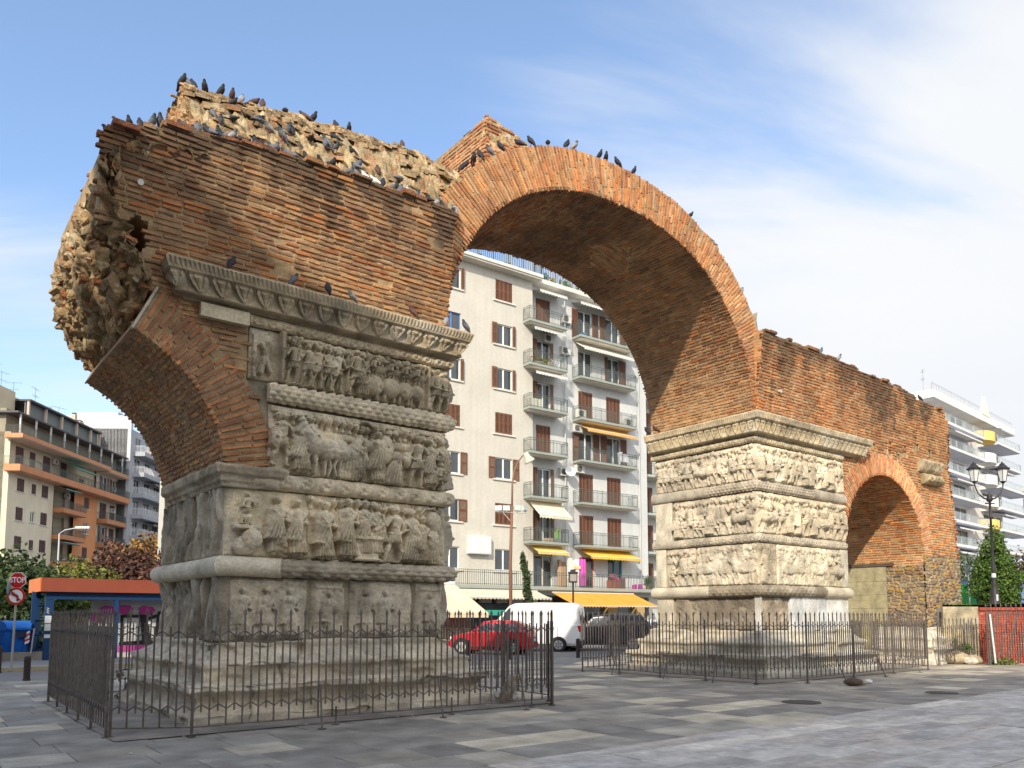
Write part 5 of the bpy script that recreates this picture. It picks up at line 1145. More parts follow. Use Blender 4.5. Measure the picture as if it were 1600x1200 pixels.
# roof slab, parapet railing and things on the terrace
mb = MB(); mb.box(X0, XR+.4, -.7, 14, TOPZ, TOPZ+.32, (.60, .57, .5)); mb.box(X0, XR+.4, -.78, -.7, TOPZ+.12, TOPZ+.34, (.66, .64, .58)); mb.box(XR+.4, X1+.2, -.25, 14, TOPZ, TOPZ+.32, (.62, .60, .55)); mb.build('roof_slab', M_wall, cbk)
railing(cbk, [(X0, -.2), (XR, -.2), (XR+1, .2), (X1, .2)], TOPZ+.3, 1.25, (.12, .13, .11), .16, r_=.02, name='terrace_screen')
mb = MB()
for i in range(160):
    x = rp.uniform(-8, 9); c = [(.3, .08, .05), (.05, .12, .03), (.5, .48, .42), (.07, .16, .15), (.4, .3, .12)][rp.integers(0, 5)]; q = rp.uniform(.08, .22); zz = TOPZ+.35+rp.random()*.5; y = rp.uniform(.1, .8); mb.box(x, x+q, y, y+q, zz, zz+q*1.6, c)
mb.build('terrace_clutter', M_plain, cbk)
CRM = (.74, .69, .56); YE = (.78, .47, .05)
awning(cbk, 2.7, 5.2, SL[6]+2.75, RE, 1.2, .35, (.72, .70, .64)); awning(cbk, 6.6, 11.4, SL[6]+2.75, RE, 1.1, .3, (.72, .70, .64))
awning(cbk, 2.0, 4.9, SL[6]-.25, 0, .9, .3, (.60, .60, .56)); awning(cbk, 6.8, 12.1, SL[6]-.22, RE, 1.2, .8, (.75, .70, .6), val=.12)
awning(cbk, 2.1, 4.9, SL[5]-.25, 0, .95, .35, (.76, .74, .68)); awning(cbk, 7.0, 12.1, SL[4]-.25, RE, 1.25, .6, (.72, .42, .12))
awning(cbk, 2.1, 5.0, SL[2]-.22, 0, 1.3, 1.15, (.70, .64, .47)); awning(cbk, 2.2, 5.0, SL[1]-.22, 0, .95, .5, (.70, .52, .16)); awning(cbk, 7.2, 12.2, SL[1]-.22, RE, 1.3, .6, YE)
for (x, y, z) in ((5.9, RE, SL[6]+.9), (5.8, RE, SL[5]+1.6), (6.9, RE, SL[4]-.95), (7.1, RE, SL[3]-.85), (7.0, .2, SL[4]+.1), (11.8, .2, SL[4]+.1), (4.2, RE, SL[6]-.95), (5.6, RE, SL[2]+1.9)): aircon(cbk, x, y, z)
mb = MB(); mb.lathe([(0, 0), (.15, .03), (.3, .1), (.42, .22), (.40, .23), (.28, .12), (0, .02)], 24, (.78, .78, .76)); mb.tube([(0, 0, 0), (.0, -.1, .45)], .015, 5, (.4, .4, .4))
o = mb.build('satellite_dish', M_plain, cbk); o.location = (5.9, .1, SL[2]+2.15); o.rotation_euler = (R(70), 0, R(-15))
mb = MB(); mb.box(-3.0, -1.25, -.35, -.01, 5.65, 6.85, (.60, .61, .60)); mb.box(-2.95, -1.3, -.37, -.35, 5.7, 6.8, (.66, .67, .67)); mb.build('blank_sign_box', M_plain, cbk)
for x in (13.3, 5.75, -6.3): MB().tube([(x, .35 if x > 2.5 else -.08, 3.6), (x, .35 if x > 2.5 else -.08, 25)], .05, 6, (.5, .52, .5)).build('drain_pipe', M_plain, cbk)
# things kept on the balconies
BN = ['white_cabinet', 'pink_cloth', 'towel', 'wooden_panel', 'table', 'tablecloth', 'chair', 'flower_pot', 'flower_pot', 'flower_pot', 'crate', 'green_bag', 'planter', 'laundry', 'storage_box', 'laundry', 'blue_crate']
for bi, (x, y, z, sx, sz, c) in enumerate(((5.0, -.9, 3.6, .9, 2.0, (.78, .76, .7)), (6.1, -1.0, 3.7, .35, 1.9, (.62, .12, .52)), (5.4, -.98, 4.9, .55, .2, (.8, .55, .3)), (4.6, -.2, 3.6, .7, 2.1, (.42, .30, .2)), (8.9, -.8, 3.6, .9, .7, (.35, .12, .08)), (9.3, -.7, 4.2, .6, .25, (.55, .1, .3)), (9.9, -.8, 3.6, .6, .8, (.2, .12, .1)), (11.3, -1, 3.6, .3, .35, (.6, .08, .4)), (11.8, -1, 3.6, .3, .4, (.6, .1, .45)), (12.6, -1, 3.6, .3, .3, (.35, .2, .1)), (3.1, -.6, SL[1]+.02, .7, .3, (.6, .45, .3)), (4.1, -.65, SL[1]+.3, .3, .7, (.35, .6, .15)), (2.2, -.7, SL[5], 1.6, .25, (.5, .42, .3)), (3.6, -.65, SL[5], .8, .6, (.7, .7, .68)), (1.8, -.7, SL[4], 1.0, .75, (.68, .68, .55)), (10.6, -.35, SL[3]+.3, .8, .7, (.7, .7, .76)), (6.8, -.3, SL[6], .5, .3, (.15, .35, .6)))):
    mb = MB()
    for q in range(3): dx = rp.uniform(-.08, .08); mb.box(x+dx+q*sx/3, x+dx+(q+1)*sx/3-.02, y, y+.25, z, z+sz*rp.uniform(.8, 1.05), np.array(c)*rp.uniform(.8, 1.15))
    mb.build(BN[bi], M_plain, cbk)
mb = MB(); leafcloud(mb, (12.75, -.9, 4.2), (.4, .3, .45), 260, .08, GRN*1.5, 5); mb.build('potted_plant', M_leaf, cbk); mb = MB(); leafcloud(mb, (9.2, -.8, 4.5), (.5, .2, .2), 160, .06, np.array([(.5, .1, .2), (.1, .2, .05)]), 6); mb.build('potted_plant', M_leaf, cbk); mb = MB(); leafcloud(mb, (2.9, -.7, SL[5]+.35), (1.2, .2, .3), 300, .06, YEL, 7)
tag(mb.build('hanging_plants', M_leaf, cbk), kind='stuff')
# ground floor shops
mb = MB(); mb.box(X0, 13.9, .5, 1.2, 0, 3.36, (.045, .04, .038))
for x in (-18.5, -13.5, -9, -4.6, 1.9, 9.4, 12.3): mb.box(x, x+.9, -.1, .5, 0, 3.36, (.42, .30, .14))
mb.box(X0, 13.9, -.6, .55, 3.0, 3.37, (.36, .38, .35)); mb.build('shop_front', M_wall, cbk)
for (a, b) in ((-3.6, 1.8), (2.9, 9.3), (10.4, 12.2)):
    g = MB(); g.box(a, b, .35, .37, .1, 2.4, (.1, .12, .12)); g.build('shop_window', M_glass, cbk)
mb = MB()
for i in range(150):
    x = rp.uniform(-8, 13); z = rp.uniform(.2, 2.3); q = rp.uniform(.1, .4); mb.box(x, x+q, .40, .46, z, z+rp.uniform(.05, .3), np.array([(.3, .08, .06), (.35, .33, .28), (.1, .16, .15), (.45, .3, .12), (.1, .1, .12)][rp.integers(0, 5)])*.8)
for i in range(9): mb.box(-7+i*1.3, -6.1+i*1.3, .1, .4, 2.45, 2.95, (.22, .21, .19))
tag(mb.build('shop_display', M_plain, cbk), kind='stuff')
awning(cbk, -18, 1.9, 3.25, -1.2, 1.6, .5, (.60, .54, .42), val=.1)
awning(cbk, 3.2, 10.9, 3.2, -1.2, 2.6, .95, (.80, .33, .05), val=.06)
# pale side wing beyond, with brown shutters
mb = MB(); mb.box(14.6, 24, 2.4, 14, 0, 24.5, (.62, .62, .58)); o = mb.build('wall', M_wall, cbk)
for k, z in enumerate(SL):
    balcony(cbk, 14.7, 19, z, 2.4, 1.3, .18, slab=(.42, .47, .43)); window(cbk, 15.0, 16.6, z+.1, z+2.3, 2.2, 'closed', sill=False, door=True)

# --- left street: beige and orange block, blue grey block behind
lb = empty('apartment_building', (-56.5, 88, 0), R(90+1.5), 'beige and orange apartment block with long balconies at the far left', 'building')
BE, OR, BR = (.74, .66, .50), (.64, .29, .13), (.14, .075, .075)
hol = []; fl = [1.6+3.33*k for k in range(5)]
for z in fl:
    hol += [(1.7, 3.1, z+.9, z+2.4), (4.6, 5.5, z+1.0, z+2.2), (6.7, 8.1, z+.9, z+2.4)]
mb = MB(); wallholes(mb, 0, 9.3, 0, 18.4, hol, 0, .3, BE); mb.box(-.0, 26.3, .6, 12, 0, 25, (.3, .27, .2))
mb.add([(0, 0, 0), (0, 12, 0), (0, 12, 22.3), (0, 0, 22.3)], [np.array([(0, 1, 2, 3)])], (.62, .55, .40))
hol = [(16.7, 18.0, z+.9, z+2.4) for z in fl]; wallholes(mb, 14.2, 20.2, 0, 18.4, hol, 0, .3, OR)
hol = [(10.2, 12.6, z+.1, z+2.4) for z in fl]; wallholes(mb, 9.3, 14.2, 0, 18.4, hol, .55, .02, (.45, .37, .26))
hol = []
for z in fl+[18.6]: hol += [(21.5, 23.4, z+.1, z+2.4), (24.4, 25.9, z+.1, z+2.4)]
wallholes(mb, 20.2, 26.4, 0, 22, hol, .3, .25, (.60, .54, .42))
hol = [(2, 3.6, 18.8, 21.1), (4.8, 6, 19.2, 21), (7.6, 9.2, 18.8, 21.1), (11.6, 13, 18.8, 21.1)]; wallholes(mb, 0, 20.2, 18.4, 22.0, hol, .55, .02, (.62, .55, .40))
mb.box(2.8, 20, 1.8, 2.2, 22.0, 24.6, (.40, .33, .22)); mb.box(-.2, 2.8, 1.4, 8, 22, 27.6, (.58, .50, .35)); mb.box(6.5, 8.2, 4, 6, 24, 28.2, (.60, .5, .34)); mb.box(-1.5, 0, 3, 8, 22, 29, (.55, .46, .3)); mb.box(11, 12.2, 5, 6.5, 24, 27.4, (.52, .44, .3)); mb.build('wall', M_wall, lb)
for z in fl:
    for a, b, p, q in ((1.7, 3.1, .9, 2.4), (4.6, 5.5, 1.0, 2.2), (6.7, 8.1, .9, 2.4)): window(lb, a, b, z+p, z+q, 0, 'closed' if rp.random() < .6 else 'none', shc=BR)
    window(lb, 16.7, 18.0, z+.9, z+2.4, 0, 'closed' if rp.random() < .7 else 'none', shc=BR); window(lb, 10.2, 12.6, z+.1, z+2.4, .55, 'half', shc=BR, sill=False, door=True)
    balcony(lb, 9.4, 15.0, z, 0, 1.3, .55, slab=(.50, .21, .09), under=(.5, .3, .2)); balcony(lb, 20.6, 26.4, z, .3, 1.5, .6, slab=(.48, .22, .10), under=(.4, .25, .17))
for z in fl+[18.6]:
    for a, b in ((21.5, 23.4), (24.4, 25.9)): window(lb, a, b, z+.1, z+2.4, .3, 'half' if rp.random() < .5 else 'closed', shc=BR, sill=False, door=True)
for a, b, p, q in ((2, 3.6, 18.8, 21.1), (4.8, 6, 19.2, 21), (7.6, 9.2, 18.8, 21.1), (11.6, 13, 18.8, 21.1)): window(lb, a, b, p, q, .55, 'closed', shc=BR, sill=False, door=True)
balcony(lb, -.6, 26.4, 18.5, .2, 1.8, .75, slab=(.55, .23, .10), under=(.5, .3, .2)); balcony(lb, -.6, 20.2, 22.0, .3, 2.0, .5, slab=(.55, .25, .12)); balcony(lb, 20.2, 26.4, 21.9, .3, 1.6, .5, slab=(.5, .25, .14))
mb = MB(); mb.box(-.8, 26.4, -1.2, 4, 24.3, 24.5, (.09, .09, .10)); mb.box(2.8, 20, -.4, 5, 26.6, 26.8, (.09, .09, .1)); mb.build('terrace_roof', M_plain, lb)
mb = MB()
for x in np.arange(0, 26.4, 3.1): MB().box(x-.08, x+.08, -1.1, -.95, 22, 24.3, (.6, .6, .58)).build('terrace_post', M_plain, lb)
for x in (3, 6.6, 10.2, 13.8, 17.4, 19.8): MB().box(x-.12, x+.12, -.2, .05, 24.4, 26.6, (.55, .44, .34)).build('terrace_post', M_plain, lb)
mb.box(3, 20, .3, .4, 24.5, 26.6, (.18, .2, .2)); mb.build('terrace_glazing', M_plain, lb)
mb = MB()
for (x, y, a, b) in ((1.0, 4, .7, 1.3), (7.3, 5, .5, 1.2), (11.6, 5.5, .4, .9), (17, 2, .25, 1.6), (22, 4, .5, 1.8), (25, 4, 1., 1.2)): mb.box(x-a, x+a, y-a, y+a, 24.4, 27.0+b, (.52, .46, .36)); mb.box(x-a*.8, x+a*.8, y-a*.8, y+a*.8, 27+b, 27.2+b, (.1, .05, .04))
mb.build('chimney', M_wall, lb)
awning(lb, 10.3, 15.2, 21.2, 0, 2.4, 1.2, (.02, .16, .11)); awning(lb, 9.6, 13.4, fl[4]+2.9, 0, 1.4, .5, (.03, .12, .09)); awning(lb, 9.6, 13.4, fl[2]+2.9, 0, 1.4, .5, (.06, .12, .09)); awning(lb, 22, 28, fl[2]+2.6, .3, 1.7, .6, (.6, .56, .48))
for (x, y, z) in ((9.8, .4, 20.4), (14.9, -.3, 18.9), (24.8, .3, 16.3), (25, .3, 9.9), (25, .3, 19.4), (12.9, .4, 16.6)): aircon(lb, x, y, z)
def aerial(par, x, y, z, h_, a=0.):
    mb = MB(); mb.tube([(x, y, z), (x, y, z+h_)], .035, 5, (.3, .3, .3)); c_, s_ = math.cos(a), math.sin(a)
    for q, l in ((h_*.95, .9), (h_*.75, .6)):
        mb.tube([(x-l*c_, y-l*s_, z+q), (x+l*c_, y+l*s_, z+q+.15)], .02, 4, (.3, .3, .3))
        for i in range(5): p = -l+.45*l*i; mb.tube([(x+p*c_-.25*s_, y+p*s_+.25*c_, z+q+.06), (x+p*c_+.25*s_, y+p*s_-.25*c_, z+q+.06)], .012, 4, (.3, .3, .3))
    mb.build('roof_aerial', M_plain, par)
for (x, h_) in ((1.2, 5), (2.6, 4.6), (5, 4), (9.5, 4.6), (13, 3), (15, 3.6), (24, 3)): aerial(lb, x, 3, 25.5, h_, x)
bb2 = empty('apartment_building', (-56, 114.8, 0), R(90+1.5), 'blue grey apartment block with long white railed balconies, beyond the orange block', 'building')
mb = MB(); hol = []
for k in range(9):
    for x in (1.5, 5, 8.5, 12, 15.5, 19): hol.append((x, x+1.9, 1+3.1*k, 3.2+3.1*k))
wallholes(mb, 0, 26, 0, 29, hol, 0, .3, (.40, .42, .44)); mb.box(0, 26, .5, 12, 0, 29, (.3, .3, .3)); mb.add([(0, -.0, 0), (0, 12, 0), (0, 12, 31), (0, 0, 31)], [np.array([(0, 1, 2, 3)])], (.5, .51, .52)); mb.box(.02, 5, 2, 8, 29, 31.5, (.5, .51, .52)); mb.build('wall', M_wall, bb2)
for hh_ in hol: window(bb2, hh_[0], hh_[1], hh_[2]+.02, hh_[3]-.02, 0, 'none', sill=False, door=True, frame=(.5, .5, .52), curtain=(.25, .27, .3))
for k in range(9): balcony(bb2, 1, 26, .95+3.1*k, 0, 1.7, .6, slab=(.34, .36, .39), under=(.3, .31, .33), rc=(.7, .7, .72)); 
for k in (3, 5, 7): awning(bb2, 5, 22, .3+3.1*k, 0, 1.7, .4, (.25, .2, .2))
aerial(bb2, 3, 3, 31, 3); aerial(bb2, 12, 3, 29, 3.4)

# --- right: white block with rounded balconies
rb = empty('apartment_building', (60, 105, 0), R(90-47.5), 'white apartment block with curved balconies and yellow drums at the right', 'building')
WH, YL = (.70, .69, .67), (.80, .55, .17)
mb = MB(); hol = []
FLR = [1.4+3.03*k for k in range(10)]
for k in range(1, 9):
    hol += [(-12.5, -9.5, FLR[k]+.1, FLR[k]+2.4), (-8, -4.0, FLR[k]+.1, FLR[k]+2.4), (-2.6, 1.9, FLR[k]+.1, FLR[k]+2.4), (8.6, 13.2, FLR[k]+.1, FLR[k]+2.4), (14.2, 16.2, FLR[k]+.1, FLR[k]+2.4)]
wallholes(mb, -14, 17, 0, 28.2, hol, 0, .3, WH); mb.box(-14, 17, .5, 12, 0, 28, (.5, .5, .48)); mb.add([(17, 0, 0), (17, 12, 0), (17, 12, 28.2), (17, 0, 28.2)], [np.array([(0, 1, 2, 3)])], (.74, .73, .72))
mb.box(-14, 17.6, -2.0, 12, 28.0, 29.0, WH); mb.prism([(3.2, 28.9), (6.4, 28.9), (4.8, 31.6)], -2.05, -1.7, lambda a, b, d: st(a, 0*a+d, b), (.78, .70, .58)); mb.build('wall', M_wall, rb)
for hh_ in hol: window(rb, hh_[0], hh_[1], hh_[2], hh_[3], 0, 'none', sill=False, door=True, frame=(.6, .58, .56), curtain=(.4, .4, .4))
def drum(par, x, z, r_, c, hgt=1.35, out=1.6):
    a = np.linspace(-.15*math.pi, 1.15*math.pi, 26); mb = MB(); A, Z_ = np.meshgrid(a, np.array([z-.35, z-.3, z+hgt-.35, z+hgt-.35]), indexing='ij'); rr_ = np.where(Z_ < z-.32, r_*.9, r_); rr_[:, 3] = r_-.15
    mb.grid(st(x+rr_*np.cos(A), -out-rr_*.55*np.sin(A), Z_), c); b_ = st(x+r_*.9*np.cos(a), -out-r_*.5*np.sin(a), z-.35+0*a); mb.add(b_, [np.arange(len(a))], c); mb.build('curved_balcony', M_wall, par, smooth=False)
for k in range(1, 9):
    z = FLR[k]; b = MB(); 
    b.box(-14, 3.2, -2.2, .0, z-.35, z-.02, WH); b.box(-14, 3.2, -2.1, -.02, z-.42, z-.352, (.45, .47, .55)); b.box(7.5, 17.6+(0 if k > 6 else 3.5), -2.6, .0, z-.35, z-.02, WH); b.box(7.5, 17.4+(0 if k > 6 else 3.5), -2.5, -.02, z-.42, z-.352, (.42, .44, .52)); o = b.build('balcony', M_wall, rb)
    railing(o, [(-14, -2.15), (3.2, -2.15)], z, .95, (.4, .45, .48), .4, r_=.02); railing(o, [(7.5, -2.5), (17.5+(0 if k > 6 else 3.5), -2.5), (17.5+(0 if k > 6 else 3.5), -.1)], z, .95, (.4, .45, .48), .4, r_=.02)
    drum(rb, 5.4, z, 2.4, YL if k in (8, 4) else WH, out=1.4)
    if k in (2, 3, 5, 7): awning(rb, -9, 1, z+2.7, -.2, 2.4, .7, (.72, .72, .7))
    if k in (4, 6, 8): awning(rb, 9, 16, z+2.7, -.2, 2.4, .6, (.6, .6, .6))
    if k % 2: aircon(rb, 4, .0, z+1.0); aircon(rb, 15.5, 0, z+1.2)
railing(rb, [(-14, -1.8), (17, -1.8)], 29, .9, (.4, .4, .42), .8, r_=.03); aerial(rb, -6, 2, 28.5, 5.5, .4); aerial(rb, -7, 5, 28.5, 3.5, .9)
rb2 = empty('apartment_building', (94, 118, 0), R(90-58), 'lower pale apartment block cut off by the right edge', 'building')
mb = MB(); hol = []
for k in range(6):
    for x in (-10, -6, -2, 2, 6): hol.append((x, x+2.2, 2.6+3.1*k, 4.6+3.1*k))
wallholes(mb, -13, 14, 0, 20.5, hol, 0, .3, (.62, .58, .50)); mb.box(-13, 14, .5, 10, 0, 20.4, (.4, .4, .38)); mb.box(-13.5, 14, -1.4, 10, 20.4, 21, (.74, .7, .62)); mb.build('wall', M_wall, rb2)
for hh_ in hol: window(rb2, hh_[0], hh_[1], hh_[2], hh_[3], 0, 'none', sill=False)
for k in range(1, 6): balcony(rb2, -13, 14, 2.4+3.1*k, 0, 1.4, .3, slab=(.7, .66, .58), rc=(.5, .5, .5))
# ------------------------------------------------------------------ street side at the left: pavement, shelter, signs, bins, bollards
mb = MB(); mb.box(-60, 9, 14.4, 14.65, -.1, .13, (.42, .36, .24)); mb.box(-60, 9, 14.65, 34, -.1, .125, (.24, .235, .225)); mb.box(-30, 9, 18.9, 19.2, .1, .38, (.3, .27, .23))
o = mb.build('pavement', M_plain); o.location = ORG; o.rotation_euler = (0, 0, ANG); tag(o, kind='structure')
BLU = (.008, .04, .12)
kx = empty('bus_shelter', (-15.6, 26.3, .0), ANG, 'open blue framed shelter with orange roof edge and graffiti covered shutter', 'shelter')
mb = MB(); mb.box(-.0, 8, -.04, 0, 2.40, 2.86, (.27, .065, .035)); mb.box(-.04, 0, -.04, 2.6, 2.40, 2.86, (.66, .19, .05)); mb.box(8, 8.04, -.04, 2.6, 2.4, 2.86, (.6, .15, .06)); mb.box(0, 8, 2.56, 2.6, 2.4, 2.86, (.5, .14, .05)); mb.build('orange_fascia', M_plain, kx)
mb = MB(); mb.box(0, 8, 0, 2.56, 2.45, 2.8, (.05, .06, .09)); mb.box(.2, 8, .12, .24, 2.15, 2.4, BLU); mb.build('roof', M_plain, kx)
for (x, y, a, b) in ((.3, .25, .12, .12), (2.35, .2, .07, .07), (-.05, 1.1, .06, .06), (.2, 2.3, .1, .1), (.55, 2.3, .05, .05), (7.7, .25, .12, .12)):
    mb = MB(); mb.box(x-a, x+a, y-b, y+b, 0, 2.42, BLU)
    if a == .12 and x < 1:
        for i, (z0, z1) in enumerate(((1.35, 1.6), (1.1, 1.32), (.86, .98))): mb.box(x-a-.005, x+a+.005, y-b-.012, y-b-.004, z0, z1, (.6, .62, .62)); 
        mb.tube([(x-.05+.05*math.sin(q*2.1), y-b-.01, 1.66+q*.025) for q in range(9)], .008, 4, (.65, .68, .7))
    mb.build('post', M_plain, kx)
for i in range(4): MB().box(.2, .6, 2.25, 2.35, .5+i*.5, .56+i*.5, BLU).build('side_frame', M_plain, kx); MB().box(-.05, .3, 1.05+.1*i, 1.1+.1*i, .4+i*.5, .46+i*.5, BLU).build('side_frame', M_plain, kx)
mb = MB(); nn = 34
A, B = np.meshgrid(np.linspace(2.6, 7.9, 8), np.linspace(.28, 2.3, nn*4), indexing='ij')
mb.grid(st(A, .95-.018*np.abs(np.sin(B/2.02*nn*math.pi)), B), (.50, .50, .49)); mb.box(2.6, 7.9, .98, 2.3, .05, 2.36, (.2, .2, .2)); mb.box(2.6, 7.9, .9, 1.0, 1.98, 2.36, (.36, .36, .38)); mb.box(2.6, 7.9, .85, 1.0, .05, .28, (.55, .5, .5)); mb.box(1.7, 2.6, .95, 1.0, 1.2, 2.36, (.42, .40, .39)); mb.box(1.7, 1.78, .95, 1.0, .1, 1.2, (.2, .2, .2)); ks = mb.build('roller_shutter', M_plain, kx)
g = MB(); PK, BK, WT = (.55, .05, .32), (.015, .015, .02), (.7, .7, .7)
def blob(poly, c, y): g.prism(poly, y, y+.006, lambda a, b, d: st(a, 0*a+d, b), c)
def stroke(pts, w_, c, y):
    for (a, b) in zip(pts[:-1], pts[1:]):
        a, b = np.array(a), np.array(b); d = (b-a)/np.linalg.norm(b-a); n_ = np.array([-d[1], d[0]])*w_; e_ = d*w_*.6; blob([tuple(a-n_-e_), tuple(b-n_+e_), tuple(b+n_+e_), tuple(a+n_-e_)], c, y)
blob([(2.6, .3), (7.8, .3), (7.8, .52), (6.6, .58), (5.2, .44), (4.2, .6), (3.2, .52), (2.6, .56)], PK, .918)
blob([(2.6, .28), (3.6, .3), (4.6, .4), (5.2, .3), (5.2, .26), (2.6, .26)], WT, .912)
for k, (x, z) in enumerate(((2.75, 1.78), (3.5, 1.75), (4.3, 1.78), (5.2, 1.8), (6.1, 1.76), (2.2, 1.75), (1.9, 1.5))):
    blob([(x-.28, z+.1), (x-.1, z+.2), (x+.2, z+.18), (x+.34, z+.05), (x+.1, z-.14), (x-.15, z-.1)], PK, .90 if x > 2.6 else .935)
stroke([(2.7, .62), (2.7, 1.58), (3.35, 1.58), (3.45, .66), (2.7, .62)], .05, BK, .905); stroke([(3.45, 1.62), (3.62, .62)], .085, BK, .904); stroke([(3.6, 1.5), (3.95, 1.62), (3.85, .7)], .06, BK, .905)
stroke([(3.95, 1.66), (4.5, 1.62)], .09, BK, .904); stroke([(4.5, 1.6), (4.2, 1.05), (4.45, .66)], .11, BK, .905); stroke([(4.7, 1.6), (4.75, .7), (5.3, .66), (5.4, 1.6), (4.7, 1.6)], .07, BK, .904); stroke([(5.6, .7), (6.0, 1.6), (6.4, .7)], .08, BK, .905); stroke([(5.7, 1.05), (6.3, 1.05)], .05, BK, .903)
stroke([(2.65, .60), (7.2, .57)], .045, BK, .902); stroke([(6.6, 1.6), (6.6, .7), (7.2, .7)], .08, BK, .905)
for (x, z) in ((3.62, 1.35), (3.0, 1.2), (5.05, 1.2)): blob([(x+.06*math.cos(q), z+.06*math.sin(q)) for q in np.linspace(0, 6.0, 12)], WT, .897)
g.build('graffiti', M_plain, ks)
mb = MB(); mb.box(.9, 2.2, 1.4, 1.8, .38, .45, (.2, .2, .22)); mb.box(.95, 1.0, 1.45, 1.75, 0, .38, BLU); mb.box(2.1, 2.15, 1.45, 1.75, 0, .38, BLU); mb.build('bench', M_plain, kx)
mb = MB(); mb.box(.85, .95, .5, .9, 0, 1.35, (.16, .17, .18)); mb.box(.86, .94, .48, .5, .2, 1.25, (.3, .31, .3)); tag(mb.build('utility_cabinet', M_plain, None), 'grey narrow cabinet standing under the shelter behind the railing', 'cabinet'); bpy.data.objects['utility_cabinet'].location = (-15.2, 26.9, .12); bpy.data.objects['utility_cabinet'].rotation_euler = (0, 0, ANG)

def textmesh(body, size, m, parent, loc, rot, name='lettering', sx=1., depth=.002, bold=.0):
    cu = bpy.data.curves.new('t', 'FONT'); cu.body = body; cu.size = size; cu.align_x = 'CENTER'; cu.align_y = 'CENTER'; cu.extrude = depth; cu.offset = bold
    tmp = bpy.data.objects.new('t', cu); col.objects.link(tmp); bpy.context.view_layer.update()
    me = bpy.data.meshes.new_from_object(tmp.evaluated_get(bpy.context.evaluated_depsgraph_get())); col.objects.unlink(tmp); bpy.data.objects.remove(tmp)
    me.name = name; me.materials.clear(); me.materials.append(m); o = bpy.data.objects.new(name, me); col.objects.link(o); o.parent = parent; o.location = loc; o.rotation_euler = rot; o.scale = (sx, 1, 1); return o
M_wht = mat('sign_white', (.78, .78, .76), rough=.5, bump=0, namt=.08); M_red = mat('sign_red', (.52, .015, .02), rough=.45, bump=0, namt=.1); M_blk = mat('sign_black', (.02, .02, .02), rough=.5, bump=0)
sg = empty('stop_sign', (at(27, 22.9), 22.9, .0), R(8), 'red octagonal stop sign above a round no left turn sign on one grey pole', 'road sign')
mb = MB(); mb.tube([(0, .04, 0), (0.04, .04, 2.8)], .03, 10, (.36, .35, .31)); mb.lathe([(0, 0), (.09, 0), (.09, .02), (.04, .04)], 10, (.2, .2, .2)); mb.box(-.08, .08, .02, .04, 2.55, 2.6, (.4, .4, .4)); mb.build('pole', M_plain, sg)
def ngon(r_, n, y0, y1, cx, cz, m, name, a0=0., par=None, hole=None):
    mb = MB(); a = np.linspace(0, 2*math.pi, n, endpoint=False)+a0
    mb.prism([(cx+r_*math.cos(q), cz+r_*math.sin(q)) for q in a], y0, y1, lambda x, z, d: st(x, 0*x+d, z)); return mb.build(name, m, par)
oc = ngon(.245, 8, -.0, .012, .06, 2.62, M_wht, 'octagon_plate', R(22.5), sg); ngon(.224, 8, -.004, -.001, .06, 2.62, M_red, 'red_field', R(22.5), oc)
textmesh('STOP', .22, M_wht, oc, (.06, -.006, 2.62), (R(90), 0, 0), sx=.78, bold=.005)
dc = ngon(.245, 40, -.022, -.008, .05, 2.16, M_red, 'round_plate', 0, sg); ngon(.186, 40, -.026, -.023, .05, 2.16, M_wht, 'white_field', 0, dc)
ar = MB(); AR = lambda a, b, d: st(.05+a*.73, 0*a+d, 2.16+b*.73)
ar.prism([(.03, -.2), (.1, -.2), (.1, .0), (.0, .09), (-.05, .09), (-.05, .15), (-.17, .06), (-.05, -.03), (-.05, .03), (-.02, .03), (.03, -.03)], -.031, -.028, AR, (.02, .02, .02)); ar.build('turn_arrow', M_blk, dc)
ar = MB(); ar.prism([(-.19, .14), (-.14, .19), (.19, -.14), (.14, -.19)], -.036, -.033, AR); ar.build('red_slash', M_red, dc)
mb = MB(); mb.lathe([(0, 0), (.22, 0), (.22, .03), (.14, .06), (0, .07)], 24, (.16, .18, .19)); o = mb.build('back_plate', M_plain, sg); o.location = (-.17, .07, 2.38); o.rotation_euler = (R(90), 0, R(-60))

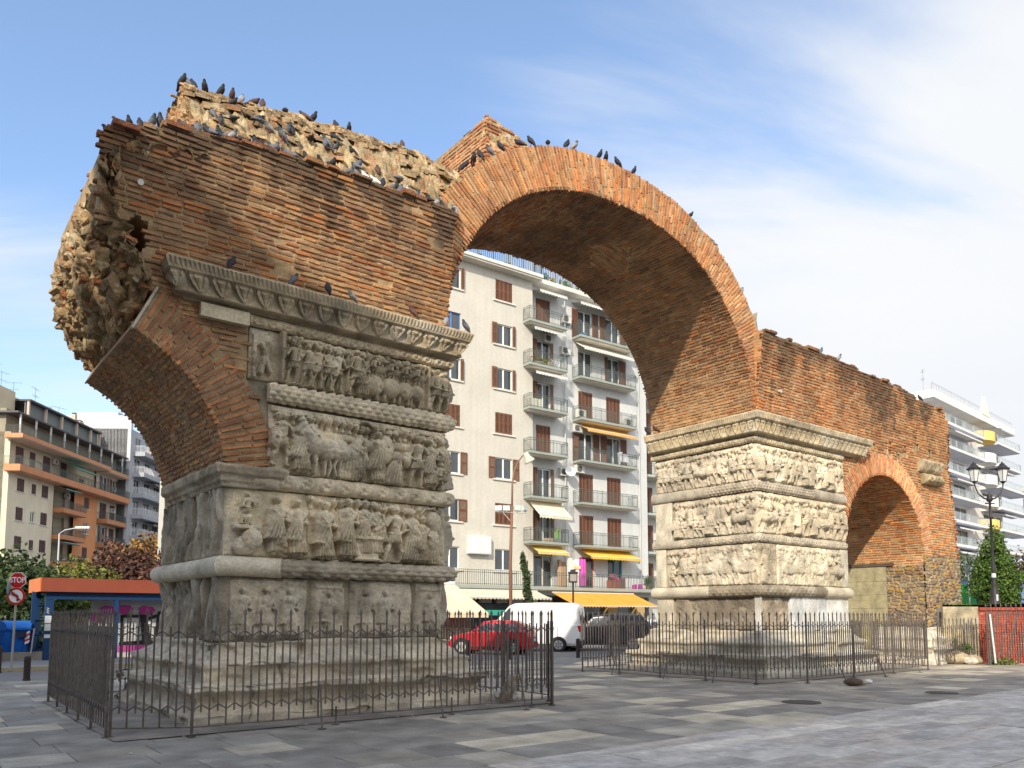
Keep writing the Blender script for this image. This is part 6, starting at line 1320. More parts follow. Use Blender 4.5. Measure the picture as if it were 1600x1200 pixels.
def dumpster(x, y, rz, lab):
    e = empty('waste_container', (x, y, .12), rz, lab, 'waste container', 'blue bins at the left kerb'); B_ = (.008, .11, .42)
    mb = MB(); n = 5
    def tp(V): k = .86+.14*(V[:, 2]-.22)/.8; return np.stack([V[:, 0]*k, V[:, 1]*k, V[:, 2]], -1)
    mb.box(-.95, .95, -.5, .5, .22, 1.02, B_, tp)
    for i in range(5): mb.box(-.9+i*.42, -.86+i*.42, -.52, -.46, .3, 1.0, np.array(B_)*.8, tp)
    mb.box(-1.0, 1.0, -.55, .55, 1.0, 1.07, np.array(B_)*1.1); mb.build('tub', M_plain, e)
    mb = MB(); a = np.linspace(0, math.pi, 12); A, Q = np.meshgrid(np.array([-.97, .97]), a, indexing='ij'); mb.grid(st(A, .52*np.cos(Q), 1.07+.24*np.sin(Q)), np.array(B_)*1.15)
    mb.add(st(-.97, .52*np.cos(a), 1.07+.24*np.sin(a)), [np.arange(12)], B_); mb.add(st(.97, .52*np.cos(a), 1.07+.24*np.sin(a)), [np.arange(12)], B_); mb.build('lid', M_plain, e, smooth=True)
    for sx in (-1, 1):
        for sy in (-1, 1): MB().tube([(sx*.75-.03, sy*.36, .1), (sx*.75+.03, sy*.36, .1)], .1, 12, (.03, .03, .03)).build('wheel', M_rubber, e)
        mb = MB()
        for i in range(5): mb.box(sx*.88-.07, sx*.88+.07, -.53, -.522, .55+i*.08, .55+(i+1)*.08, (.6, .03, .03) if i % 2 else (.75, .75, .75), lambda V: V+np.stack([0*V[:, 0], 0*V[:, 0], (V[:, 0]-sx*.88)*.5], -1))
        mb.build('hazard_strip', M_plain, e)
    mb = MB(); mb.box(.55, .85, -.56, -.53, .75, .95, (.02, .03, .06)); mb.tube([(1.0, -.5, .2), (1.08, -.52, 1.05)], .025, 5, (.45, .46, .46)); mb.build('lever', M_plain, e); return e
dumpster(at(14, 27.2), 27.2, R(14), 'blue wheeled waste container nearest the shelter, red and white strips on its corners')
dumpster(at(-45, 25.6), 25.6, R(10), 'blue wheeled waste container cut by the left edge of the view')
def bollard(p, lab, hgt=.62, z=.0, r_=.075):
    mb = MB(); mb.lathe([(0, 0), (r_+.01, 0), (r_+.01, .05), (r_, .07), (r_, hgt-.12), (r_+.006, hgt-.11), (r_+.006, hgt-.08), (r_, hgt-.07), (r_, hgt-.03), (r_*.75, hgt), (0, hgt+.01)], 20, (.05, .035, .035)); o = mb.build('bollard', M_plain, smooth=False); o.location = (p[0], p[1], z); return tag(o, lab, 'bollard', 'dark round bollards along the kerb')
bollard((-11.74, 19.4), 'dark bollard standing alone on the paving left of the near pier railings', .6, .02)
bollard((-14.3, 22.3), 'dark bollard cut by the left edge beside the stop sign', .75, .0)
for q, lb_ in (((733, 28.2), 'dark bollard seen behind the railing left of the red car wheel'), ((795, 28.6), 'dark bollard in front of the rear wheel of the red car'), ((902, 30), 'dark bollard below the rear corner of the white van'), ((952, 31.), 'dark bollard in front of the dark car')): bollard((at(q[0], q[1]), q[1]), lb_, .72, .02)
p_ = W(6.9, 16.6); bollard((at(243, 22.5), 22.5), 'dark bollard seen between railing bars in front of the graffiti', .95, .0)

# ------------------------------------------------------------------ street lamps
M_dk = mat('lamp_iron', (.035, .03, .033), rough=.5, namt=.2, bump=.1)
e = empty('street_lamp', (at(799, 38), 38, 0), 0, 'tall rusty brown street lamp with a curved neck and a bar of four floodlights', 'street lamp')
RU = (.20, .10, .06)
mb = MB(); mb.tube([(0, 0, 0), (-.05, 0, 4), (.03, 0, 6.9)], [.09, .08, .065], 12, RU); mb.tube([(.03, 0, 6.8), (.05, 0, 8.0), (.12, 0, 8.5), (.3, 0, 9.0), (.52, -.05, 9.3), (.72, -.1, 9.4)], [.05, .045, .04, .035, .03, .03], 8, (.25, .15, .1)); mb.build('pole', M_plain, e, smooth=True)
mb = MB(); mb.lathe([(0, 0), (.12, 0), (.13, -.1), (.16, -.25), (.27, -.42), (.27, -.5), (.23, -.5), (.13, -.3), (0, -.28)], 18, (.6, .55, .45)); o = mb.build('lamp_head', M_plain, e, smooth=True); o.location = (.68, -.12, 9.45); o.rotation_euler = (R(12), R(-28), 0)
mb = MB(); mb.tube([(-.78, -.05, 6.6), (.78, -.05, 6.5)], .022, 6, (.4, .38, .33)); mb.tube([(-.4, -.03, 6.55), (0, 0, 6.1)], .018, 5, (.5, .48, .42)); mb.tube([(.4, -.03, 6.5), (0, 0, 6.1)], .018, 5, (.5, .48, .42)); mb.build('crossbar', M_plain, e)
for i, x in enumerate((-.62, -.24, .3, .66)):
    mb = MB(); mb.box(-.17, .17, -.06, .08, 0, .26, (.5, .52, .48)); mb.box(-.15, .15, -.066, -.06, .03, .23, (.45, .55, .50)); mb.box(-.02, .02, -.02, .02, -.08, 0, (.3, .3, .3)); o = mb.build('floodlight', M_plain, e); o.location = (x, -.06, 6.63); o.rotation_euler = (R(-12), 0, R((-15, 5, 20, 60)[i]))
e = empty('lamp_post', (at(895, 41), 41, 0), 0, 'short dark lamp post with a square lantern behind the white van', 'lamp post')
MB().tube([(0, 0, 0), (0, 0, 3.3)], [.07, .045], 10).build('pole', M_dk, e)
mb = MB(); mb.box(-.2, .2, -.2, .2, 3.3, 3.36); mb.box(-.24, .24, -.24, .24, 3.78, 3.86); mb.box(-.13, .13, -.13, .13, 3.86, 3.97)
for sx in (-1, 1):
    for sy in (-1, 1): mb.box(sx*.19-.015, sx*.19+.015, sy*.19-.015, sy*.19+.015, 3.36, 3.78)
mb.build('lantern', M_dk, e); mb = MB(); mb.box(-.17, .17, -.17, .17, 3.37, 3.77, (.30, .27, .24)); mb.build('lantern_glass', M_plain, e)
e = empty('lamp_post', (at(1550, 34), 34, 1.88), 0, 'tall dark ornate lamp post with two lanterns in front of the green cypress', 'lamp post')
mb = MB(); mb.lathe([(0, 0), (.26, 0), (.27, .1), (.24, .16), (.18, .5), (.13, .85), (.10, 1.0), (.105, 1.03), (.085, 1.1), (.075, 1.6), (.08, 1.62), (.065, 1.7), (.045, 3.9), (.09, 3.95), (.05, 4.0), (.05, 4.6), (.12, 4.68), (.14, 4.76), (.1, 4.84), (.13, 4.9), (.03, 5.0), (0, 5.05)], 18, (.1, .1, .1)); mb.build('pole', M_dk, e, smooth=True)
MB().lathe([(0, 0), (.09, 0), (.088, .18), (0, .18)], 18, (.6, .6, .58), (0, 0, 1.35)).build('sticker', M_plain, e); mb = MB(); mb.box(-.06, .02, -.215, -.2, .35, .62, (.62, .62, .6)); mb.build('paper_scraps', M_plain, e)
mb = MB()
for sx in (-1, 1): mb.tube([(0, 0, 4.7), (sx*.25, 0, 4.78), (sx*.48, 0, 4.98), (sx*.60, 0, 5.28), (sx*.62, 0, 5.45)], [.04, .035, .03, .028, .03], 8)
mb.tube([(-.2, 0, 4.55), (.2, 0, 4.55)], .03, 6); mb.build('arms', M_dk, e)
for sx in (-1, 1):
    mb = MB(); mb.lathe([(0, 0), (.05, 0), (.09, .05), (.12, .08), (.14, .09)], 6, (.1,)*3); mb.lathe([(.29, .62), (.30, .66), (.22, .70), (.14, .80), (.10, .83), (.11, .86), (.04, .9), (.02, .97), (0, .98)], 12, (.1,)*3)
    for q in range(6): a = q*math.pi/3; mb.tube([(.13*math.cos(a), .13*math.sin(a), .08), (.235*math.cos(a), .235*math.sin(a), .63)], .012, 4)
    o = mb.build('lantern', M_dk, e); o.location = (sx*.62, 0, 5.42)
    g = MB(); g.lathe([(.12, .1), (.225, .62)], 6, (.62, .62, .60)); g.build('lantern_glass', M_plain, o)
e = empty('traffic_sign', (at(1511, 40), 40, 1.9), R(10), 'grey rectangular sign seen from behind on a thin pole, right of the end pier', 'road sign')
MB().tube([(0, 0, 0), (0, 0, 2.2)], .035, 8, (.6, .6, .58)).build('pole', M_plain, e); MB().box(-.22, .22, -.05, -.03, 1.65, 2.25, (.45, .48, .48)).build('plate', M_plain, e)
mb = MB(); mb.tube([(0, 0, 0), (0.03, 0, 1.55)], .028, 8, (.66, .66, .64)); o = mb.build('white_post', M_plain); o.location = (at(1546, 25.4), 25.4, .1); o.rotation_euler = (0, R(-5), 0); tag(o, 'thin white post leaning in front of the rusty railing', 'post')

# ------------------------------------------------------------------ vehicles
def car(loc, rz, st_, c, label, cat='car', win=((.34, .56), (.58, .80)), lights=True, wheels=(.18, .80), wr=.31, L=4.0, Wd=1.64, back=None, grp='vehicles parked behind the monument', tint=(.05, .06, .07), name='parked_car'):
    # st_: stations (x 0..1 front to back, z bottom, z belt, z roof, half width at roof factor)
    e = empty(name, loc, rz, label, cat, grp); S = np.array(st_, float); x = (S[:, 0]-.5)*L; hw = Wd/2
    tap = 1-.16*np.abs(2*S[:, 0]-1)**3.
    rows = []
    for i in range(len(S)):
        zb, zl, zr, k = S[i, 1:5]; h_ = hw*tap[i]; hr = h_*k; roof = zr > zl+.05
        r = [(h_*.92, zb), (h_, zb+.12), (h_*1.0, (zb+zl)/2), (h_*.97, zl-.03), (h_*.94, zl)] + ([(hr, zr-.10), (hr*.93, zr-.03), (hr*.6, zr)] if roof else [(h_*.93, zl+.001), (h_*.85, zl+.02), (h_*.5, zl+.035)])
        r = r+[(-a, b) for a, b in r[::-1]]; rows.append([(x[i], a, b) for a, b in r])
    G = np.array(rows); mb = MB(); mb.grid(G, c, wrap=True); mb.add(G[0], [np.arange(G.shape[1])], c); mb.add(G[-1], [np.arange(G.shape[1])], c); mb.build('body', M_carp, e, smooth=False)
    it = lambda q, k_: np.interp(q, S[:, 0], S[:, k_])
    def sidepane(a, b, sgn, par):
        qs = np.linspace(a, b, 5); top = []; bot = []
        for q in qs:
            X = (q-.5)*L; tp = 1-.16*abs(2*q-1)**3; zl, zr, k = it(q, 2), it(q, 3), it(q, 4); h_ = hw*tp; hr = h_*k
            z0, z1 = zl+.04, zr-.13; f = lambda z: (h_*.94+(hr-h_*.94)*(z-zl)/(zr-.10-zl))+.012
            bot.append((X, sgn*f(z0), z0)); top.append((X, sgn*f(z1), max(z1, z0+.02)))
        g = MB(); g.grid(np.stack([np.array(bot), np.array(top)], 1), tint); g.build('side_window', M_glass, par)
    for a, b in win:
        for sgn in (-1, 1): sidepane(a, b, sgn, e)
    # windscreen and rear window
    up = [i for i in range(len(S)) if S[i, 3] > S[i, 2]+.05]
    for i0, i1, nm, dx in ((up[0]-1, up[0], 'windscreen', -.012), (up[-1]+1, up[-1], 'rear_window', .012)):
        if 0 <= i0 < len(S):
            a, b = G[i0], G[i1]; q = lambda p, s_, w_: (p[0]+dx, s_*w_, p[2]); za = S[i0, 2]+.05
            x0, x1 = x[i0], x[i1]; z1 = S[i1, 3]-.07; ha, hb = hw*tap[i0]*.84, hw*tap[i1]*S[i1, 4]*.86
            V = [(x0+dx*2+.1*(x1-x0), -ha, za+.1*(z1-za)+.02), (x0+dx*2+.1*(x1-x0), ha, za+.1*(z1-za)+.02), (x0+.9*(x1-x0)+dx*2, hb, za+.9*(z1-za)+.03), (x0+.9*(x1-x0)+dx*2, -hb, za+.9*(z1-za)+.03)]
            g = MB(); g.add(V, [np.array([(0, 1, 2, 3)])], tint); g.build(nm, M_glass, e)
    for wq in wheels:
        for sgn in (-1, 1):
            X = (wq-.5)*L; y = sgn*(hw-.1); w_ = MB(); w_.tube([(X, y-.1, wr), (X, y+.115*1, wr)] if sgn > 0 else [(X, y+.1, wr), (X, y-.115, wr)], wr, 24, (.03, .03, .03)); wh = w_.build('wheel', M_rubber, e)
            w_ = MB(); yo = y+sgn*.118; w_.tube([(X, yo-sgn*.03, wr), (X, yo, wr)], wr*.66, 20, (.45, .44, .40))
            for q in range(6): a = q*math.pi/3; w_.box(-.025, .025, 0, .008, .05, wr*.6, (.14, .14, .14), lambda V, a=a, X=X, yo=yo, sgn=sgn: np.stack([X+V[:, 0]*math.cos(a)-V[:, 2]*math.sin(a), yo+sgn*V[:, 1], wr+V[:, 0]*math.sin(a)+V[:, 2]*math.cos(a)], -1))
            w_.build('rim', M_plain, wh)
            ac = MB(); aa = np.linspace(-.15, math.pi+.15, 18); O_, I_ = wr*1.2, wr*.9
            ac.grid(np.stack([st(X+O_*np.cos(aa), sgn*(hw+.004), wr+O_*np.sin(aa)), st(X+I_*np.cos(aa), sgn*(hw-.02), wr+I_*np.sin(aa))], 1), (.02, .02, .02)); ac.build('wheel_arch', M_rubber, e)
    t_ = MB(); xb = x[-1]; zl = S[-1, 2]
    for sgn in (-1, 1): t_ = MB(); t_.box(xb-.12, xb+.03, sgn*hw*.84-.1*(sgn > 0)-.0, sgn*hw*.84+.1*(sgn < 0)+.0, zl-.3, zl-.02, (.5, .02, .02), lambda V: V); t_.build('tail_light', M_plain, e); t_ = MB(); t_.box(x[0]-.02, x[0]+.15, sgn*hw*.6-.12, sgn*hw*.6+.12, .55, .72, (.6, .6, .58)); t_.build('headlight', M_plain, e)
    bm = MB(); bm.box(xb-.1, xb+.07, -hw*.82, hw*.82, .28, .5, np.array(c)*.7 if back is None else back); bm.build('bumper', M_plain, e); bm = MB(); bm.box(x[0]-.06, x[0]+.1, -hw*.82, hw*.82, .26, .48, np.array(c)*.7 if back is None else back); bm.build('bumper', M_plain, e)
    tr_ = MB(); 
    for sgn in (-1, 1):
        for q in (.33, .57, .79): tr_.box((q-.5)*L-.006, (q-.5)*L+.006, sgn*(hw+.001), sgn*(hw+.003), .38, S[len(S)//2, 2]-.06, (.02, .02, .02))
        tr_.box(-.3*L, .3*L, sgn*(hw+.001), sgn*(hw+.006), .28, .34, (.03, .03, .03))
        for q in (.52, .75): tr_.box((q-.5)*L-.08, (q-.5)*L+.06, sgn*(hw+.003), sgn*(hw+.02), S[len(S)//2, 2]-.16, S[len(S)//2, 2]-.13, np.array(c)*.5)
    tr_.build('door_trim', M_plain, e)
    nb = MB(); nb.box(xb+.071, xb+.076, -.26, .26, .55, .66, (.7, .7, .68)) if cat != 'van' else nb.box(xb+.031, xb+.036, -.26, .26, .55, .66, (.7, .7, .68)); nb.build('number_plate', M_plain, e)
    return e
hatch = [(0, .3, .55, .55, .8), (.03, .24, .72, .72, .8), (.22, .2, .88, .88, .8), (.27, .2, .9, .9, .8), (.42, .2, .92, 1.36, .76), (.55, .2, .93, 1.42, .78), (.8, .2, .95, 1.40, .78), (.93, .22, .96, 1.2, .82), (.985, .26, .95, .95, .85), (1, .32, .7, .7, .85)]
suv = [(0, .36, .7, .7, .8), (.03, .3, .92, .92, .8), (.24, .26, 1.06, 1.06, .8), (.27, .26, 1.08, 1.08, .8), (.38, .26, 1.1, 1.62, .78), (.6, .26, 1.12, 1.70, .8), (.88, .26, 1.14, 1.66, .8), (.97, .3, 1.15, 1.25, .84), (1, .36, .8, .8, .85)]
van = [(0, .3, .7, .7, .8), (.02, .28, 1.0, 1.0, .85), (.13, .26, 1.14, 1.14, .86), (.15, .26, 1.16, 1.16, .86), (.31, .26, 1.2, 2.06, .84), (.36, .26, 1.2, 2.16, .88), (.6, .26, 1.2, 2.2, .9), (.93, .26, 1.2, 2.18, .9), (.985, .28, 1.2, 2.1, .9), (1, .32, 1.18, 1.95, .9)]
car((at(771, 33.6), 33.6, 0), R(-17), hatch, (.50, .008, .015), 'red hatchback parked behind the right end of the near railings', wheels=(.17, .80), L=3.45, Wd=1.55, win=((.34, .54), (.56, .74), (.77, .88)), back=(.4, .01, .015), tint=(.3, .34, .36))
v_ = car((at(830, 36.6), 36.6, 0), R(-13), van, (.76, .75, .72), 'white delivery van parked behind the red car, rear doors to the right', 'van', win=((.22, .33),), L=4.7, Wd=1.8, wheels=(.17, .80), back=(.05, .05, .06), name='delivery_van')
for sgn in (-1, 1): g = MB(); g.box(2.352, 2.362, sgn*.42-.3, sgn*.42+.3, 1.25, 1.8, (.06, .07, .08)); g.build('rear_door_window', M_glass, v_)
MB().box(2.35, 2.358, -.012, .012, .4, 1.95, (.2, .2, .2)).build('rear_door_gap', M_plain, v_)
car((at(945, 37.5), 37.5, 0), R(-10), suv, (.018, .02, .03), 'dark blue black estate car parked right of the white van', wheels=(.18, .80), L=4.4, Wd=1.8, wr=.35, back=(.02, .02, .02))
car((at(1005, 41.5), 41.5, 0), R(-8), hatch, (.50, .52, .54), 'silver car parked behind the left railings of the far pier', L=4.2, Wd=1.75)
car((at(1522, 44), 44, 1.98), R(10), suv, (.012, .03, .022), 'very dark green car parked beyond the raised lawn', L=4.2, tint=(.2, .24, .22), grp='cars beyond the raised lawn')
car((at(1600, 45), 45, 1.98), R(5), hatch, (.10, .16, .42), 'blue car cut by the right edge beyond the raised lawn', L=4.2, tint=(.22, .3, .34), grp='cars beyond the raised lawn')
# green bin, pale arcade panels behind the lawn
mb = MB(); mb.box(-.5, .5, -.4, .4, 0, 1.2, (.02, .22, .05)); mb.box(-.54, .54, -.44, .44, 1.2, 1.28, (.02, .18, .05)); mb.box(-.4, -.3, -.45, -.4, .9, 1.1, (.02, .15, .04)); o = mb.build('green_bin', M_plain); o.location = (at(1500, 42.5), 42.5, 1.98); tag(o, 'green wheeled bin half hidden by the end pier', 'waste container')
for i, px in enumerate((1508, 1518)):
    mb = MB(); a = np.linspace(0, math.pi, 14); mb.prism([(-.24, 0)]+[(-.24*math.cos(q), 2.0+.5*math.sin(q)) for q in a]+[(.24, 0)], -.1, .1, lambda x, z, d: st(x, 0*x+d, z), (.72, .68, .6)); o = mb.build('arched_board', M_plain); o.location = (at(px, 52), 52, 2.0); tag(o, ['left of two tall cream boards with rounded tops behind the dark car', 'right of two tall cream boards with rounded tops behind the dark car'][i], 'board')
# cream canopy stall
e = empty('market_kiosk', (at(697, 43), 43, 0), R(20), 'small kiosk with a steep cream canopy between the near pier and the street lamp', 'kiosk')
mb = MB(); V = [(-2.6, -1.6, 1.75), (1.9, -1.6, 1.75), (.4, -.3, 3.3), (-2.0, -.3, 3.3), (-2.6, 1.3, 1.75), (1.9, 1.3, 1.75), (.4, .3, 3.3), (-2.0, .3, 3.3)]; mb.add(V, [np.array([(0, 1, 2, 3), (1, 5, 6, 2), (5, 4, 7, 6), (4, 0, 3, 7)])], (.62, .52, .38)); mb.box(-2.6, 1.9, -1.63, -1.6, 1.5, 1.75, (.6, .5, .36)); mb.build('canopy', MAT['awning_cloth'], e)
mb = MB(); mb.box(-2.0, .4, -.35, .35, 3.28, 3.95, (.66, .68, .70)); mb.build('canopy_top', M_plain, e); mb = MB(); mb.box(1.9, 3.4, -1.3, -.2, 1.62, 1.9, (.03, .28, .2)); mb.build('green_valance', M_plain, e)
mb = MB(); mb.box(-1.8, 1.2, -.8, .8, 0, 2.2, (.10, .07, .05)); mb.box(-1.7, 1.1, -.84, -.8, .9, 1.5, (.3, .12, .08)); mb.box(-1.6, -.6, -.86, -.84, 1.0, 1.4, (.5, .4, .15)); mb.build('counter', M_plain, e)
# overhead wire at the left
mb = MB(); P_ = [(at(-10, 40)+(at(262, 40)-at(-10, 40))*q, 40, 3.35+1.1*q-1.1*q*(1-q)) for q in np.linspace(0, 1.4, 20)]; mb.tube(P_, .018, 5); tag(mb.build('overhead_wire', M_blk), 'thin dark overhead wire crossing in front of the autumn trees', 'wire')
mb = MB(); mb.tube([(0, 0, 0), (0, 0, 8.0), (.4, 0, 8.3), (1.5, 0, 8.5)], [.09, .06, .04, .04], 8, (.5, .5, .5)); mb.box(1.3, 2.4, -.15, .15, 8.42, 8.58, (.7, .7, .7)); o = mb.build('street_light', M_plain); o.location = (at(92, 62), 62, 0); tag(o, 'slim pale street light with a short arm in front of the orange block', 'street lamp')

# ------------------------------------------------------------------ pigeons
def ringtop(t):
    x, z = mcurve(_q, .95); return float(np.interp(t, x, z))
def pig_mesh(c, seed, pose=0):
    r = np.random.default_rng(seed); mb = MB()
    body, neck, wing, tail = c
    if pose == 2: P = [(-.20, 0, .035), (-.14, 0, .05), (-.08, 0, .065), (-.01, 0, .075), (.05, 0, .08), (.08, 0, .10), (.095, 0, .115), (.115, 0, .118), (.135, 0, .112)]
    elif pose == 1: P = [(-.19, 0, .03), (-.13, 0, .06), (-.07, 0, .095), (-.01, 0, .125), (.045, 0, .155), (.07, 0, .19), (.082, 0, .215), (.10, 0, .222), (.123, 0, .212)]
    else: P = [(-.125, 0, -.03), (-.10, 0, .03), (-.065, 0, .09), (-.015, 0, .14), (.03, 0, .19), (.045, 0, .235), (.052, 0, .265), (.07, 0, .27), (.095, 0, .258)]
    rad = [.018, .024, .042, .06, .056, .034, .028, .022, .004]
    n = 14; Q = np.linspace(0, 8, 25); PP = np.stack([np.interp(Q, range(9), [p[k] for p in P]) for k in range(3)], -1); rr_ = np.interp(Q, range(9), rad)
    for _ in range(2): PP[1:-1] = (PP[:-2]+2*PP[1:-1]+PP[2:])/4
    C = np.zeros((25*n, 3)); 
    for i, q in enumerate(Q): C[i*n:(i+1)*n] = tail if q < 1.6 else (body if q < 4.2 else (neck if q < 7.4 else (.25, .2, .16)))
    mb.tube(PP, rr_, n, C)
    for sg in (-1, 1):
        W_ = [np.array(P[4])*.9+np.array([-.0, sg*.03, -.005]), np.array(P[3])+np.array([0, sg*.043, 0]), np.array(P[2])+np.array([0, sg*.036, .004]), np.array(P[1])+np.array([-.0, sg*.018, .004]), np.array(P[0])+np.array([.02, sg*.008, .006])]
        mb.tube(W_, [.012, .038, .034, .02, .006], 8, wing, sx=.55)
        fx = P[3][0]+.01; mb.tube([(fx, sg*.02, P[3][2]-.04), (fx+.005, sg*.022, .0)], .0045, 5, (.4, .12, .1)); mb.box(fx-.01, fx+.04, sg*.022-.008, sg*.022+.008, -.003, .004, (.4, .12, .1))
        mb.tube([(P[6][0]+.006, sg*.019, P[6][2]+.006), (P[6][0]+.006, sg*.026, P[6][2]+.006)], .005, 5, (.5, .2, .03))
    return mb
PC = {'d': ((.028, .028, .036), (.02, .03, .032), (.035, .035, .044), (.02, .02, .026)), 'g': ((.13, .14, .17), (.035, .055, .06), (.15, .16, .19), (.09, .10, .12)), 'p': ((.30, .30, .31), (.10, .11, .12), (.34, .34, .35), (.18, .18, .2)),
      'b': ((.10, .055, .045), (.06, .035, .04), (.13, .07, .05), (.07, .04, .035)), 'w': ((.75, .74, .72), (.78, .77, .75), (.72, .71, .69), (.7, .69, .67))}
PN = {'d': 'black', 'g': 'slate grey', 'p': 'pale grey', 'b': 'reddish brown', 'w': 'white'}
PL = {'near': 'perched along the front edge of the brick wall over the near pier', 'slope': 'resting on the rubble slope behind the near wall', 'crest': 'standing on the skyline crest of the rubble core', 'ring': 'perched on top of the great arch ring',
      'attic': 'on the left edge of the brick stump over the arch crown', 'far': 'on top of the brick wall over the far pier', 'corn': 'sitting on the carved cornice of the near pier', 'fcorn': 'on the left end of the cornice of the far pier'}
protos = {}
PIG = [('near',-1.88,-0.12,'d'),('near',-1.75,-0.12,'b'),('near',-1.61,-0.12,'d'),('near',-1.47,-0.12,'d'),('near',-1.3,-0.12,'g'),('near',-1.19,-0.12,'g'),('near',-1.02,-0.12,'g'),('near',-0.85,-0.12,'b'),('near',-0.65,-0.12,'g'),('near',-0.43,-0.12,'g'),('near',-0.31,-0.12,'g'),('near',-0.11,-0.12,'p'),('near',0.02,-0.12,'d'),('near',0.15,-0.12,'g'),('near',0.28,-0.12,'g'),('near',0.36,-0.12,'d'),('near',0.54,-0.12,'g'),('near',0.62,-0.12,'d'),('near',0.8,-0.12,'g'),('near',0.93,-0.12,'g'),('near',1.16,-0.12,'d'),('near',1.4,-0.12,'d'),('near',1.63,-0.12,'d'),('near',1.94,-0.12,'g'),('near',2.07,-0.12,'g'),('near',2.28,-0.12,'w'),('near',2.46,-0.12,'w'),('near',2.61,-0.12,'d'),('near',2.8,-0.12,'g'),('near',3.11,-0.12,'w'),('near',3.38,-0.12,'p'),('near',3.77,-0.12,'p'),('near',3.91,-0.12,'g'),('near',4.18,-0.12,'p'),('slope',-0.16,0.78,'g'),('slope',0.18,0.82,'d'),('slope',0.68,0.9,'d'),('slope',0.82,0.8,'p'),('slope',1.26,0.86,'d'),('slope',1.63,0.86,'d'),('slope',1.93,0.82,'g'),('slope',2.11,0.8,'g'),('slope',2.47,0.8,'d'),('slope',2.5,0.64,'g'),('slope',3.42,0.68,'g'),('slope',-0.05,0.68,'g'),('slope',1.04,0.74,'g'),('slope',2.92,0.66,'b'),('crest',-0.51,1.4,'d'),('crest',-0.43,1.4,'g'),('crest',-0.33,1.4,'d'),('crest',-0.13,1.4,'d'),('crest',0.15,1.4,'d'),('crest',0.35,1.4,'b'),('crest',0.53,1.4,'p'),('crest',0.75,1.4,'b'),('crest',0.91,1.4,'b'),('crest',1.35,1.4,'d'),('crest',1.73,1.4,'b'),('crest',1.91,1.4,'d'),('crest',2.38,1.4,'d'),('crest',2.66,1.4,'d'),('crest',3.87,1.4,'b'),('ring',4.5,0.1,'d'),('ring',4.59,0.1,'d'),('ring',4.78,0.1,'d'),('ring',4.94,0.1,'d'),('ring',5.18,0.1,'g'),('ring',5.46,0.1,'d'),('ring',5.95,0.1,'d'),('ring',6.27,0.1,'d'),('ring',6.76,0.1,'d'),('ring',7.32,0.1,'d'),('ring',7.55,0.1,'p'),('ring',8.34,0.1,'d'),('ring',8.54,0.1,'d'),('ring',8.92,0.1,'d'),('ring',9.47,0.1,'d'),('ring',11.53,0.1,'d'),('ring',13.62,0.1,'p'),('attic',5.9,1.8,'d'),('far',17.06,-0.15,'g'),('far',18.04,-0.15,'p'),('far',23.15,-0.15,'d'),('corn',-0.09,-0.25,'d'),('corn',0.93,-0.25,'g'),('corn',1.53,-0.25,'d'),('corn',1.98,-0.25,'p'),('corn',3.19,-0.25,'b'),('corn',3.92,-0.25,'p'),('corn',4.36,-0.25,'g')]
PIG += [('fcorn', 13.6, 3.55, 'd'), ('fcorn', 13.6, 3.2, 'b')]
rq = np.random.default_rng(9)
PIG += [('near', float(rq.uniform(-.6, 3.9)), float(rq.uniform(-.2, .1)), 'ggdd'[int(rq.integers(0, 4))]) for _ in range(16)]+[('slope', float(rq.uniform(0, 3.2)), float(rq.uniform(.4, 1.1)), 'ggd'[int(rq.integers(0, 3))]) for _ in range(8)]
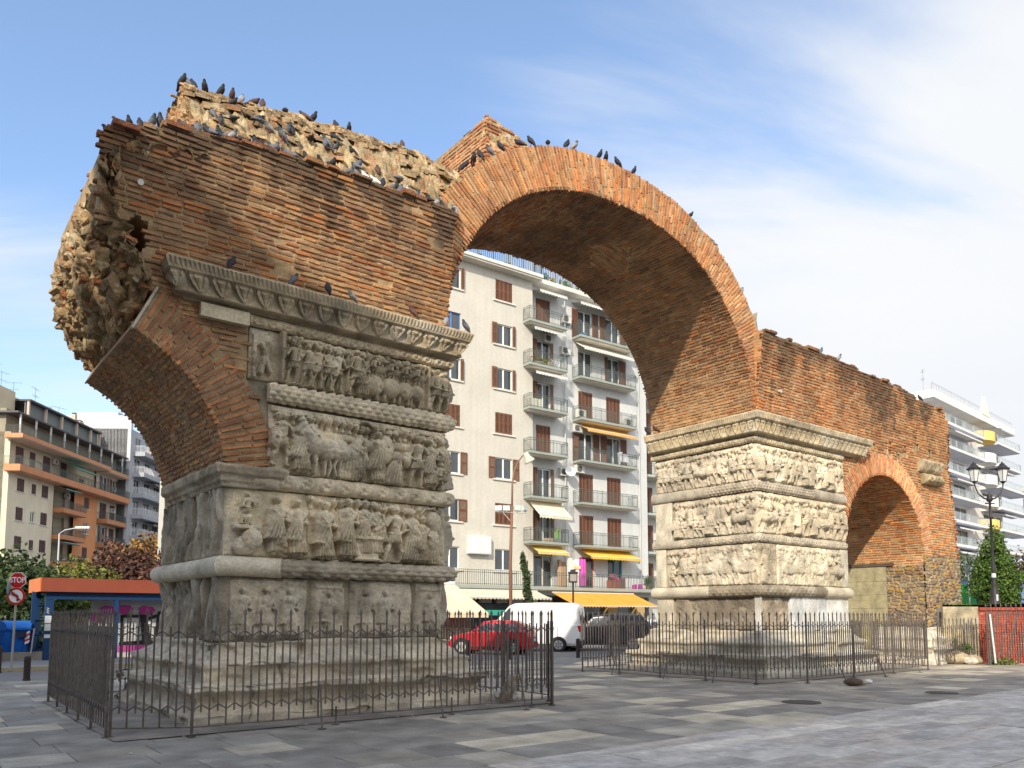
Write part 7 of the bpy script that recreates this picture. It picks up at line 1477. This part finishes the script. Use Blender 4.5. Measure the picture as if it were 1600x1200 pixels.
for (pl, t_, s_, c_) in PIG:
    pose = int(rq.choice([0, 0, 0, 1, 1, 2])) if pl in ('near', 'slope') else int(rq.choice([0, 0, 0, 1]))
    if c_ == 'w': pose = 1
    key = (c_, pose)
    if key not in protos:
        o = pig_mesh(PC[c_], len(protos), pose).build('pigeon', M_feather, None, smooth=True); protos[key] = o.data; 
    else: o = bpy.data.objects.new('pigeon', protos[key]); col.objects.link(o)
    if pl == 'near': h_ = topn(t_)+.02
    elif pl in ('slope', 'crest'): h_ = float(slope_h(t_, s_))+.03
    elif pl == 'ring': h_ = ringtop(t_)+.01
    elif pl == 'attic': h_ = 12.53
    elif pl == 'far': h_ = topf(t_)+.03
    else: h_ = 7.0
    o.location = W(t_, s_, h_); o.rotation_euler = (0, 0, rq.uniform(0, 6.28)); k_ = rq.uniform(.8, .95); o.scale = (k_, k_, k_)
    tag(o, PN[c_]+' pigeon '+PL[pl], 'pigeon', PN[c_]+' pigeons '+PL[pl])

# ------------------------------------------------------------------ the street behind the photographer (its roofline shades the square)
sh = Vector((SUNV.x, SUNV.y, 0)).normalized(); pos = sh*15.0
bb3 = empty('apartment_building', (pos.x, pos.y, 0), math.atan2(sh.x, -sh.y), 'long ochre apartment block with balconies on the near side of the square, behind the viewer', 'building')
HB = 22.6; hol = []
for k in range(6):
    for i in range(24): x = -46+i*3.9; hol.append((x, x+1.5, 4.6+3.05*k, 6.4+3.05*k))
mb = MB(); wallholes(mb, -48, 48, 0, HB-2, hol, 0, .3, (.5, .44, .34)); mb.box(-48, -12.5, -.3, 0, HB-2, HB, (.5, .44, .34)); mb.box(-9.2, 48, -.3, 0, HB-2, HB, (.5, .44, .34)); o = mb.build('wall', M_wall, bb3)
o.scale = (1, -1, 1)
mb = MB()
for (a, b, hb) in ((-48, -12.5, HB), (-12.5, -9.2, HB-2.0), (-9.2, 48, HB)): mb.box(a, b, -12, -.4, 0, hb-.05, (.3, .27, .22)); mb.box(a, b, -12.4, .4, hb, hb+.3, (.6, .57, .5))  # middle stretch of the unseen roof lowered to let sun onto the rubble end
mb.build('roof', M_wall, bb3)
for k in range(6):
    mb = MB()
    for i in range(24): x = -46+i*3.9; mb.box(x, x+1.5, -.28, -.26, 4.6+3.05*k, 6.4+3.05*k, (.2, .09, .06))
    mb.build('window_row', M_plain, bb3); balcony(bb3, -46, 46, 4.2+3.05*k, 1.2, 1.2, rail=False)
